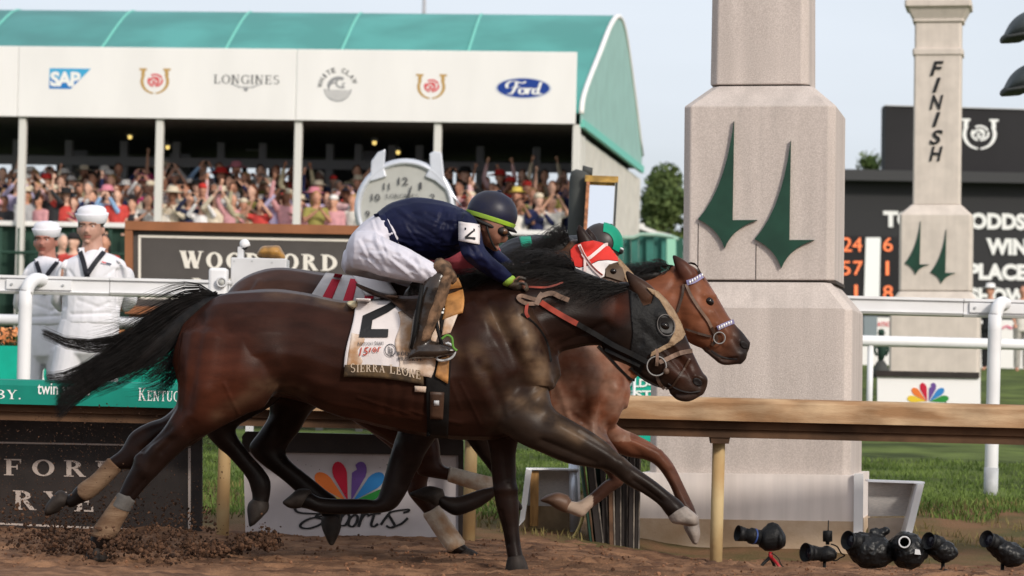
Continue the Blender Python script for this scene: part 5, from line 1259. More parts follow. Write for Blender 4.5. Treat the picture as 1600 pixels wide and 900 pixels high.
S.loft(D1, [(968, 440, 942, 548, 24), (990, 441, 950, 556, 29), (1018, 450, 958, 562, 31), (1042, 469, 974, 566, 31), (1060, 495, 992, 576, 28), (1073, 527, 1012, 588, 23), (1085, 555, 1030, 598, 20), (1097, 579, 1044, 608, 20), (1106, 594, 1056, 620, 19), (1104, 607, 1070, 625, 13)], DARK, (.030, .017, .012))
S.loft(D1, [(1052, 606, 1046, 614, 10), (1066, 612, 1058, 625, 13), (1080, 612, 1074, 628, 12), (1092, 612, 1086, 624, 9)], (.03, .018, .014))
S.loft(D1, [(1000, 560, 985, 568, 10), (1020, 578, 1004, 590, 12), (1045, 595, 1034, 606, 12)], DARK)
for yo in (-.062, .05):                     # ears, laid back
    S.loft(D1, [(1024, 452, 1006, 478, 11, yo), (1010, 440, 995, 464, 10, yo), (995, 431, 984, 448, 8, yo), (980, 422, 977, 429, 3, yo)], (.07, .035, .022), BLK)
# near hind leg
S.loft(D1, [(452, 540, 286, 520, 56, -.10), (442, 585, 280, 575, 60, -.12), (425, 622, 278, 612, 54, -.13), (384, 648, 272, 640, 44, -.14), (336, 672, 256, 668, 33, -.14), (300, 693, 236, 690, 25, -.14), (270, 718, 213, 711, 20, -.14), (250, 738, 207, 727, 19, -.14), (229, 760, 195, 750, 15, -.14), (206, 788, 183, 775, 13, -.14), (196, 806, 168, 796, 14, -.14), (184, 833, 147, 825, 17, -.14), (168, 848, 141, 842, 15, -.14), (158, 862, 140, 858, 15, -.14)], SIDE, BLK)
# far hind leg
S.loft(D1, [(400, 580, 300, 560, 50, .12), (360, 640, 282, 620, 42, .14), (310, 690, 258, 650, 32, .14), (275, 705, 232, 660, 26, .14), (238, 722, 205, 676, 21, .14), (212, 734, 189, 702, 17, .14), (186, 735, 169, 718, 14, .14), (164, 758, 146, 742, 14, .14), (140, 780, 119, 761, 16, .14), (126, 787, 112, 770, 14, .14), (112, 794, 100, 776, 14, .14)], SIDE, BLK)
# near fore, stretched out
S.loft(D1, [(812, 565, 745, 600, 40, -.02), (846, 606, 775, 660, 46, -.09), (868, 640, 806, 690, 40, -.125), (890, 655, 842, 706, 34, -.15), (925, 676, 886, 724, 26, -.15), (952, 697, 926, 731, 22, -.15), (972, 713, 951, 737, 21, -.15), (996, 732, 978, 757, 18, -.15), (1022, 750, 1004, 771, 15, -.15), (1047, 770, 1028, 788, 15, -.15), (1065, 784, 1040, 803, 18, -.15), (1074, 797, 1046, 810, 16, -.15)], (.028, .018, .013), DARK)
# far fore, planted
S.loft(D1, [(735, 620, 820, 615, 40, .10), (752, 660, 818, 660, 36, .12), (764, 700, 808, 700, 24, .13), (768, 740, 806, 738, 19, .13), (771, 768, 809, 766, 18, .13), (776, 796, 811, 792, 17, .13), (784, 822, 811, 818, 14, .13), (789, 848, 813, 845, 14, .13), (792, 866, 816, 862, 16, .13), (794, 876, 819, 874, 17, .13)], SIDE, DARK)
me = S.melt("body", .0067, 7)
relax(me, [(815, 645, 62), (760, 640, 40), (800, 690, 34), (400, 640, 50), (420, 600, 46), (330, 640, 40), (870, 560, 30), (780, 590, 40)], 46)
bulge(me, D1, [
    (470, 560, 520, 650, 20, 14), (335, 500, 430, 600, 40, 12), (300, 560, 330, 650, 22, 10), (360, 520, 345, 640, 12, -9), (425, 480, 470, 560, 22, -8), (545, 500, 650, 600, 60, 6),
    (432, 622, 520, 655, 10, -12), (470, 590, 440, 640, 16, -10),
    (800, 480, 848, 590, 17, 20), (775, 500, 812, 600, 11, -13), (842, 600, 842, 622, 13, 16), (745, 520, 790, 640, 30, 12), (705, 500, 725, 640, 16, -9), (790, 620, 850, 650, 12, -8),
    (862, 650, 960, 708, 8, 8), (850, 690, 940, 722, 7, -6), (985, 742, 1035, 782, 5, -4),
    (830, 470, 930, 490, 26, 6), (860, 540, 950, 515, 10, -8), (880, 470, 960, 480, 14, -6),
    (960, 500, 985, 550, 22, 8), (1010, 520, 1070, 575, 6, -6), (1020, 560, 1060, 590, 6, 6), (1089, 596, 1093, 602, 5, -12), (1086, 589, 1099, 592, 4, 7), (1052, 617, 1088, 616, 2, -7),
    (1030, 492, 1044, 494, 5, 7), (1037, 509, 1037, 509, 8, -7),
    (240, 700, 226, 735, 7, 6), (262, 690, 240, 730, 7, -6), (280, 640, 300, 690, 9, -7), (320, 610, 290, 680, 10, 8)] +
    [(870, 655, 965, 712, 4, -6), (846, 690, 930, 725, 3.2, -5), (972, 722, 972, 722, 7, 5), (990, 752, 1030, 782, 2.6, -5), (905, 672, 950, 700, 3, 4),
     (302, 660, 252, 705, 5, -5), (264, 668, 224, 704, 4, -7), (214, 716, 216, 722, 5, 4), (224, 752, 198, 782, 3, -5), (318, 500, 298, 640, 6, -5), (352, 500, 330, 650, 7, -4), (432, 560, 402, 640, 9, 7),
     (742, 472, 800, 580, 6, 6), (760, 470, 815, 570, 4, -5), (800, 642, 850, 606, 4, -7), (760, 580, 790, 650, 5, -6), (730, 560, 770, 640, 6, 5),
     (870, 545, 945, 505, 4, -6), (800, 472, 905, 455, 9, 5), (770, 520, 870, 480, 7, -4),
     (1030, 540, 1062, 577, 1.8, 3.5), (1046, 528, 1066, 560, 1.8, 3), (1036, 548, 1048, 560, 1.5, 3), (986, 562, 1001, 536, 4, -4), (1001, 536, 1001, 505, 4, -4), (1042, 527, 1076, 562, 3, 5), (1062, 560, 1080, 590, 3, -4),
     (783, 800, 793, 850, 2.5, -4), (775, 766, 806, 764, 5, 4), (786, 700, 792, 750, 3, -4),
     (690, 560, 720, 640, 1.8, 2.5), (720, 600, 750, 660, 1.6, 2.5), (640, 640, 720, 662, 1.8, 2.5), (560, 620, 640, 645, 1.8, 2.2), (400, 640, 430, 600, 1.8, 2.5), (350, 600, 372, 645, 1.8, 2.5)] +
    [(600 + 22 * i, 560, 590 + 22 * i, 640, 5, 2.2) for i in range(5)] + [(611 + 22 * i, 560, 601 + 22 * i, 640, 4, -1.8) for i in range(5)], gain=1.55)
# dust caked on the coat
DUST = [(808, 496, 846, 585, 12, .95), (846, 600, 843, 622, 8, .9), (768, 498, 796, 526, 10, .5), (742, 546, 756, 588, 10, .4), (800, 620, 905, 684, 7, .65), (690, 520, 720, 560, 9, .25), (500, 466, 540, 476, 8, .5), (398, 602, 470, 612, 7, .3), (340, 650, 420, 600, 8, .25), (420, 456, 480, 461, 7, .3), (930, 684, 985, 722, 4, .35)]
def coat1(co, c_, n):
    x, y = PX(co)
    red = max(0, 1 - math.hypot((x - 330) / 110, (y - 590) / 110)) * .9 + max(0, 1 - math.hypot((x - 570) / 130, (y - 660) / 40)) * .35 + max(0, 1 - math.hypot((x - 966) / 30, (y - 480) / 34)) * .8 + max(0, 1 - math.hypot((x - 1068) / 40, (y - 575) / 40)) * .5
    red = min(1, red)
    c_ = tuple(a * (1 - red) + b_ * red for a, b_ in zip(c_, (.070, .0185, .0085)))
    if n.y < 0.5:
        k = 0
        for x1, y1, x2, y2, s_, a in DUST:
            dx, dy = x2 - x1, y2 - y1; L = dx * dx + dy * dy; t = min(1, max(0, ((x - x1) * dx + (y - y1) * dy) / L)); d = math.hypot(x - x1 - t * dx, y - y1 - t * dy)
            k = max(k, a * math.exp(-d * d / (2 * s_ * s_)))
        k *= max(0, min(1, .75 + .9 * mnoise.fractal(co * 9, .8, 2, 4)))
        c_ = tuple(lerp(a, b_, k) for a, b_ in zip(c_, (.135, .085, .05)))
    return c_
recolor(me, coat1)
T1 = bvh(me); link("body", me, M_coat, h1, True)
# hooves, bandages
hoof(D1, [(160, 858, 141, 852, 16, -.14), (166, 866, 135, 864, 19, -.14), (170, 874, 132, 875, 21, -.14)], h1)
hoof(D1, [(106, 772, 100, 792, 15, .14), (92, 766, 92, 800, 18, .14), (74, 786, 76, 806, 18, .14), (70, 798, 72, 806, 12, .14)], h1)
o = hoof(D1, [(1072, 791, 1043, 803, 18, -.15), (1080, 797, 1045, 811, 20, -.15), (1090, 806, 1052, 818, 21, -.15), (1092, 816, 1066, 820, 16, -.15)], h1, M_hoofpale)
hoof(D1, [(793, 870, 818, 868, 18, .13), (790, 884, 824, 882, 21, .13), (789, 894, 827, 893, 22, .13)], h1)
part("bandage", D1, [(209, 788, 181, 774, 15.5, -.14), (199, 806, 166, 795, 16.5, -.14), (190, 822, 154, 812, 18, -.14), (185, 833, 145, 825, 20, -.14), (176, 842, 141, 834, 18, -.14)], M_tanwrap, h1, .005, 1)
part("bandage_top", D1, [(211, 784, 184, 770, 15.8, -.14), (203, 800, 172, 788, 17, -.14)], M_greywrap, h1, .005, 1)
part("bandage", D1, [(190, 735, 168, 716, 16, .14), (166, 760, 145, 741, 16.5, .14), (148, 776, 124, 756, 18, .14), (137, 783, 118, 766, 17, .14)], M_tanwrap, h1, .005, 1)
# tail
rnd = random.Random(4); paths = []
def tailhair(n, ctrl, spread, r=1.0, yb=.0):
    for i in range(n):
        a = rnd.gauss(0, 1); q = []
        u = rnd.uniform(-1, 1)
        for j, (x, y, w) in enumerate(ctrl):
            q.append(P(x + spread * rnd.gauss(0, .25) * j, y + u * w + rnd.gauss(0, .12) * w + (rnd.gauss(0, 3) if j == 3 else 0), D1 + yb + rnd.gauss(0, .018 * (j + .5))))
        paths.append(hairpath(*q, n=8))
tailhair(873, [(340, 464, 6), (262, 468, 22), (200, 560, 34), (92, 620, 22)], 6)
tailhair(540, [(338, 466, 8), (285, 490, 26), (240, 560, 34), (150, 590, 26)], 9)
tailhair(416, [(338, 464, 8), (250, 500, 22), (150, 575, 22), (90, 640, 17)], 4)
tailhair(416, [(338, 466, 8), (300, 490, 22), (280, 545, 26), (232, 575, 24)], 8)
tailhair(228, [(320, 470, 8), (240, 520, 18), (150, 570, 12), (68, 520, 5)], 3)
tailhair(187, [(320, 470, 8), (230, 520, 18), (130, 598, 12), (72, 592, 6)], 3)
tailhair(83, [(335, 462, 4), (280, 430, 22), (230, 520, 40), (180, 500, 30)], 12, 1)
tailhair(187, [(330, 480, 8), (290, 560, 30), (260, 600, 20), (215, 600, 26)], 12)
tailhair(145, [(336, 466, 8), (270, 470, 30), (200, 545, 40), (150, 560, 50)], 12)
tailhair(124, [(330, 475, 8), (292, 520, 24), (272, 590, 20), (246, 612, 16)], 10)
for i in range(0, len(paths)): pass
strands("tail", M_hair, h1, paths, .0015)
part("tail_core", D1, [(352, 458, 344, 474, 12), (318, 464, 320, 494, 16), (284, 482, 292, 524, 16), (246, 512, 254, 556, 14), (205, 546, 212, 580, 10), (165, 574, 170, 596, 6)], M_hair, h1, .008, 3)
# mane blown back over the crest
def mane(D, crest, n, L, parent, seed, lift=10, droop=24, yj=.05, m=None, back=1.0, r=.0015, fade=0.0):
    rn = random.Random(seed); ps = []
    for i in range(n):
        t = rn.random(); k = t * (len(crest) - 1); j = min(int(k), len(crest) - 2); f = k - j
        x = lerp(crest[j][0], crest[j + 1][0], f); y = lerp(crest[j][1], crest[j + 1][1], f) + rn.uniform(-3, 5)
        side = -rn.random() ** .6; l = L * rn.uniform(.6, 1.15)
        y0 = D + rn.uniform(-.05, .02)
        up = lift * rn.uniform(.3, 1.5) * (1 - fade * t); dr = droop * rn.uniform(-.25, 1.2)
        ps.append(hairpath(P(x, y, y0), P(x - .22 * l * back + rn.gauss(0, 3), y - up, y0 + side * .03), P(x - .62 * l * back + rn.gauss(0, 5), y - up * .5 + dr * .25 + rn.gauss(0, 4), y0 + side * yj * 1.4), P(x - l * back + rn.gauss(0, 7), y + dr + rn.gauss(0, 6), y0 + side * yj * 2), 7))
    return strands("mane", m or M_hair, parent, ps, r)
crest1 = [(735, 446), (775, 428), (820, 418), (865, 419), (910, 426), (950, 434), (990, 444)]
mane(D1, [(735, 450), (775, 436), (820, 422), (865, 420), (910, 430), (950, 440), (990, 450)], 1500, 78, h1, 3, 20, 26, fade=1.15)
mane(D1, [(905, 432), (950, 441), (990, 450)], 500, 60, h1, 5, -6, 34, .06)
mane(D1, [(835, 412), (870, 412), (900, 420)], 320, 48, h1, 8, 26, -6, .05)
part("crest_hair", D1, [(738, 444, 745, 466, 10), (780, 428, 788, 452, 13), (830, 408, 836, 448, 15), (880, 412, 882, 454, 17), (925, 429, 925, 468, 18), (960, 441, 956, 472, 18), (986, 449, 978, 466, 14)], M_hair, h1, .009, 3)
# eye, blinker hood
def eye(tree, D, px, py, r, parent, out=.003):
    q = hit(tree, px, py, D, 0.0) or P(px, py, D - .08); b = MB(); b.ball(q + Vector((0, pxr(r, D) * .1 - out, 0)), (pxr(r, D) * 1.15, pxr(r, D) * .8, pxr(r, D) * .9), 16, 12, Quaternion((0, 1, 0), R(35))); return b.build("eye", M_eye, parent, True)
M_hood = mat("black_hood_cloth", (0.006, 0.0058, 0.006), .6, spec=.2, var=.35, scale=16, bump=.35, bscale=60)
M_dusty = mat("dusty_hood_front", (0.21, 0.135, 0.08), .9, scale=30, col2=(.30, .21, .13), bump=.6, bscale=90)
def hoodpoly(poly, name, m, off, D=D1, tree=T1, parent=h1, n=34):
    """a cloth cut to a polygon of photo points, lying on the head"""
    xs = [p[0] for p in poly]; ys = [p[1] for p in poly]; x0, x1, y0, y1 = min(xs), max(xs), min(ys), max(ys)
    bm = bmesh.new(); vs = [bm.verts.new((x, y, 0)) for x, y in poly]; f = bm.faces.new(vs)
    for k in range(1, n):
        for nrm, co in (((1, 0, 0), (lerp(x0, x1, k / n), 0, 0)), ((0, 1, 0), (0, lerp(y0, y1, k / n), 0))):
            bmesh.ops.bisect_plane(bm, geom=bm.verts[:] + bm.edges[:] + bm.faces[:], plane_co=co, plane_no=nrm)
    pts = [(v.co.x, v.co.y) for v in bm.verts]; bm.verts.index_update(); fs = [tuple(v.index for v in f.verts) for f in bm.faces]; bm.free()
    return_o = []
    q = [hit(tree, x, y, D, off) for x, y in pts]; good = [i for i, v in enumerate(q) if v]
    for i, v in enumerate(q):
        if v is None:
            j = min(good, key=lambda g: (pts[g][0] - pts[i][0]) ** 2 + (pts[g][1] - pts[i][1]) ** 2); q[i] = P(pts[i][0], pts[i][1], q[j].y)
    b = MB(); b.add(q, fs); o = b.build(name, m, parent, True)
    s_ = o.modifiers.new("thick", 'SOLIDIFY'); s_.thickness = .004; s_.offset = 0
    return o
hoodpoly([(983, 452), (996, 460), (1005, 478), (1018, 474), (1022, 458), (1034, 470), (1042, 486), (1052, 505), (1056, 522), (1048, 536), (1030, 545), (1012, 556), (1001, 584), (990, 578), (984, 560), (989, 520), (985, 480)], "blinker_hood", M_hood, .007)
hoodpoly([(1010, 449), (1028, 455), (1041, 468), (1053, 484), (1064, 503), (1071, 522), (1066, 530), (1052, 540), (1034, 549), (1016, 558), (1018, 550), (1044, 536), (1052, 522), (1050, 505), (1040, 484), (1030, 468), (1018, 458)], "hood_front", M_dusty, .010)
rp = [(1041 + 13.5 * math.cos(2 * math.pi * k / 16) + 2 * math.sin(2 * math.pi * k / 16), 508 + 16.5 * math.sin(2 * math.pi * k / 16)) for k in range(17)]
strap(T1, D1, rp, 1.3, mat("dull_rim", (.11, .10, .095), .55), "blinker_rim", h1, .020, .006)
hoodpoly([(1041 + .92 * (x - 1041), 508 + .92 * (y - 508)) for x, y in rp[:-1]], "blinker_cup", mat("blinker_cup_black", (.010, .009, .009), .5), .014, n=8)
eye(T1, D1, 1038, 509, 7.5, h1, .012)
M_dkskin = mat("dark_muzzle", (.010, .008, .008), .6)
def nostril(tree, D, cx, cy, rx, ry, ang, parent):
    ca, sa = math.cos(ang), math.sin(ang); pts = [(cx + rx * math.cos(t) * ca - ry * math.sin(t) * sa, cy + rx * math.cos(t) * sa + ry * math.sin(t) * ca) for t in [2 * math.pi * k / 14 for k in range(14)]]
    hoodpoly(pts, "nostril", M_dkskin, .004, D, tree, parent, 5)
nostril(T1, D1, 1090, 597, 8, 5.5, R(35), h1)
strap(T1, D1, [(1044, 599), (1054, 606), (1066, 611), (1080, 613), (1094, 611)], 2, M_dkskin, "mouth", h1, .002, .003)
# bridle and reins
def bring(x, y, r, D, tree, parent, off=.02, name="bit_ring"):
    q = hit(tree, x, y, D, off) or P(x, y, D - .1); return ring(q, pxr(r, D), .0035, mat("dull_bit_steel", (.22, .21, .20), .45, spec=.5), name, parent)
strap(T1, D1, [(1082, 548), (1062, 552), (1040, 562), (1030, 566)], 7, M_rein, "noseband", h1, .008)
strap(T1, D1, [(1078, 560), (1070, 575), (1060, 590), (1050, 604), (1040, 608)], 3, M_brownl, "noseband", h1, .008)
strap(T1, D1, [(1026, 545), (1027, 560), (1026, 572)], 5, M_rein, "cheek_strap", h1, .009)
bring(1026, 572, 15, D1, T1, h1)
strap(T1, D1, [(1026, 586), (1030, 598), (1038, 608)], 5, M_brownl, "chin_strap", h1, .012)
b = MB(); q = hit(T1, 1041, 580, D1, .025) or P(1041, 580, D1 - .1); b.ball(q, pxr(5, D1), 8, 6); b.build("bit_cheek", M_rein, h1, True)
strap(T1, D1, [(1012, 566), (985, 552), (960, 540), (930, 522), (902, 506)], 8, M_black, "rein", h1, .012)
strap(T1, D1, [(902, 506), (880, 494), (860, 482), (845, 472)], 8.5, M_redl, "rein_grip", h1, .014)
strap(T1, D1, [(1000, 572), (975, 560), (945, 546)], 5, M_black, "rein", h1, .016)
strap(T1, D1, [(845, 470), (830, 466), (815, 462), (810, 466), (822, 474), (840, 474)], 6, M_rein, "rein_knot", h1, .022)
strap(T1, D1, [(838, 476), (842, 466), (848, 458)], 8, M_rein, "rein_knot", h1, .028)
strap(T1, D1, [(846, 462), (862, 458), (876, 464), (889, 469)], 7.5, M_rein, "rein_end", h1, .025)
strap(T1, D1, [(824, 474), (822, 488), (826, 496)], 5, M_redl, "rein_loop", h1, .018)
strap(T1, D1, [(826, 448), (850, 449), (866, 446), (880, 441)], 3, M_redl, "rein", h1, .02)
strap(T1, D1, [(815, 490), (838, 508), (855, 535), (861, 565)], 3, M_black, "breastplate_strap", h1, .006)
# saddle cloth, girth, saddle
M_cloth = mat("white_cloth", (0.62, 0.57, 0.56), .9, var=.05, scale=6, bump=.25, bscale=24)
M_clothmud = mat("muddy_cloth", (0.36, 0.20, 0.10), .9, scale=10, col2=(0.62, 0.52, 0.44), bump=.4, bscale=30, detail=8)
M_hem = mat("brown_hem", (0.045, 0.030, 0.018), .85, scale=14, col2=(.12, .075, .035), bump=.3)
M_orange = mat("orange_leather", (0.36, 0.17, 0.055), .6, var=.35, scale=12, bump=.25)
def wav(x, y, u, w): return x + 2.0 * math.sin(6 * w + 4 * u), y + 3 * w * math.sin(7 * u + .5)
sc_ = drape(T1, D1, [(556, 467), (642, 470), (648, 584), (538, 572)], 30, 26, .016, "saddlecloth", M_cloth, h1, .006, edge=wav)
M_smear = M_clothmud
drape(T1, D1, [(622, 488), (700, 470), (672, 590), (620, 580)], 16, 18, .020, "saddlecloth_fold", M_clothmud, h1, .008, edge=lambda x, y, u, w: (x + 4 * math.sin(9 * w), y))
drape(T1, D1, [(549, 520), (566, 524), (560, 582), (541, 574)], 6, 10, .019, "mud_smear", M_clothmud, h1, .002, edge=lambda x, y, u, w: (x + 5 * math.sin(11 * w) * u, y))
hem = drape(T1, D1, [(539, 570), (661, 580), (662, 602), (537, 589)], 30, 5, .022, "hem_band", M_hem, h1, .004, edge=lambda x, y, u, w: (x, y - 5 * math.sin(3.1 * u) * .8))
def cloth_print(shape, xa, xb, ya, yb, m, par, slope=0.0, arch=0.0, off=.028):
    vs, fs = shape
    gs = split_x(shape) if (xb - xa) / max(1, len(split_x(shape))) > 6 else [fs]
    if len(gs) > 1:
        for g in gs: cloth_print((vs, g), xa, xb, ya, yb, m, par, slope, arch, off)
        return
    pts = []
    for i, (u, v) in enumerate(vs):
        pts.append((xa + (xb - xa) * u, yb + (ya - yb) * v + slope * (xb - xa) * u - arch * math.sin(math.pi * u)))
    b = MB()
    qs = [hit(T1, x, y, D1, off) or P(x, y, D1 - .3) for x, y in pts]
    for i, f in enumerate(fs): b.add([qs[k] + Vector((0, -.00004 * (i % 40), 0)) for k in f], [tuple(range(len(f)))])
    return b.build("lettering", m, par)
cloth_print(serif2d("SIERRA LEONE", .17, .16, .86), 548, 657, 568, 582, mat("cream_thread", (.50, .40, .30), .8), hem, .10, 5, .027)
two = [(561, 527), (606, 527), (607, 514), (580, 514), (582, 500), (606, 488), (618, 480), (619, 466), (604, 476), (567, 493)]
cloth_print(([(x, y) for x, y in two], [tuple(range(len(two)))]), 0, 1, 1, 0, M_print_k, sc_, 0, 0, .026) if False else None
bm = bmesh.new(); bm.faces.new([bm.verts.new((x, y, 0)) for x, y in two]); bmesh.ops.triangulate(bm, faces=bm.faces[:]); bmesh.ops.subdivide_edges(bm, edges=bm.edges[:], cuts=3, use_grid_fill=True); bm.verts.index_update()
pts = [(v.co.x, v.co.y) for v in bm.verts]; fs = [tuple(v.index for v in f.verts) for f in bm.faces]; bm.free()
drape_poly(T1, D1, (pts, fs), .0265, "number_print", M_print_k, sc_)
cloth_print(serif2d("KENTUCKY DERBY", .2, .16, .85), 559, 600, 534, 540, M_ink, sc_, -.03)
M_redink = mat("red_ink", (.40, .06, .035), .7)
cloth_print(text2d("15", .01, .25), 561, 576, 543, 556, M_redink, sc_, -.05)
cloth_print(stroke2d([[(0, .2), (.15, .9)], [(.3, .5), (.45, .9), (.6, .5), (.45, .2), (.3, .5)], [(.42, .5), (.5, .6), (.45, .45)], [(.75, .2), (.85, .9), (1, .8)]], .1), 577, 595, 542, 553, M_redink, sc_, -.05)
q = S_arc(.5, .5, .5, .5, 0, 360, .07, .07, 24); vs, fs = [], []
for p in q: fs.append(tuple(range(len(vs), len(vs) + 4))); vs += p
cloth_print((vs, fs), 601, 619, 537, 557, M_ink, sc_)
cloth_print(serif2d("WR", .2, .0), 606, 615, 541, 553, M_ink, sc_, .5)
cloth_print(serif2d("WOODFORD", .2, .16), 619, 668, 549, 555, M_ink, sc_, .03)
cloth_print(serif2d("RESERVE", .2, .16), 621, 660, 558, 563, M_ink, sc_, .03)
drape(T1, D1, [(664, 556), (704, 560), (700, 684), (668, 682)], 8, 22, .012, "girth", M_black, h1, .012)
drape(T1, D1, [(672, 612), (694, 613), (692, 655), (672, 654)], 4, 8, .022, "girth_buckle", M_brownl, h1, .008)
drape(T1, D1, [(678, 626), (686, 626), (686, 634), (678, 634)], 2, 2, .028, "buckle", M_steel, h1, .004)
drape(T1, D1, [(648, 603), (666, 604), (665, 613), (648, 612)], 3, 2, .016, "cloth_tag", M_clothmud, h1, .003)
drape(T1, D1, [(690, 438), (716, 434), (722, 488), (690, 500)], 8, 10, .03, "pommel_pad", M_orange, h1, .016, edge=lambda x, y, u, w: (x + 6 * math.sin(3 * w), y))
drape(T1, D1, [(696, 490), (718, 484), (704, 520), (690, 524)], 5, 6, .026, "cloth_corner", M_clothmud, h1, .006)
drape(T1, D1, [(684, 470), (702, 466), (704, 512), (688, 520)], 6, 8, .026, "cloth_panel", M_black, h1, .004)
cloth_print(text2d("G", .03), 685, 698, 474, 490, M_print_w, h1, 0, 0, .034)
drape(T1, D1, [(686, 560), (702, 556), (700, 600), (680, 588)], 4, 5, .03, "girth_flap", M_orange, h1, .005)
sd = Soup(); sd.loft(D1, [(556, 442, 557, 447, 30), (574, 449, 573, 457, 44), (596, 457, 594, 466, 52), (622, 462, 620, 476, 56), (650, 463, 648, 480, 56), (680, 456, 682, 476, 52), (704, 442, 712, 468, 44), (716, 436, 722, 458, 34)], (1, 1, 1))
link("saddle", sd.melt("saddle", .007, 3), M_brownl, h1, True)
drape(T1, D1, [(602, 462), (664, 466), (664, 512), (634, 490)], 10, 8, .05, "saddle_flap", M_brownl, h1, .010)
part("saddle_pad_roll", D1, [(543, 472, 549, 482, 60), (548, 470, 556, 488, 66), (556, 470, 562, 484, 60)], mat("cream_foam", (.55, .47, .30), .8), h1, .007, 2)

# ------------------------------------------------------------------ the middle horse (red and white hood)
Dm = 16.66
h2 = thing("horse", "bay racehorse in the middle of the trio with red and white hood and striped saddlecloth", "horse", (P(590, 880, Dm).x, Dm, 0))
S = Soup(); BAY = (.055, .024, .016); BAYD = (.020, .012, .010)
S.loft(Dm, [(352, 462, 330, 590, 40), (368, 442, 345, 615, 66), (390, 428, 370, 622, 80), (416, 420, 405, 625, 88), (442, 418.5, 440, 625, 90), (470, 421, 470, 628, 90), (510, 427, 510, 634, 90), (580, 432, 580, 650, 92), (650, 436, 650, 662, 90), (720, 436, 730, 668, 82), (775, 432, 795, 650, 70), (806, 452, 830, 610, 50)], BAY, BAYD)
S.loft(Dm, [(748, 430, 810, 590, 52), (795, 412, 845, 550, 44), (840, 392, 878, 520, 36), (872, 382, 905, 500, 30), (900, 380, 925, 480, 27)], BAY, BAYD)
S.loft(Dm, [(885, 376, 888, 462, 24), (912, 372, 902, 478, 29), (935, 377, 915, 486, 31), (952, 386, 930, 494, 31), (968, 404, 945, 506, 28), (985, 424, 960, 520, 24), (1003, 446, 975, 532, 21), (1018, 466, 990, 546, 19), (1032, 488, 1004, 556, 18), (1040, 505, 1016, 560, 13)], (.10, .05, .03), (.06, .035, .025))
S.loft(Dm, [(930, 378, 906, 396, 10, -.06), (922, 368, 902, 376, 9, -.06), (912, 356, 900, 360, 6, -.06), (905, 349, 902, 352, 2.5, -.06)], BAYD)
S.loft(Dm, [(936, 376, 918, 388, 9, .06), (928, 364, 914, 368, 7, .06), (920, 356, 914, 360, 3, .06)], BAYD)
# hind legs swung forward
S.loft(Dm, [(470, 590, 360, 580, 56, -.10), (430, 630, 330, 620, 46, -.12), (390, 655, 325, 650, 34, -.13), (368, 672, 322, 678, 26, -.13), (388, 706, 350, 706, 17, -.13), (412, 733, 382, 742, 15, -.13), (423, 752, 391, 762, 16, -.13), (422, 775, 394, 779, 14, -.13), (419, 790, 390, 790, 15, -.13)], BAYD, BLK)
S.loft(Dm, [(560, 600, 430, 580, 58, .10), (510, 628, 421, 628, 46, .12), (485, 645, 420, 650, 36, .13), (468, 674, 404, 676, 27, .13), (448, 700, 389, 698, 21, .13), (452, 718, 400, 718, 19, .13), (482, 743, 440, 749, 15, .13), (510, 766, 470, 775, 15, .13), (530, 782, 494, 795, 16, .13), (533, 805, 503, 806, 15, .13), (532, 818, 504, 815, 15, .13)], BAYD, BLK)
# folded forelegs
S.loft(Dm, [(640, 620, 730, 620, 44, -.08), (622, 672, 694, 668, 36, -.11), (611, 705, 668, 704, 27, -.12), (602, 738, 648, 742, 22, -.12), (593, 768, 632, 776, 20, -.12), (586, 781, 612, 798, 19, -.12), (568, 779, 572, 803, 15, -.12), (530, 779, 530, 804, 13, -.12), (500, 777, 500, 802, 14, -.12), (484, 768, 482, 796, 15, -.12), (474, 766, 468, 794, 14, -.12)], BAYD, BLK)
S.loft(Dm, [(700, 620, 800, 610, 44, .10), (716, 668, 782, 650, 36, .12), (742, 706, 790, 690, 26, .13), (768, 740, 806, 724, 21, .13), (776, 768, 800, 752, 19, .13), (758, 788, 752, 764, 14, .13), (730, 802, 718, 775, 14, .13), (710, 806, 698, 775, 15, .13), (688, 793, 686, 769, 14, .13)], BAYD, BLK)
me = S.melt("body", .0105, 5)
bulge(me, Dm, [(395, 445, 370, 470, 4, -5), (405, 440, 378, 470, 3, 3), (440, 430, 500, 450, 20, 6), (330, 640, 345, 700, 8, 5), (620, 690, 630, 760, 7, -6), (640, 690, 660, 740, 8, 6), (958, 424, 958, 424, 8, -6), (950, 412, 968, 412, 4, 6), (430, 670, 445, 700, 6, -6), (980, 440, 1000, 470, 6, -5)], gain=1.5)
T2 = bvh(me); link("body", me, M_coat, h2, True)
hoof(Dm, [(420, 783, 388, 786, 16, -.13), (420, 796, 386, 796, 18, -.13), (410, 808, 388, 815, 18, -.13), (402, 816, 389, 822, 14, -.13)], h2)
hoof(Dm, [(532, 806, 502, 808, 16, .13), (533, 824, 502, 822, 18, .13), (528, 838, 508, 838, 18, .13), (522, 850, 514, 850, 12, .13)], h2)
hoof(Dm, [(484, 764, 470, 794, 16, -.12), (466, 764, 458, 795, 18, -.12), (452, 775, 450, 793, 16, -.12), (443, 782, 443, 788, 12, -.12)], h2)
hoof(Dm, [(692, 764, 680, 792, 15, .13), (672, 759, 672, 786, 18, .13), (652, 765, 660, 782, 17, .13), (640, 770, 644, 776, 11, .13)], h2)
mane(Dm, [(810, 410), (845, 394), (872, 383), (892, 378)], 460, 46, h2, 11, 18, 26)
mane(Dm, [(868, 380), (890, 372)], 160, 34, h2, 12, 26, 6)
part("crest_hair", Dm, [(796, 402, 800, 424, 10), (840, 382, 846, 414, 14), (868, 368, 876, 410, 16), (884, 366, 890, 390, 12)], M_hair, h2, .009, 3)
rnd = random.Random(9); paths = []
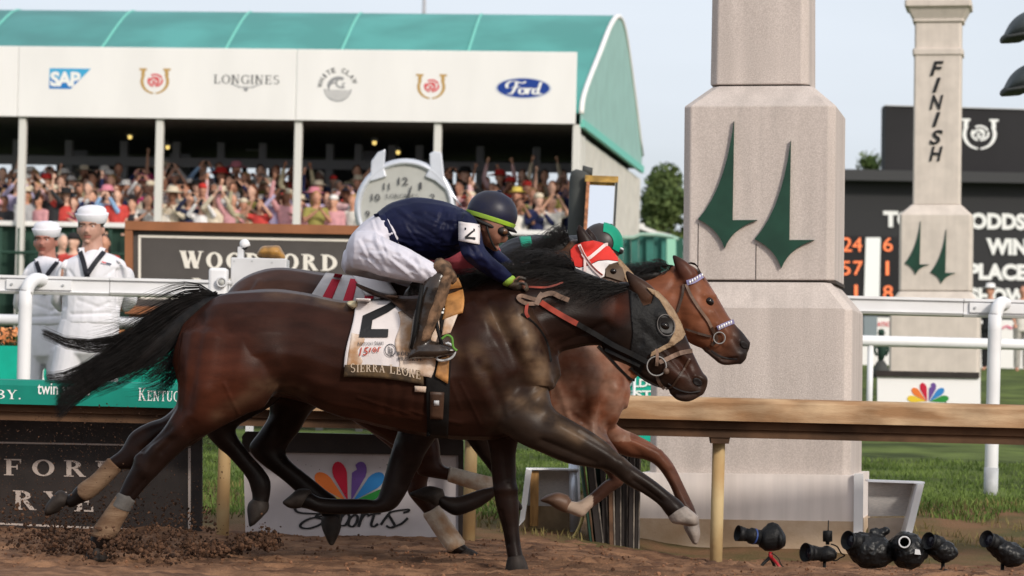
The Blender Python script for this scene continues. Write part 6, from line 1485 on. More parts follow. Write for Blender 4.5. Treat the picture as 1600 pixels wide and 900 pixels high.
for i in range(150):
    u = rnd.uniform(-1, 1); paths.append(hairpath(P(352, 470, Dm), P(330, 520 + 10 * u, Dm + .05), P(330 + 10 * u, 640 + 10 * u, Dm + rnd.gauss(0, .05)), P(290 + rnd.gauss(0, 20), 695 + 14 * u, Dm + rnd.gauss(0, .06)), 7))
for i in range(120):
    u = rnd.uniform(-1, 1); paths.append(hairpath(P(420, 620, Dm + .2), P(400, 640 + 6 * u, Dm + .2), P(360 + 10 * u, 655 + 8 * u, Dm + .2), P(310 + rnd.gauss(0, 20), 690 + 16 * u + rnd.gauss(0, 4), Dm + .22), 7))
strands("tail", M_hair2, h2, paths, .002)
M_redhood = mat("red_hood_cloth", (0.56, 0.028, 0.020), .75, var=.1, scale=10, bump=.2)
M_whood = mat("white_hood_cloth", (0.66, 0.62, 0.61), .8, var=.06, bump=.2)
hoodpoly([(891, 391), (898, 383), (912, 378), (926, 376), (940, 379), (952, 385), (964, 400), (966, 408), (950, 406), (935, 407), (920, 414), (905, 418), (893, 414)], "hood", M_redhood, .008, Dm, T2, h2)
hoodpoly([(893, 415), (905, 419), (920, 415), (935, 408), (950, 407), (966, 409), (956, 412), (946, 420), (944, 432), (936, 436), (918, 430), (904, 424)], "hood_lower", M_whood, .009, Dm, T2, h2)
hoodpoly([(953, 388), (966, 402), (981, 418), (990, 428), (1002, 446), (1010, 456), (1000, 462), (986, 450), (977, 436), (972, 424), (966, 412), (958, 398)], "face_dust", M_dusty, .005, Dm, T2, h2)
M_cup = mat("blinker_cup_brown", (0.075, 0.048, 0.030), .6, var=.2)
hoodpoly([(946, 420), (952, 413), (962, 411), (972, 418), (976, 430), (974, 440), (966, 438), (954, 434), (946, 432)], "blinker_cup", M_cup, .014, Dm, T2, h2)
q = hit(T2, 958, 424, Dm, .018); b = MB(); b.ball(q, (pxr(5.5, Dm), .012, pxr(4.5, Dm)), 12, 8); b.build("eye", M_eye, h2, True)
M_brid_w = mat("white_bridle", (0.66, 0.52, 0.50), .5)
strap(T2, Dm, [(905, 382), (911, 396), (916, 404)], 5, M_brid_w, "bridle_strap", h2, .014); strap(T2, Dm, [(910, 396), (918, 404), (932, 394), (945, 383), (950, 382)], 5, M_brid_w, "browband", h2, .020)
strap(T2, Dm, [(916, 404), (924, 416), (936, 428), (940, 432)], 5, M_brid_w, "bridle_strap", h2, .018); strap(T2, Dm, [(914, 404), (914, 416), (914, 424)], 4, M_brid_w, "bridle_strap", h2, .018)
strap(T2, Dm, [(906, 384), (914, 400), (928, 418), (942, 430)], 1.6, M_redl, "bridle_stripe", h2, .024)
M_strw = mat("stripe_white", (0.42, 0.39, 0.38), .9, var=.08, scale=14, bump=.3); M_strr = mat("stripe_red", (0.40, 0.018, 0.035), .85, var=.1, bump=.3)
scl = drape(T2, Dm, [(509, 427), (600, 438), (600, 500), (474, 480)], 22, 12, .018, "saddlecloth", M_strw, h2, .008)
for a, w in ((.155, .135), (.44, .13), (.72, .13)):
    drape(T2, Dm, [(lerp(509, 600, a), lerp(426, 437, a)), (lerp(509, 600, a + w), lerp(426, 437, a + w)), (lerp(474, 600, a + w), lerp(480, 500, a + w)), (lerp(474, 600, a), lerp(480, 500, a))], 4, 12, .025, "cloth_stripe", M_strr, scl, .002)
drape(T2, Dm, [(552, 432), (608, 440), (620, 460), (572, 462)], 8, 6, .034, "towel", mat("pale_towel", (.55, .5, .48), .9, bump=.4), h2, .012)

# ------------------------------------------------------------------ the far horse (bright bay, in front by a nose)
Df = 17.3
h3 = thing("horse", "bright bay racehorse at the rail with studded browband, head in front of the others", "horse", (P(760, 870, Df).x, Df, 0))
S = Soup(); BR = (.17, .060, .031); BRD = (.075, .03, .019)
S.loft(Df, [(484, 500, 470, 600, 40), (520, 482, 510, 622, 74), (580, 480, 575, 632, 84), (650, 478, 650, 650, 88), (730, 462, 735, 664, 86), (800, 446, 805, 680, 80), (850, 440, 862, 688, 74), (900, 448, 915, 686, 66), (940, 476, 942, 678, 56), (968, 530, 962, 664, 42), (982, 590, 972, 640, 26)], BRD, BR)
S.loft(Df, [(850, 432, 950, 640, 54), (910, 428, 985, 600, 44), (960, 430, 1010, 575, 36), (1005, 436, 1030, 552, 29), (1040, 422, 1052, 540, 26), (1064, 414, 1062, 530, 25)], BR, BR)
S.loft(Df, [(1048, 416, 1048, 520, 22), (1072, 411, 1058, 526, 27), (1096, 426, 1068, 530, 30), (1112, 449, 1080, 536, 29), (1126, 472, 1094, 542, 26), (1138, 493, 1106, 549, 21), (1150, 508, 1118, 556, 19), (1163, 522, 1130, 565, 19), (1172, 538, 1142, 570, 18), (1168, 551, 1152, 569, 12)], (.20, .068, .032), (.06, .03, .02))
S.loft(Df, [(1104, 541, 1100, 548, 10), (1118, 550, 1114, 560, 12), (1134, 558, 1128, 570, 13), (1150, 560, 1146, 570, 10)], (.04, .025, .02))
S.loft(Df, [(1088, 426, 1066, 446, 11, -.06), (1077, 412, 1059, 432, 10, -.06), (1064, 403, 1054, 416, 7, -.06), (1053, 397, 1050.5, 403, 2.5, -.06)], (.10, .036, .022), (.012, .01, .01))
S.loft(Df, [(1086, 420, 1074, 430, 9, .055), (1074, 410, 1066, 416, 7, .055), (1064, 402, 1060, 406, 3, .055)], (.09, .035, .02))
# lead fore
S.loft(Df, [(900, 600, 960, 640, 46, .06), (962, 662, 905, 668, 38, .10), (988, 676, 938, 692, 30, .12), (1013, 689, 972, 711, 23, .12), (1030, 701, 1006, 718, 20, .12), (1044, 714, 1024, 727, 19, .12), (1056, 732, 1038, 744, 16, .12), (1068, 757, 1050, 766, 14, .12), (1080, 782, 1058, 790, 15, .12), (1087, 798, 1062, 804, 17, .12), (1091, 814, 1066, 818, 15, .12)], BR, (.022, .014, .012))
# folded fore
S.loft(Df, [(870, 610, 935, 630, 30, .0), (892, 672, 948, 676, 30, -.07), (920, 712, 966, 706, 24, -.11), (945, 738, 976, 734, 20, -.11), (952, 748, 974, 756, 18, -.11), (944, 752, 958, 768, 14, -.11), (924, 770, 938, 784, 12, -.11), (910, 780, 922, 796, 13, -.11), (902, 784, 910, 808, 14, -.11), (890, 782, 894, 804, 13, -.11), (880, 778, 882, 799, 13, -.11)], BRD, (.03, .018, .014))
# hind legs under the body
S.loft(Df, [(470, 580, 590, 600, 60, -.10), (540, 650, 620, 620, 46, -.12), (620, 700, 672, 660, 30, -.13), (650, 735, 686, 690, 22, -.13), (657, 743, 690, 722, 20, -.13), (700, 751, 703, 731, 15, -.13), (740, 762, 742, 741, 14, -.13), (770, 772, 776, 750, 16, -.13), (788, 785, 796, 768, 14, -.13)], BRD, BLK)
S.loft(Df, [(480, 590, 600, 610, 60, .10), (560, 660, 650, 640, 46, .12), (620, 710, 678, 700, 30, .13), (636, 748, 672, 738, 23, .13), (638, 772, 668, 762, 20, .13), (663, 803, 685, 792, 15, .13), (680, 832, 704, 820, 14, .13), (700, 860, 724, 848, 16, .13), (718, 868, 732, 856, 14, .13)], BRD, BLK)
me = S.melt("body", .0072, 6)
relax(me, [(920, 660, 44), (960, 670, 34), (890, 660, 40), (900, 610, 40)], 46)
bulge(me, Df, [(880, 560, 890, 660, 26, 14), (928, 590, 930, 670, 12, 10), (948, 600, 940, 668, 8, -12), (965, 610, 956, 655, 8, 8), (905, 640, 912, 690, 8, -8), (985, 690, 1030, 706, 5, 5), (975, 684, 1000, 708, 5, -5), (1112, 460, 1128, 500, 7, -5), (1075, 490, 1092, 530, 16, 8), (1100, 500, 1130, 545, 6, -6), (1108, 471, 1108, 471, 6, -5), (1102, 460, 1116, 462, 4, 6), (1163, 540, 1164, 543, 5, -12), (1156, 533, 1170, 536, 4, 6), (1128, 562, 1150, 560, 2, -6), (1060, 440, 1065, 510, 9, -6), (1115, 487, 1137, 524, 3, 5), (1120, 506, 1131, 540, 1.8, 3), (1128, 500, 1142, 525, 1.8, 3), (1100, 462, 1117, 464, 2.5, 3), (1088, 500, 1078, 525, 4, -4), (1142, 525, 1156, 548, 3, -3), (1030, 470, 1055, 440, 4, -4), (940, 600, 936, 660, 3, -5), (912, 600, 916, 660, 4, -5), (890, 640, 920, 668, 3, -5), (990, 684, 1028, 700, 2.5, -4), (1050, 735, 1076, 785, 2.5, -4), (870, 600, 905, 690, 4, 5)], gain=1.6)
def coat3(co, c_, n):
    x, y = PX(co)
    k = max(0, min(1, (x - 1134) / 24)) * (1 if y > 500 and x > 1100 else 0)
    c_ = tuple(lerp(a, b_, k) for a, b_ in zip(c_, (.018, .013, .012)))
    if 860 < x < 985 and 540 < y < 690:
        k = .6 * max(0, min(1, .55 + 1.1 * mnoise.fractal(co * 7, .8, 2, 4))); c_ = tuple(lerp(a, b_, k) for a, b_ in zip(c_, (.27, .165, .12)))
    if x < 926 and y > 774 and x > 870: c_ = (.36, .27, .21)
    return c_
recolor(me, coat3)
T3 = bvh(me); link("body", me, M_coat, h3, True)
hoof(Df, [(1092, 806, 1066, 812, 17, .12), (1093, 820, 1068, 824, 19, .12), (1094, 836, 1072, 832, 20, .12), (1090, 850, 1080, 846, 14, .12)], h3, M_hoofpale)
hoof(Df, [(888, 774, 884, 802, 15, -.11), (872, 769, 870, 796, 18, -.11), (856, 773, 858, 788, 17, -.11), (845, 779, 846, 784, 12, -.11)], h3, mat("brown_hoof", (.10, .055, .035), .5, var=.3))
hoof(Df, [(716, 868, 732, 856, 15, .13), (728, 880, 744, 862, 18, .13), (740, 884, 754, 872, 16, .13)], h3)
hoof(Df, [(786, 786, 796, 768, 15, -.13), (800, 794, 808, 778, 17, -.13), (812, 798, 816, 790, 13, -.13)], h3)
part("bandage", Df, [(700, 753, 704, 729, 17, -.13), (740, 765, 743, 739, 16, -.13), (768, 774, 776, 747, 18, -.13)], M_whitewrap, h3, .005, 1)
part("bandage", Df, [(661, 806, 688, 791, 17, .13), (679, 834, 707, 818, 16, .13), (699, 862, 727, 846, 18, .13)], M_whitewrap, h3, .005, 1)
mane(Df, [(940, 430), (985, 428), (1020, 424), (1046, 416)], 420, 34, h3, 21, 18, 12)
part("crest_hair", Df, [(950, 426, 955, 446, 12), (985, 422, 990, 446, 14), (1015, 420, 1020, 440, 12), (1030, 423, 1034, 432, 8)], M_hair, h3, .008, 3)
rn = random.Random(5); ps = []
for i in range(60):
    u = rn.uniform(-1, 1); ps.append(hairpath(P(1056, 418, Df), P(1050, 414 + 4 * u, Df), P(1042 + 4 * u, 420 + 4 * u, Df - .03), P(1030 + 8 * rn.random(), 424 + 9 * u, Df - .04), 6))
for i in range(120):
    u = rn.uniform(-1, 1); ps.append(hairpath(P(1072, 412, Df + .02 * u), P(1086, 408 + 3 * u, Df - .02), P(1094, 416, Df - .02 + .02 * u), P(1096 + 5 * u, 434 + 6 * u, Df - .05), 6))
strands("forelock", M_hair2, h3, ps, .0019)
eye(T3, Df, 1108, 471, 7, h3)
nostril(T3, Df, 1163, 539, 7.5, 5, R(40), h3)
strap(T3, Df, [(1112, 548), (1124, 556), (1138, 560), (1152, 561)], 2, M_dkskin, 'mouth', h3, .002, .003)
M_stud = mat("silver_stud", (.75, .74, .72), .3, .4); M_lilac = mat("lilac_band", (.20, .18, .32), .5)
strap(T3, Df, [(1073, 442), (1085, 438), (1098, 430)], 8, M_lilac, "browband", h3, .009)
strap(T3, Df, [(1121, 513), (1134, 507), (1147, 502)], 7, M_lilac, "noseband", h3, .009)
for a, c_, n in (((1078, 441), (1097, 430), 6), ((1124, 512), (1146, 502), 7)):
    for i in range(n):
        x, y = lerp(a[0], c_[0], i / (n - 1)), lerp(a[1], c_[1], i / (n - 1)); q = hit(T3, x, y, Df, .015)
        if q: b = MB(); b.ball(q, (pxr(1.6, Df), .006, pxr(3.2, Df)), 8, 5); b.build("stud", M_stud, h3, True)
strap(T3, Df, [(1072, 444), (1080, 462), (1094, 484), (1106, 500), (1112, 512)], 4.5, M_rein, "cheek_strap", h3, .009)
strap(T3, Df, [(1068, 444), (1066, 462), (1058, 488)], 4, M_brownl, "throat_strap", h3, .008)
bring(1124, 528, 9, Df, T3, h3); strap(T3, Df, [(1112, 512), (1116, 520), (1120, 530), (1112, 540)], 5, M_brownl, "cheek_strap", h3, .012)
strap(T3, Df, [(1112, 526), (1095, 522), (1070, 514)], 3.5, M_brownl, "rein", h3, .012)
strap(T3, Df, [(935, 540), (950, 556), (970, 578), (985, 592), (992, 594)], 4, M_black, "martingale_strap", h3, .01)
strap(T3, Df, [(1040, 606), (1020, 600), (1000, 588), (985, 574)], 4, M_black, "rein", h3, .01, default=Df - .25)
# ================================================================== PEOPLE
M_skin = attr_mat("skin", rough=.5, spec=.35, scale=14, amt=.10, bump=.05, bscale=90)
SK = (.40, .22, .15); SKD = (.21, .095, .062)
M_silk_navy = mat("navy_silk", (0.0045, 0.0065, 0.030), .55, spec=.18, var=.2, scale=5, bump=.25, bscale=14)
M_breech = mat("white_breeches", (0.55, 0.53, 0.585), .75, var=.04, scale=6, bump=.35, bscale=16)
M_boot = mat("muddy_boot", (0.010, 0.009, 0.009), .22, spec=.5, scale=9, col2=(.04, .026, .018), bump=.2)
M_brownmud = mat("mud_splash", (0.05, 0.03, 0.018), .8, scale=22, col2=(.20, .115, .065), bump=.4)
M_helm = mat("helmet_navy", (0.005, 0.007, 0.028), .4, spec=.25, scale=7, col2=(.022, .020, .026), bump=.06)
M_lime = mat("lime_band", (0.30, 0.48, 0.03), .5, scale=14, col2=(.22, .34, .05))
M_glove = mat("dark_glove", (0.02, 0.018, 0.016), .6, scale=16, col2=(.08, .055, .035), bump=.3)
def folds(me, amp, sc, stretch=(1, 1, 1)):
    n = [tuple(v.normal) for v in me.vertices]
    for v, q in zip(me.vertices, n):
        c_ = Vector((v.co.x * stretch[0], v.co.y * stretch[1], v.co.z * stretch[2]))
        v.co += Vector(q) * amp * (mnoise.noise(c_ * sc) + .5 * abs(mnoise.noise(c_ * sc * 2.3)))
    me.update()
def mlt(secs_list, D, name, m, parent, vox=.008, smooth=3, fold=0, fsc=14, fst=(1, 1, 1), label=None, bul=None):
    s_ = Soup()
    for q in secs_list: s_.loft(D, q, (1, 1, 1))
    me = s_.melt(name, vox, smooth)
    if fold: folds(me, fold, fsc, fst)
    if bul: bulge(me, D, bul)
    tree = bvh(me)
    return link(name, me, m, parent, True, label=label), tree
def fingers(S, D, cx, cy, y, ang, L, col, curl=1.0, n=4):
    """four curled fingers and a thumb on a closed hand; photo px"""
    for k in range(n):
        yy = y - .030 + .02 * k; l = L * [.86, 1.0, .94, .76][k]; pts = []
        a = ang; x, yv = cx, cy
        for j in range(4):
            pts.append(P(x, yv, D + yy)); a += R([10, 55, 60, 40][j]) * curl; x += l * [.42, .34, .24, .1][j] * math.cos(a); yv += l * [.42, .34, .24, .1][j] * math.sin(a)
        S.tube(pts, [.0098, .0092, .0086, .0075], col, 8)
    S.tube([P(cx - L * .35 * math.cos(ang), cy - L * .35 * math.sin(ang), D + y - .03), P(cx, cy - L * .32, D + y - .045), P(cx + L * .4 * math.cos(ang), cy - L * .28 + L * .4 * math.sin(ang), D + y - .04)], [.011, .010, .008], col, 8)

def creases(seed, boxes):
    """cloth creases as strokes: (x0, y0, x1, y1, angle, spread, how many, length, height mm)"""
    r_ = random.Random(seed); out = []
    for x0, y0, x1, y1, a, sp_a, n, L, h in boxes:
        for _ in range(n):
            x, y = r_.uniform(x0, x1), r_.uniform(y0, y1); t = R(a + r_.uniform(-sp_a, sp_a)); l = L * r_.uniform(.5, 1.2)
            s_ = r_.uniform(1.5, 2.8); k = h * r_.uniform(.5, 1.2) * (1 if r_.random() < .5 else -1); dx, dy = l * math.cos(t), l * math.sin(t)
            out += [(x, y, x + dx, y + dy, s_, k), (x - s_ * 2 * math.sin(t), y + s_ * 2 * math.cos(t), x + dx - s_ * 2 * math.sin(t), y + dy + s_ * 2 * math.cos(t), s_, -k * .7)]
    return out
# ------------------------------------------------------------------ the navy jockey
DJ = 16.0
j1 = thing("person", "jockey in navy silks, white breeches and lime-banded navy helmet crouched over the near horse", "person", (P(640, 470, DJ).x, DJ, P(640, 470, DJ).z))
TOR = [(590, 331, 618, 396, 50), (611, 317, 650, 404, 55), (645, 308, 688, 406, 58), (682, 312, 712, 398, 64), (712, 321, 730, 384, 64), (733, 332, 742, 372, 48)]
HIP = [(538, 402, 546, 424, 30), (546, 372, 566, 426, 48), (565, 350, 590, 420, 54), (584, 336, 616, 398, 55), (600, 330, 632, 392, 54)]
THN = [(556, 362, 552, 420, 34, -.12), (580, 362, 572, 424, 36, -.16), (612, 376, 600, 432, 34, -.22), (642, 390, 630, 438, 30, -.27), (668, 406, 656, 442, 26, -.31), (686, 416, 672, 446, 24, -.32)]
THF = [(548, 384, 540, 428, 34, .12), (580, 392, 570, 434, 36, .18), (612, 402, 602, 440, 34, .24), (646, 412, 640, 446, 28, .28)]
SHN = [(706, 424, 664, 436, 22, -.33), (702, 444, 659, 450, 23, -.34), (695, 468, 652, 470, 22, -.34), (686, 498, 645, 498, 19, -.34), (676, 522, 641, 526, 16, -.34), (671, 536, 638, 546, 15, -.34)]
FTN = [(668, 532, 636, 562, 16, -.34), (684, 534, 656, 561, 17, -.34), (700, 538, 682, 559, 16, -.345), (713, 544, 704, 554, 12, -.35)]
SHF = [(652, 418, 640, 448, 22, .30), (664, 440, 630, 462, 20, .32), (656, 500, 632, 500, 18, .32), (646, 540, 626, 548, 15, .32), (676, 548, 640, 562, 16, .32), (700, 548, 690, 558, 12, .32)]
ARN = [(722, 332, 744, 344, 24, -.14), (716, 354, 752, 364, 25, -.19), (716, 376, 756, 384, 23, -.22), (724, 402, 766, 398, 21, -.23), (744, 420, 778, 408, 18, -.21), (766, 434, 790, 419, 15, -.17), (784, 443, 801, 430, 12.5, -.14), (796, 449, 810, 437, 11, -.13)]
ARF = [(728, 336, 750, 350, 24, .16), (730, 372, 764, 374, 23, .2), (752, 396, 778, 388, 18, .16), (790, 420, 802, 410, 13, .05), (804, 432, 814, 424, 11, .02)]
S = Soup()
for q in (TOR, HIP, THN, THF, SHN, FTN, SHF, ARN, ARF): S.loft(DJ, shr(q, .78), SK)
S.loft(DJ, [(728, 338, 742, 372, 26), (748, 342, 754, 372, 22), (762, 340, 762, 374, 22)], SKD)
S.loft(DJ, [(752, 312, 748, 356, 22), (768, 306, 752, 374, 30), (784, 314, 760, 386, 30), (792, 330, 770, 389, 27), (794, 346, 778, 384, 22), (792, 356, 782, 376, 14)], SKD)
S.ball(P(789, 374, DJ), (.014, .014, .022), SKD, Quaternion((0, 1, 0), R(35)))            # nose
S.ball(P(774, 388, DJ), (.022, .026, .016), SKD)                                           # chin
S.ball(P(757, 355, DJ - .075), (.016, .010, .026), SKD)                                     # ear
S.ball(P(806, 444, DJ - .13), (.034, .034, .026), SKD); fingers(S, DJ, 812, 440, -.13, R(10), 22, SKD)
S.ball(P(812, 430, DJ + .03), (.034, .034, .026), SKD); fingers(S, DJ, 818, 426, .03, R(10), 22, SKD)
me = S.melt("body", .0075, 3)
bulge(me, DJ, [(781, 364, 781, 364, 4, -6), (784, 381, 777, 384, 1.6, -4), (786, 378, 779, 381, 1.6, 3), (766, 372, 770, 384, 4, -3), (772, 362, 776, 372, 4, 3)])
recolor(me, lambda co, c_, n: tuple(a * (.55 if abs(PX(co)[0] - 780) < 4 and abs(PX(co)[1] - 382) < 2.5 else 1) for a in c_))
link("body", me, M_skin, j1, True)
o_silk, me_s = mlt([TOR, ARN[:-1], ARF[:-1], [(730, 330, 738, 374, 40), (744, 338, 750, 372, 28)]], DJ, "silks", M_silk_navy, j1, .0065, 3, .0025, 12, (1, 1, 1.6),
    bul=([(600, 330, 640, 400, 6, -5), (735, 345, 712, 372, 4, -6), (660, 330, 700, 390, 7, 5), (640, 320, 665, 400, 5, -4), (690, 330, 715, 380, 5, -5), (722, 385, 745, 392, 4, -5), (728, 398, 750, 402, 3, 4), (620, 380, 700, 400, 8, -6)] + creases(3, [(610, 325, 700, 390, 20, 25, 16, 40, 4.5), (690, 325, 735, 370, 100, 30, 9, 28, 5), (720, 380, 760, 400, 60, 25, 8, 18, 4.5), (745, 405, 790, 430, 40, 20, 7, 18, 3.5), (615, 345, 640, 395, 75, 20, 6, 30, 4)])))
TJ = me_s
mlt([HIP, THN, THF], DJ, "breeches", M_breech, j1, .0065, 3, .0018, 14, (1, 1, 1.5), bul=([(560, 400, 610, 420, 4, -5), (600, 388, 660, 418, 6, 4), (605, 352, 620, 388, 4, -7), (552, 395, 580, 372, 4, -4), (640, 400, 668, 436, 3, -4), (590, 412, 640, 432, 3, -4), (570, 380, 600, 392, 4, -3), (650, 398, 676, 425, 2.5, 3)] + creases(5, [(555, 365, 600, 410, 35, 30, 12, 34, 4), (600, 385, 655, 425, 28, 18, 14, 40, 3.6), (645, 400, 675, 435, 60, 30, 9, 16, 3.5), (585, 340, 612, 385, 70, 18, 8, 30, 4.5)])))
drape(TJ, DJ, [(584, 335), (600, 331), (628, 392), (612, 396)], 4, 12, .006, "waistband", M_silk_navy, j1, .004)
mlt([SHN, FTN], DJ, "boot", M_boot, j1, .007, 2, .003, 18, bul=[(690, 440, 668, 530, 6, 3), (655, 460, 645, 530, 4, -3), (640, 540, 690, 545, 3, -3)])
mlt([SHF], DJ, "boot", M_boot, j1, .008, 2)
o = mlt([[(690, 402, 676, 428, 22, -.32), (704, 414, 690, 440, 24, -.33), (714, 430, 702, 444, 16, -.33)]], DJ, "knee_mud", M_brownmud, j1, .007, 2, .008, 26)[0]
o = mlt([[(708, 430, 682, 438, 22, -.345), (702, 452, 676, 456, 22, -.35), (694, 478, 668, 482, 20, -.35), (684, 504, 658, 508, 17, -.35), (674, 528, 652, 534, 14, -.35)]], DJ, "boot_mud", M_brownmud, j1, .006, 2, .004, 26)[0]
b = MB(); b.tube([P(x, y, DJ - .40) for x, y in ((660, 446), (654, 480), (648, 520), (642, 545))], [.010, .012, .010, .008], 8); b.build("boot_shine_strip", M_black, j1, True)  # plain black strip down the back of the boot
# helmet: crown, band, peak, chin strap, goggles
hc = P(769, 334, DJ); hq = Quaternion((0, 1, 0), R(16))
def helmet(parent, c_, q, rx, ry, rz, D, m, band=None, cut=-.35):
    def shell(nm, mm, k, za, zb):
        b = MB(); vs = []; n = 28; mm_ = 9
        for i in range(mm_ + 1):
            z = lerp(za, zb, i / mm_); r_ = math.sqrt(max(0, 1 - z * z)) * k
            for j in range(n): a = 2 * math.pi * j / n; vs.append(c_ + q @ Vector((rx * r_ * math.cos(a), ry * r_ * math.sin(a), rz * z * k)))
        b.add(vs, [(i * n + j, i * n + (j + 1) % n, (i + 1) * n + (j + 1) % n, (i + 1) * n + j) for i in range(mm_) for j in range(n)] + [tuple(range(n))[::-1], tuple(mm_ * n + j for j in range(n))])
        return b.build(nm, mm, parent, True)
    shell("helmet", m, 1.0, cut, .9995)
    if band: shell("helmet_band", band, 1.03, cut + .02, cut + .20)
    b = MB(); vs = []
    for i in range(9):
        a = R(-50 + 100 * i / 8); p = c_ + q @ Vector((rx * .93 * math.cos(a), ry * .93 * math.sin(a), rz * cut)); o_ = c_ + q @ Vector((rx * (1.02 + .13 * math.cos(a)) * math.cos(a), ry * 1.02 * math.sin(a), rz * (cut - .12)))
        vs += [p, o_, o_ + Vector((0, 0, .006)), p + Vector((0, 0, .012))]
    b.add(vs, [(4 * i + k_, 4 * i + (k_ + 1) % 4, 4 * i + 4 + (k_ + 1) % 4, 4 * i + 4 + k_) for i in range(8) for k_ in range(4)]); b.build("peak", M_black, parent, True)
    b = MB(); b.ball(c_ + q @ Vector((0, 0, rz)), (.012, .012, .006), 8, 5); b.build("button", m, parent, True)
helmet(j1, hc, hq, pxr(40, DJ), pxr(33, DJ), pxr(37, DJ), DJ, M_helm, M_lime)
M_gog = mat("amber_lens", (.10, .045, .02), .12, spec=.8); M_strap = mat("black_strap", (.015, .014, .014), .6)
gq = P(784, 361, DJ - .045)
b = MB(); b.ball(gq, (.034, .05, .026), 14, 8, hq); b.build("goggle_frame", M_strap, j1, True)
b = MB(); b.ball(gq + Vector((.010, -.030, -.002)), (.020, .018, .017), 14, 8, hq); b.build("goggle_lens", M_gog, j1, True)
b = MB(); b.tube(crom([tuple(P(x, y, DJ + d)) for x, y, d in ((776, 358, -.07), (764, 352, -.095), (750, 346, -.09), (738, 340, -.06))], 4), (.009), 8); b.build("goggle_strap", M_strap, j1, True)
b = MB(); b.tube(crom([tuple(P(x, y, DJ + d)) for x, y, d in ((760, 350, -.095), (764, 366, -.09), (770, 382, -.06), (776, 390, -.01))], 4), .005, 6); b.build("chin_strap", M_strap, j1, True)
# number patch, cuff, glove, stirrup
pa = drape(TJ, DJ, [(717, 346), (750, 351), (749, 382), (717, 376)], 8, 8, .012, "number_patch", M_cloth, j1, .005)
n2d = [[(0, .78), (0, .98), (.95, .98), (.95, .74)], [(.72, .80), (.95, .80), (.26, .16), (.02, .20)], [(.02, .0), (.02, .2), (1, .24), (1, .02)]]
vs, fs = [], []
for p in n2d: fs.append(tuple(range(len(vs), len(vs) + 4))); vs += p
pts = [(726 + 17 * u + 0 * v, 373 - 18 * v + 2 * u) for u, v in vs]
qs = [hit(TJ, x, y, DJ, .022) or P(x, y, DJ - .25) for x, y in pts]; b = MB()
for i, f in enumerate(fs): b.add([qs[k] + Vector((0, -.0003 * i, 0)) for k in f], [(0, 1, 2, 3)])
b.build("lettering", M_print_k, pa)
mlt([[(785, 445, 802, 430, 13.6, -.140), (790, 448, 806, 434, 13, -.134)]], DJ, "cuff_band", M_lime, j1, .006, 1)
S = Soup(); S.ball(P(808, 445, DJ - .13), (.037, .034, .029), (1, 1, 1)); fingers(S, DJ, 813, 441, -.13, R(10), 23, (1, 1, 1)); S.loft(DJ, [(794, 450, 808, 436, 12, -.13), (804, 452, 816, 438, 13, -.13)], (1, 1, 1))
link("glove", S.melt("glove", .0045, 1), M_glove, j1, True)
S = Soup(); S.ball(P(814, 431, DJ + .03), (.037, .034, .029), (1, 1, 1)); fingers(S, DJ, 819, 427, .03, R(10), 23, (1, 1, 1)); link("glove", S.melt("glove", .006, 1), M_glove, j1, True)
b = MB(); b.tube(crom([tuple(P(x, y, DJ - .42)) for x, y in ((690, 530), (698, 524), (706, 528), (708, 542), (714, 548))], 4), .006, 8); t_ = b.build("stirrup_band", mat("green_band", (.09, .22, .03), .6), h1, True)
b = MB(); b.tube([P(x, y, DJ - .37) for x, y in ((681, 500), (684, 515), (688, 530), (692, 545))], .009, 8); b.build("stirrup_leather", M_black, h1, True)
b = MB(); b.tube(crom([tuple(P(x, y, DJ - .345)) for x, y in ((690, 545), (700, 536), (711, 548), (704, 560), (686, 563), (680, 552), (690, 545))], 4), .006, 8); b.build("stirrup", M_steel, h1, True)

# ------------------------------------------------------------------ the jockey in dusty pink behind him
M_pink = mat("dusty_pink_silk", (0.40, 0.075, 0.095), .6, var=.15, scale=8, bump=.25, bscale=16)
DK = 16.66
j2 = thing("person", "jockey in dusty pink silks mostly hidden behind the navy jockey", "person", (P(650, 470, DK).x, DK, P(650, 470, DK).z))
T2r = [(598, 372, 612, 428, 48), (640, 346, 660, 432, 52), (690, 342, 706, 432, 56), (730, 350, 744, 430, 56), (758, 366, 770, 412, 46), (774, 380, 780, 404, 24)]
A2 = [(728, 362, 752, 380, 24, -.16), (730, 396, 762, 398, 20, -.18), (760, 414, 780, 402, 15, -.14), (790, 424, 802, 414, 11, -.1), (804, 432, 812, 424, 10, -.1)]
L2 = [(590, 390, 590, 432, 34, -.14), (640, 410, 634, 448, 30, -.24), (676, 424, 664, 450, 24, -.28), (690, 440, 660, 452, 22, -.28), (672, 500, 650, 500, 18, -.28), (664, 536, 640, 544, 15, -.28), (690, 544, 676, 556, 13, -.28)]
L2b = [tuple(list(z)[:5] + [-z[5]]) for z in L2]; A2b = [tuple(list(z)[:5] + [-z[5]]) for z in A2]
S = Soup()
for q in (T2r, A2, A2b, L2, L2b): S.loft(DK, shr(q, .78), SK)
S.loft(DK, [(752, 352, 756, 388, 24), (764, 344, 760, 380, 22)], SK); S.ball(P(764, 350, DK), (.085, .08, .11), SK); S.ball(P(779, 356, DK), (.014, .016, .02), SK)
S.ball(P(812, 430, DK - .1), (.034, .03, .026), SK); fingers(S, DK, 816, 427, -.1, R(10), 20, SK); S.ball(P(812, 430, DK + .1), (.034, .03, .026), SK); fingers(S, DK, 816, 427, .1, R(10), 20, SK)
link("body", S.melt("body", .009, 3), M_skin, j2, True)
mlt([T2r, A2[:3], A2b[:3]], DK, "silks", M_pink, j2, .009, 3, .006, 14)
mlt([[(752, 404, 778, 396, 17, -.15), (776, 416, 793, 404, 14, -.12), (796, 428, 806, 416, 12, -.1)]], DK, "sleeve_cuff", M_breech, j2, .008, 2)
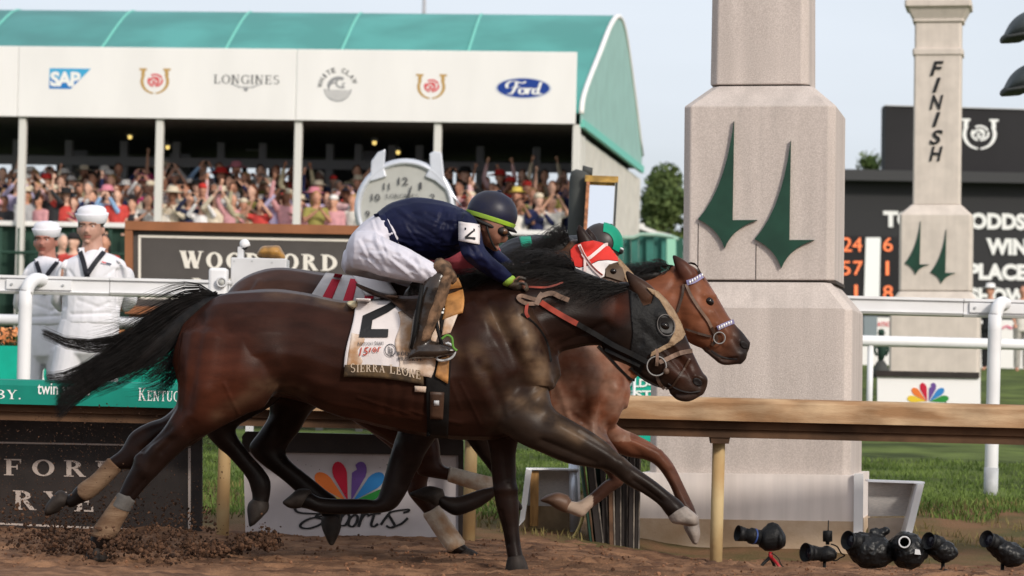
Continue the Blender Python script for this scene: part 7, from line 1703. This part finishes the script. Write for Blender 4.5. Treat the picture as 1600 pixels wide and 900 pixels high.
mlt([[(586, 380, 596, 432, 46), (606, 366, 622, 430, 48)], L2[:3], L2b[:3]], DK, "breeches", M_breech, j2, .009, 3)
mlt([L2[3:], ], DK, "boot", M_boot, j2, .009, 2); mlt([L2b[3:]], DK, "boot", M_boot, j2, .009, 2)
helmet(j2, P(764, 342, DK), hq, pxr(37, DK), pxr(32, DK), pxr(33, DK), DK, M_pink)

# ------------------------------------------------------------------ the jockey in black and green on the far horse
DL = 17.3
M_silk_k = mat("black_silk", (0.010, 0.010, 0.013), .5, var=.2, scale=8, bump=.25, bscale=16)
M_emer = mat("emerald_silk", (0.0, 0.24, 0.14), .5, var=.1, scale=8, bump=.2)
j3 = thing("person", "jockey in black silks with emerald hoops and green-topped helmet on the far horse", "person", (P(800, 470, DL).x, DL, P(800, 470, DL).z))
T3r = [(742, 412, 756, 452, 42), (768, 396, 776, 452, 50), (792, 376, 800, 450, 54), (820, 368, 828, 446, 56), (850, 367, 858, 440, 58), (878, 368, 886, 428, 56), (902, 368, 908, 414, 42)]
A3 = [(882, 370, 904, 384, 22, -.15), (884, 400, 912, 404, 20, -.18), (906, 424, 926, 412, 14, -.14), (930, 440, 940, 430, 11, -.1)]
A3b = [tuple(list(z)[:5] + [-z[5]]) for z in A3]
L3 = [(748, 412, 742, 450, 32, -.14), (790, 430, 782, 462, 28, -.22), (826, 444, 812, 468, 24, -.26), (838, 456, 806, 470, 20, -.27), (818, 510, 796, 510, 17, -.27), (810, 548, 788, 556, 15, -.27), (836, 554, 822, 566, 12, -.27)]
L3b = [tuple(list(z)[:5] + [-z[5]]) for z in L3]
S = Soup()
for q in (T3r, A3, A3b, L3, L3b): S.loft(DL, shr(q, .78), SKD)
S.loft(DL, [(900, 372, 908, 402, 24), (922, 372, 922, 402, 22)], SKD); S.ball(P(936, 386, DL), (.085, .075, .105), SKD, hq); S.ball(P(960, 400, DL), (.014, .016, .018), SKD)
S.ball(P(942, 438, DL - .1), (.034, .03, .026), SKD); fingers(S, DL, 946, 436, -.1, R(10), 20, SKD); S.ball(P(942, 438, DL + .1), (.034, .03, .026), SKD); fingers(S, DL, 946, 436, .1, R(10), 20, SKD)
link("body", S.melt("body", .009, 3), M_skin, j3, True)
o_, me3 = mlt([T3r, A3, A3b], DL, "silks", M_silk_k, j3, .008, 3, .005, 14); T3j = me3
for xa, xb, xc, xd in ((811, 829, 834, 817), (849, 862, 868, 856)):
    drape(T3j, DL, [(xa, 369.5), (xb, 369.2), (xc, 392), (xd, 392)], 5, 10, .006, "silk_hoop", M_emer, o_, .003)
mlt([[(740, 408, 746, 450, 42), (762, 398, 770, 452, 46)], L3[:3], L3b[:3]], DL, "breeches", M_breech, j3, .009, 3)
mlt([L3[3:]], DL, "boot", M_boot, j3, .009, 2); mlt([L3b[3:]], DL, "boot", M_boot, j3, .009, 2)
hc3 = P(940, 381, DL); hq3 = Quaternion((0, 1, 0), R(24))
M_helm_b = mat("helmet_brown_black", (0.03, 0.024, 0.022), .4, var=.2)
helmet(j3, hc3, hq3, pxr(33, DL), pxr(28, DL), pxr(33, DL), DL, M_helm_b, None, -.4)
b = MB(); vs = []; n = 14
for i in range(n + 1):
    a = R(-2 + 112 * i / n)
    for k in range(7):
        c_ = R(-58 + 54 * k / 6); d = Vector((math.cos(a) * math.cos(c_), math.sin(c_), math.sin(a) * math.cos(c_))); vs.append(hc3 + hq3 @ Vector((d.x * pxr(34, DL), d.y * pxr(29.5, DL), d.z * pxr(34, DL))))
b.add(vs, [(i * 7 + k, i * 7 + k + 1, i * 7 + 8 + k, i * 7 + 7 + k) for i in range(n) for k in range(6)]); b.build("helmet_panel", M_emer, j3, True)
b = MB(); b.ball(P(968, 392, DL - .02), (.022, .03, .018), 12, 8, hq3); b.build("goggle_frame", M_strap, j3, True)
b = MB(); b.ball(P(971, 389, DL - .035), (.014, .02, .008), 10, 6, hq3); b.build("goggle_lens", M_boxw, j3, True)

# ------------------------------------------------------------------ sailors
M_sail = mat("white_uniform", (0.70, 0.69, 0.73), .8, var=.03, scale=5, bump=.3, bscale=18)
M_scarf = mat("black_scarf", (0.010, 0.010, 0.016), .6, var=.2, bump=.3)
M_stripe = mat("navy_stripe", (0.03, 0.035, 0.08), .7)
M_shair = mat("dark_brown_hair", (0.02, 0.013, 0.009), .6)
def sailor(label, D, ox, oy, k, turn, arms, legs, torso, headc, skin):
    g = ground_z(P(headc[0], 600, D).x, D)
    t = thing("person", label, "person", (P(headc[0], 600, D).x, D, g), group="sailors standing in white uniforms")
    hx, hy = headc                                        # middle of the face, between the eyes and the mouth
    S = Soup()
    H_ = lambda dx, dy: (hx + dx * k, hy + dy * k)
    S.loft(D, [(hx - 17 * k, hy - 24 * k, hx + 18 * k, hy - 24 * k, 15 * k), (hx - 20 * k, hy - 14 * k, hx + 20 * k, hy - 14 * k, 22 * k), (hx - 20 * k, hy - 4 * k, hx + 19 * k, hy - 4 * k, 22 * k), (hx - 18.5 * k, hy + 6 * k, hx + 16 * k, hy + 6 * k, 20 * k), (hx - 14 * k, hy + 14 * k, hx + 11 * k, hy + 14 * k, 17 * k), (hx - 9 * k, hy + 19 * k, hx + 5 * k, hy + 19 * k, 12 * k)], skin)
    S.loft(D + .01, [(hx - 13 * k, hy + 6 * k, hx + 17 * k, hy + 6 * k, 14 * k), (hx - 14 * k, hy + 24 * k, hx + 19 * k, hy + 24 * k, 15 * k), (hx - 22 * k, hy + 38 * k, hx + 28 * k, hy + 38 * k, 18 * k)], skin)
    u = D / F * k
    nx = hx - turn * k
    S.tube([P(nx + 1 * k, hy - 8 * k, D - 18 * u), P(nx, hy - 2 * k, D - 21 * u), P(nx - .8 * k, hy + 2 * k, D - 24 * u)], [2.3 * u, 2.8 * u, 3.6 * u], skin, 10)
    for s_ in (-1, 1): S.ball(P(nx + 2.6 * s_ * k, hy + 3 * k, D - 20 * u), (2 * u, 2.4 * u, 1.8 * u), skin)
    S.ball(P(hx + 19.5 * k, hy - 1 * k, D + 1 * u), (2.4 * u, 4 * u, 6.5 * u), skin); S.ball(P(hx - 20.5 * k, hy - 1 * k, D + 2 * u), (1.4 * u, 4 * u, 6 * u), skin)
    S.ball(P(nx + 1 * k, hy + 16.5 * k, D - 13 * u), (5 * u, 5 * u, 3.6 * u), skin)
    for q in torso + arms + legs: S.loft(D, shr(q, .84), skin)
    for (x, y, yy) in ((hx - 4 * k, hy + 118 * k, .16), (hx + 12 * k, hy + 116 * k, .18)):
        S.ball(P(x, y, D + yy), (.042, .022, .03), skin); fingers(S, D, x, y, yy, R(20), 12, skin, .5)
    me = S.melt("body", .0062, 3)
    m = lambda dx, dy: (nx + dx * k, hy + dy * k)
    B = []
    for s_ in (-1, 1): e = m(8.2 * s_ + 1, -7.5); B += [(e[0] - 3 * k, e[1], e[0] + 3 * k, e[1], 2.6 * k, -7.5), (e[0] - 4 * k, e[1] - 4.5 * k, e[0] + 4 * k, e[1] - 4.5 * k, 1.6 * k, 4)]; c_ = m(10 * s_, 5); B.append((*c_, *c_, 4 * k, 2.2))
    a, b_ = m(-4, 8.2), m(6, 8.2); B += [(*a, *b_, 1.0 * k, -3.5), (a[0] + k, a[1] - 1.9 * k, b_[0] - k, b_[1] - 1.9 * k, 1.1 * k, 2.4), (a[0] + 2 * k, a[1] + 2.2 * k, b_[0] - 2 * k, b_[1] + 2.2 * k, 1.3 * k, 2.8), (a[0] + k, a[1] + 4.6 * k, b_[0], b_[1] + 4.6 * k, 1.4 * k, -2)]
    bulge(me, D, B)
    def col(co, c_, n):
        x, y = PX(co); X, Y = (x - nx) / k, (y - hy) / k
        if n.y < .2:
            if -4.5 < X < 6.5 and 6.4 < Y < 11.5: return tuple(a * b for a, b in zip(c_, (.72, .48, .48)))
            for s_ in (-1, 1):
                ex = X - 8.2 * s_ - 1
                if abs(ex) < 5.5 and -13.2 + .06 * ex * ex < Y < -10.6 + .05 * ex * ex: return tuple(a * .22 for a in c_)
        if Y < -6 and (X > 15 + turn or X < -17 + turn) and Y > -26: return (.03, .02, .014)
        return c_
    recolor(me, col); TS = bvh(me); link("body", me, M_skin, t, True)
    M_ew = mat("eye_white", (.55, .5, .48), .3); M_ei = mat("eye_iris", (.03, .022, .018), .2)
    for s_ in (-1, 1):
        ex, ey = m(8.2 * s_ + 1, -7.6); q = hit(TS, ex, ey, D, 0) or P(ex, ey, D - 19 * u)
        b = MB(); b.ball(q + Vector((0, .6 * u, 0)), (3.1 * u, 1.6 * u, 1.35 * u), 10, 6); e_ = b.build("eye", M_ew, t, True)
        b = MB(); b.ball(q + Vector((-.5 * u, -.5 * u, 0)), (1.35 * u, .9 * u, 1.25 * u), 8, 6); b.build("iris", M_ei, e_, True)
    mlt([q for q in torso] + [q[:-1] for q in arms], D, "jumper", M_sail, t, .0075, 3, .0045, 13, (1, 1, .7), bul=[(hx - 10 * k, hy + 70 * k, hx + 14 * k, hy + 78 * k, 4, -5), (hx - 20 * k, hy + 108 * k, hx + 10 * k, hy + 118 * k, 2, -5), (hx + 43 * k, hy + 62 * k, hx + 44 * k, hy + 118 * k, 2.4, -26), (hx - 44 * k, hy + 62 * k, hx - 42 * k, hy + 118 * k, 2.4, -26), (hx + 36 * k, hy + 60 * k, hx + 20 * k, hy + 72 * k, 2, -7), (hx - 34 * k, hy + 62 * k, hx - 22 * k, hy + 80 * k, 2, -7), (hx - 30 * k, hy + 130 * k, hx + 30 * k, hy + 128 * k, 2, -9), (hx - 5 * k, hy + 146 * k, hx - 4 * k, hy + 176 * k, 1.6, -6), (hx + 28 * k, hy + 112 * k, hx + 6 * k, hy + 122 * k, 2, -6), (hx - 26 * k, hy + 92 * k, hx - 4 * k, hy + 88 * k, 2, -5)])
    mlt(legs, D, "trousers", M_sail, t, .009, 3, .004, 10, (1, 1, .4))
    for lg in legs[1:]:
        z = lg[-1]; x = (z[0] + z[2]) / 2; gz = ground_z(P(x, 600, D).x, D); p = P(x, z[1], D)
        S2 = Soup(); S2.tube([Vector((p.x, D + .08, gz + .04)), Vector((p.x, D - .05, gz + .045)), Vector((p.x - .01, D - .2, gz + .03))], [(.045, .05), (.048, .05), (.04, .03)], (1, 1, 1)); link("shoe", S2.melt("shoe", .008, 2), M_print_k, t, True)
    # hat
    c_ = P(hx + 2.0 * k, hy - 12.5 * k, D + 1.5 * u); ax = Vector((-.03, -.16, 1)).normalized()
    b = MB(); b.lathe(c_, [(20.5 * u, 0), (22 * u, 1 * u), (26.5 * u, 14.5 * u), (26 * u, 15.5 * u), (24 * u, 14 * u), (23 * u, 16 * u), (22.5 * u, 21.5 * u), (18 * u, 25.5 * u), (10 * u, 27.6 * u), (.001, 28 * u)], ax, 32); b.build("hat", M_sail, t, True)
    b = MB(); b.lathe(c_ - ax * 2.2 * u, [(19.6 * u, 0), (20.4 * u, 3 * u)], ax, 28); o_ = b.build("hair", M_shair, t, True)
    # collar, scarf
    z0 = hy + 26 * k
    def flat(pts, nm, mm, dd): 
        pts = [Vector(p) for p in pts]; b = MB(); b.prism(pts, (0, .012, 0)); return b.build(nm, mm, t)
    def fp(x, y, off):
        q = hit(TS, x, y, D, off); return q or P(x, y, D - .12)
    for s_ in (-1, 1):
        xa, xb = hx + (18 if s_ < 0 else 18) * 0 + s_ * 19 * k + 2 * k, hx - 6 * k
        yt, yb = hy + 30 * k, hy + 64 * k
        col_ = strap(TS, D, [(xa - s_ * 2 * k, yt - 4 * k), (lerp(xa, xb, .45), lerp(yt, yb, .42)), (lerp(xa, xb, .92), lerp(yt, yb, .93))], 9 * k, M_sail, "collar", t, .030, .006)
        for j in (0, 1): strap(TS, D, [(xa + s_ * (2 + 2.2 * j) * k, yt - 2 * k), (lerp(xa, xb, .45) + s_ * (2 + 2.2 * j) * k, lerp(yt, yb, .42))], .9 * k, M_stripe, "collar_stripe", t, .038, .002)
        strap(TS, D, [(xa, yt + 2 * k), (lerp(xa, xb, .5), lerp(yt, yb, .55)), (xb + s_ * 1.5 * k, yb + 2 * k)], 7.5 * k, M_scarf, "scarf", t, .044, .010)
        strap(TS, D, [(xb + s_ * 1 * k, yb + 3 * k), (xb + s_ * 3 * k, yb + 14 * k), (xb + s_ * (3 if s_ > 0 else 5) * k, yb + (27 if s_ > 0 else 22) * k)], 5 * k, M_scarf, "scarf_end", t, .040, .008)
    q = fp(hx - 6 * k, hy + 66 * k, .05); b = MB(); b.ball(q, (5.5 * u, 2.5 * u, 5 * u), 10, 7); b.build("scarf_knot", M_scarf, t, True)
    if arms and label.startswith("tall"):
        a = fp(hx + 17 * k, hy + 48 * k, .05); b_ = fp(hx + 32 * k, hy + 52 * k, .05); b = MB(); b.bar(a, lerp(a, b_, .45), .004, .010, (0, 0, 1)); b.build("ribbon_bar", M_rose, t); b = MB(); b.bar(lerp(a, b_, .47), b_, .004, .010, (0, 0, 1)); b.build("ribbon_bar", M_stripe, t)
    return t
sailor("tall clean-shaven sailor in white uniform and hat, standing in front of another", 24.7, 0, 0, 1.0, 6.5,
    [[(182, 402, 192, 416, 24, .0), (186, 412, 206, 422, 24, .01), (190, 440, 211, 444, 22, .04), (190, 462, 214, 472, 20, .10), (178, 466, 200, 488, 17, .17), (152, 470, 156, 486, 13, .2)], [(106, 406, 96, 416, 24, .0), (108, 420, 90, 424, 24, .01), (104, 444, 84, 446, 22, .04), (102, 464, 80, 472, 20, .10), (112, 468, 92, 488, 17, .17), (136, 472, 132, 486, 13, .2)]],
    [[(94, 500, 186, 500, 32), (88, 526, 186, 526, 33), (90, 552, 184, 552, 31)], [(86, 540, 138, 545, 30), (78, 590, 124, 592, 28), (74, 640, 112, 640, 25), (74, 708, 108, 708, 24)], [(134, 545, 186, 540, 30), (138, 592, 184, 590, 28), (142, 640, 180, 640, 25), (144, 708, 178, 708, 24)]],
    [[(128, 396, 166, 395, 18), (112, 402, 182, 401, 24), (98, 412, 196, 411, 30), (94, 432, 197, 430, 33), (96, 458, 194, 457, 33), (97, 484, 188, 484, 33), (95, 504, 187, 504, 34)]], (142, 361), (.44, .245, .185))
sailor("stocky ruddy sailor in white uniform standing behind the taller one's shoulder", 25.5, 0, 0, .88, 7.5,
    [[(104, 418, 112, 428, 22, .0), (108, 430, 124, 436, 22, .02), (108, 456, 124, 462, 20, .06), (100, 474, 116, 488, 18, .14), (80, 478, 84, 492, 13, .19)], [(46, 418, 38, 428, 22, .0), (46, 432, 30, 438, 22, .01), (42, 452, 24, 456, 20, .05), (40, 470, 22, 480, 19, .12), (52, 476, 36, 494, 16, .17), (66, 480, 64, 494, 12, .19)]],
    [[(34, 504, 108, 504, 30), (30, 530, 106, 530, 31), (32, 556, 104, 556, 29)], [(30, 544, 70, 548, 28), (28, 595, 66, 596, 26), (30, 640, 60, 640, 24), (32, 706, 60, 706, 23)], [(68, 548, 106, 544, 28), (74, 596, 108, 595, 26), (78, 640, 108, 640, 24), (80, 706, 108, 706, 23)]],
    [[(54, 408, 92, 407, 18), (44, 414, 104, 413, 24), (36, 426, 110, 424, 29), (34, 446, 110, 446, 32), (36, 474, 110, 474, 33), (36, 506, 108, 506, 33)]], (71.5, 381), (.36, .155, .115))

# ------------------------------------------------------------------ the crowd
def proto(pose):
    """a standing figure facing the track: skin and shirt meshes in metres from the soles up"""
    S = Soup(); C_ = Soup(); CL = Soup()
    sk = (1, 1, 1)
    V = Vector
    for s_ in (-1, 1): S.tube([V((.09 * s_, 0, .9)), V((.09 * s_, -.01, .5)), V((.09 * s_, .01, .06)), V((.09 * s_, -.10, .03))], [.085, .06, .042, .035], sk, 8)
    S.tube([V((0, 0, .84)), V((0, 0, 1.05)), V((0, .01, 1.25)), V((0, .01, 1.40)), V((0, 0, 1.46))], [(.15, .10), (.135, .09), (.16, .10), (.17, .09), (.08, .07)], sk, 10)
    S.tube([V((0, 0, 1.42)), V((0, -.01, 1.56))], [.058, .054], sk, 8)
    S.ball((0, -.015, 1.63), (.076, .094, .118), sk); S.ball((0, -.112, 1.612), (.014, .016, .022), sk); S.ball((0, -.08, 1.545), (.032, .03, .022), sk)
    for s_ in (-1, 1): S.ball((.078 * s_, 0, 1.62), (.012, .02, .03), sk)
    arms = {"rest": [((.2, -.02, 1.15), (.17, -.16, .98))] * 2, "phone": [((.27, -.16, 1.42), (.10, -.28, 1.66))] * 2, "up": [((.30, -.06, 1.60), (.24, -.12, 1.90))] * 2,
            "face": [((.24, -.20, 1.28), (.07, -.22, 1.56))] * 2, "oneup": [((.30, -.08, 1.58), (.26, -.14, 1.90)), ((.22, -.12, 1.18), (.08, -.26, 1.26))], "clap": [((.24, -.14, 1.20), (.04, -.32, 1.38))] * 2}[pose]
    for s_, (e, w) in zip((-1, 1), arms):
        e = V((e[0] * s_, e[1], e[2])); w = V((w[0] * s_, w[1], w[2])); sh = V((.185 * s_, 0, 1.40)); d = (w - e).normalized()
        S.tube([V((.12 * s_, .01, 1.40)), sh, lerp(sh, e, .5), e, lerp(e, w, .5), w], [.06, .058, .048, .04, .036, .026], sk, 8)
        S.ball(w + d * .05, (.030, .022, .042), sk, V((0, 0, 1)).rotation_difference(d))
        for q in range(4):
            o_ = V((.018 * (q - 1.5), -.008, 0)); S.tube([w + d * .07 + o_, w + d * .11 + o_ * 1.2, w + d * (.13 + .012 * (q in (1, 2))) + o_ * 1.2 + V((0, -.012, 0))], [.0095, .009, .008], sk, 6)
        S.tube([w + d * .03 + V((-.025 * s_, -.01, 0)), w + d * .07 + V((-.045 * s_, -.02, 0))], [.011, .009], sk, 6)
        CL.tube([V((.10 * s_, .01, 1.40)), sh, lerp(sh, e, .5), e, lerp(e, w, .5), lerp(e, w, .95)], [.07, .068, .058, .052, .046, .038], sk, 9); C_.tube([V((.10 * s_, .01, 1.40)), sh, lerp(sh, e, .5), lerp(sh, e, .75)], [.07, .068, .058, .055], sk, 9)
    for q_ in (C_, CL): q_.tube([V((0, 0, .80)), V((0, 0, 1.05)), V((0, .01, 1.25)), V((0, .01, 1.40)), V((0, 0, 1.455))], [(.17, .12), (.15, .105), (.175, .115), (.185, .105), (.075, .07)], sk, 12)
    me = S.melt("spectator_body", .021, 1); me2 = C_.melt("spectator_top", .024, 2); me3 = CL.melt("spectator_top", .024, 2)
    for m_ in (me, me2, me3): m_.polygons.foreach_set("use_smooth", [True] * len(m_.polygons))
    tr = MB()
    for s_ in (-1, 1): tr.tube([V((.085 * s_, 0, .95)), V((.09 * s_, -.005, .5)), V((.09 * s_, .01, .09))], [.105, .075, .062], 8)
    return me, (me2, me3), tr.mesh("spectator_trousers")
PROTO = {p: proto(p) for p in ("rest", "phone", "up", "face", "oneup", "clap")}
def lathe_mesh(name, prof, n=14, sq=(1, 1)):
    b = MB(); b.lathe((0, 0, 0), prof, (0, 0, 1), n); me = b.mesh(name)
    for v in me.vertices: v.co.x *= sq[0]; v.co.y *= sq[1]
    me.polygons.foreach_set("use_smooth", [True] * len(me.polygons)); return me
HATS = {"wide-brimmed hat": lathe_mesh("hat_wide", [(.12, 1.685), (.235, 1.665), (.24, 1.672), (.105, 1.70), (.10, 1.76), (.06, 1.785), (.001, 1.79)], 18, (1, 1.05)),
        "straw fedora": lathe_mesh("hat_fedora", [(.11, 1.68), (.165, 1.685), (.165, 1.69), (.098, 1.70), (.09, 1.77), (.05, 1.785), (.001, 1.775)], 16, (1, 1.1)),
        "baseball cap": lathe_mesh("hat_cap", [(.088, 1.66), (.088, 1.70), (.07, 1.745), (.001, 1.765)], 14, (1, 1.3))}
def hair_mesh(long):
    b = MB(); b.ball((0, .012, 1.655), (.086, .098, .11), 12, 8)
    if long: b.tube([(0, .06, 1.66), (0, .075, 1.52), (0, .07, 1.38)], [(.085, .05), (.10, .05), (.06, .03)], 10)
    me = b.mesh("hair"); bm = bmesh.new(); bm.from_mesh(me)
    for v in bm.verts:
        if v.co.y < -.02 and v.co.z < 1.68: v.co.y = max(v.co.y, -.0)
    bm.to_mesh(me); bm.free(); me.polygons.foreach_set("use_smooth", [True] * len(me.polygons)); return me
HAIRM = {False: hair_mesh(False), True: hair_mesh(True)}
b = MB(); b.box(-.04, .04, -.30, -.285, 1.68, 1.76); PHONE = b.mesh("phone")
TOPS = {"white shirt": (.72, .70, .70), "pale pink shirt": (.66, .44, .46), "sky blue jacket": (.25, .40, .62), "navy blazer": (.015, .02, .07), "coral red dress": (.55, .06, .05), "cream jacket": (.62, .54, .42), "black jacket": (.03, .03, .033), "magenta dress": (.50, .05, .18),
        "rose pink jacket": (.60, .30, .32), "khaki waistcoat": (.40, .36, .24), "pale grey suit": (.38, .38, .39), "lavender shirt": (.46, .42, .62), "olive dress": (.28, .25, .07), "off-white blouse": (.70, .66, .60), "navy suit": (.02, .025, .06), "floral pink dress": (.58, .25, .30)}
SKINS = [(.60, .33, .23), (.52, .26, .175), (.66, .40, .30), (.26, .125, .08), (.10, .05, .035)]
HAIRC = {"dark-haired": (.012, .010, .009), "brown-haired": (.06, .03, .018), "blonde": (.36, .22, .09), "grey-haired": (.25, .24, .23), "auburn": (.14, .045, .018)}
HATC = {"white": (.72, .70, .68), "red": (.52, .035, .03), "pink": (.60, .22, .28), "black": (.015, .014, .015), "cream": (.60, .52, .40), "navy": (.02, .025, .08), "yellow": (.62, .48, .10)}
def mm(kind, nm, c_, r=.8): return mat("crowd_" + kind + "_" + nm.replace(" ", "_"), c_, r, var=.12, scale=9, bump=.25 if kind == "top" else 0, bscale=20)
POSE = {"rest": "watching", "phone": "filming", "up": "both arms up", "face": "hands to face", "oneup": "one arm up", "clap": "clapping"}
rc = random.Random(2024); USED = set()
def child(name, me, m, par, loc_mat=None):
    o = bpy.data.objects.new(name, me); COL.objects.link(o); o.parent = par
    if not me.materials: me.materials.append(m)
    o.material_slots[0].link = 'OBJECT'; o.material_slots[0].material = m
    return o
def spectator(pos, place, rz=0.0, h=1.0, pose=None, top=None, group="spectators cheering under the tent", dark=False):
    for _ in range(200):
        pz_ = pose or rc.choices(["rest", "phone", "up", "face", "oneup", "clap"], [4, 4, .9, 3.4, 1.3, 3])[0]; tp_ = top or rc.choice(list(TOPS)); hat = rc.random() < .45
        hk, hcn = rc.choice(list(HATS)), rc.choices(list(HATC), [5, 2, 2, 2, 4, 1.5, .5])[0]; hn = rc.choice(list(HAIRC)); lg = rc.random() < .45 or "dress" in tp_
        head = f"{hcn} {hk}" if hat else hn
        lab = (f"spectator in {tp_}, {head}, {POSE[pz_]}, {place}" if hat else f"{head} spectator in {tp_}, {POSE[pz_]}, {place}")
        if lab not in USED: break
    USED.add(lab)
    sk = rc.choices(SKINS, [4, 4, 4, 1.4, .8])[0]
    r_ = thing("person", lab, "person", tuple(pos), (0, 0, rz), group=group); r_.scale = (h, h, h)
    a, b_, tr = PROTO[pz_]
    msk = MATS.get("crowd_skin_%.2f" % sk[0]) or mat("crowd_skin_%.2f" % sk[0], sk, .55)
    child("body", a, msk, r_); child("top", b_[0 if any(w_ in tp_ for w_ in ("dress", "top", "blouse")) else 1], mm("top", tp_, TOPS[tp_]), r_)
    child("trousers", tr, mm("leg", tp_, tuple(c_ * .5 for c_ in TOPS[tp_])), r_)
    child("hair", HAIRM[lg], mm("hair", hn, HAIRC[hn], .6), r_)
    if hat: child("hat", HATS[hk], mm("hat", hcn, HATC[hcn]), r_)
    if pz_ == "phone": child("phone", PHONE, M_print_k, r_)
    return r_
bays = [(-100, 30, "first tent bay"), (30, 247, "second tent bay"), (247, 464, "third tent bay"), (464, 682, "fourth tent bay"), (682, 960, "last tent bay")]
rows = ["row one", "row two", "row three", "row four", "row five"]
PLF = ZFL - 1.06
for r_i in range(5):
    yl = .55 + .46 * r_i
    xa, xb = tp(-14, 300, yl).x, X1 - .25; x = xa + (.2 if r_i % 2 else 0)
    while x < xb:
        w = TM @ Vector((x + rc.uniform(-.07, .07), yl + rc.uniform(-.08, .08), PLF + .15 * r_i)); px = PX(w)[0]
        if not (555 < px < 690 and r_i > 2 and False):
            pl = next((n for a, c_, n in bays if a <= px < c_), bays[0][2])
            if not (590 < px < 700 and r_i == 0): spectator(w, f"{pl} {rows[r_i]}", TYAW + rc.uniform(-.5, .5), rc.uniform(.88, 1.02))
        x += rc.uniform(.23, .33) + .02 * r_i
b = MB()
for r_i in range(5):
    b = MB(); b.box(X0 - 6, X1 - .1, .36 + .46 * r_i, .36 + .46 * (r_i + 1) - .004 if r_i < 4 else 5.3, PLF + .15 * r_i - .12, PLF + .15 * r_i - .002); b.build("standing_step", M_darkg, tent, local=True)
# standing lower down, and across at the right
for px, D, tp_, pl in ((112, 52, "coral red dress", "on the grass behind the tall sailor"), (136, 53, "magenta dress", "below the parapet"), (160, 52.5, "coral red dress", "by the brown sign's corner"), (94, 53, "black jacket", "behind the stocky sailor")):
    spectator((P(px, 500, D).x, D, ground_z(0, D)), pl, rc.uniform(-.6, .6), 1.1, "rest", tp_, "people standing below the parapet")
for px, D, tp_, pl in ((1545, 57, "black jacket", "by the white hoarding"), (1596, 57, "off-white blouse", "by the hoarding, outermost")):
    spectator((P(px, 560, D).x, D, ground_z(0, D)), pl, rc.uniform(-.6, .6), .86, "rest", tp_, "people by the white hoarding")
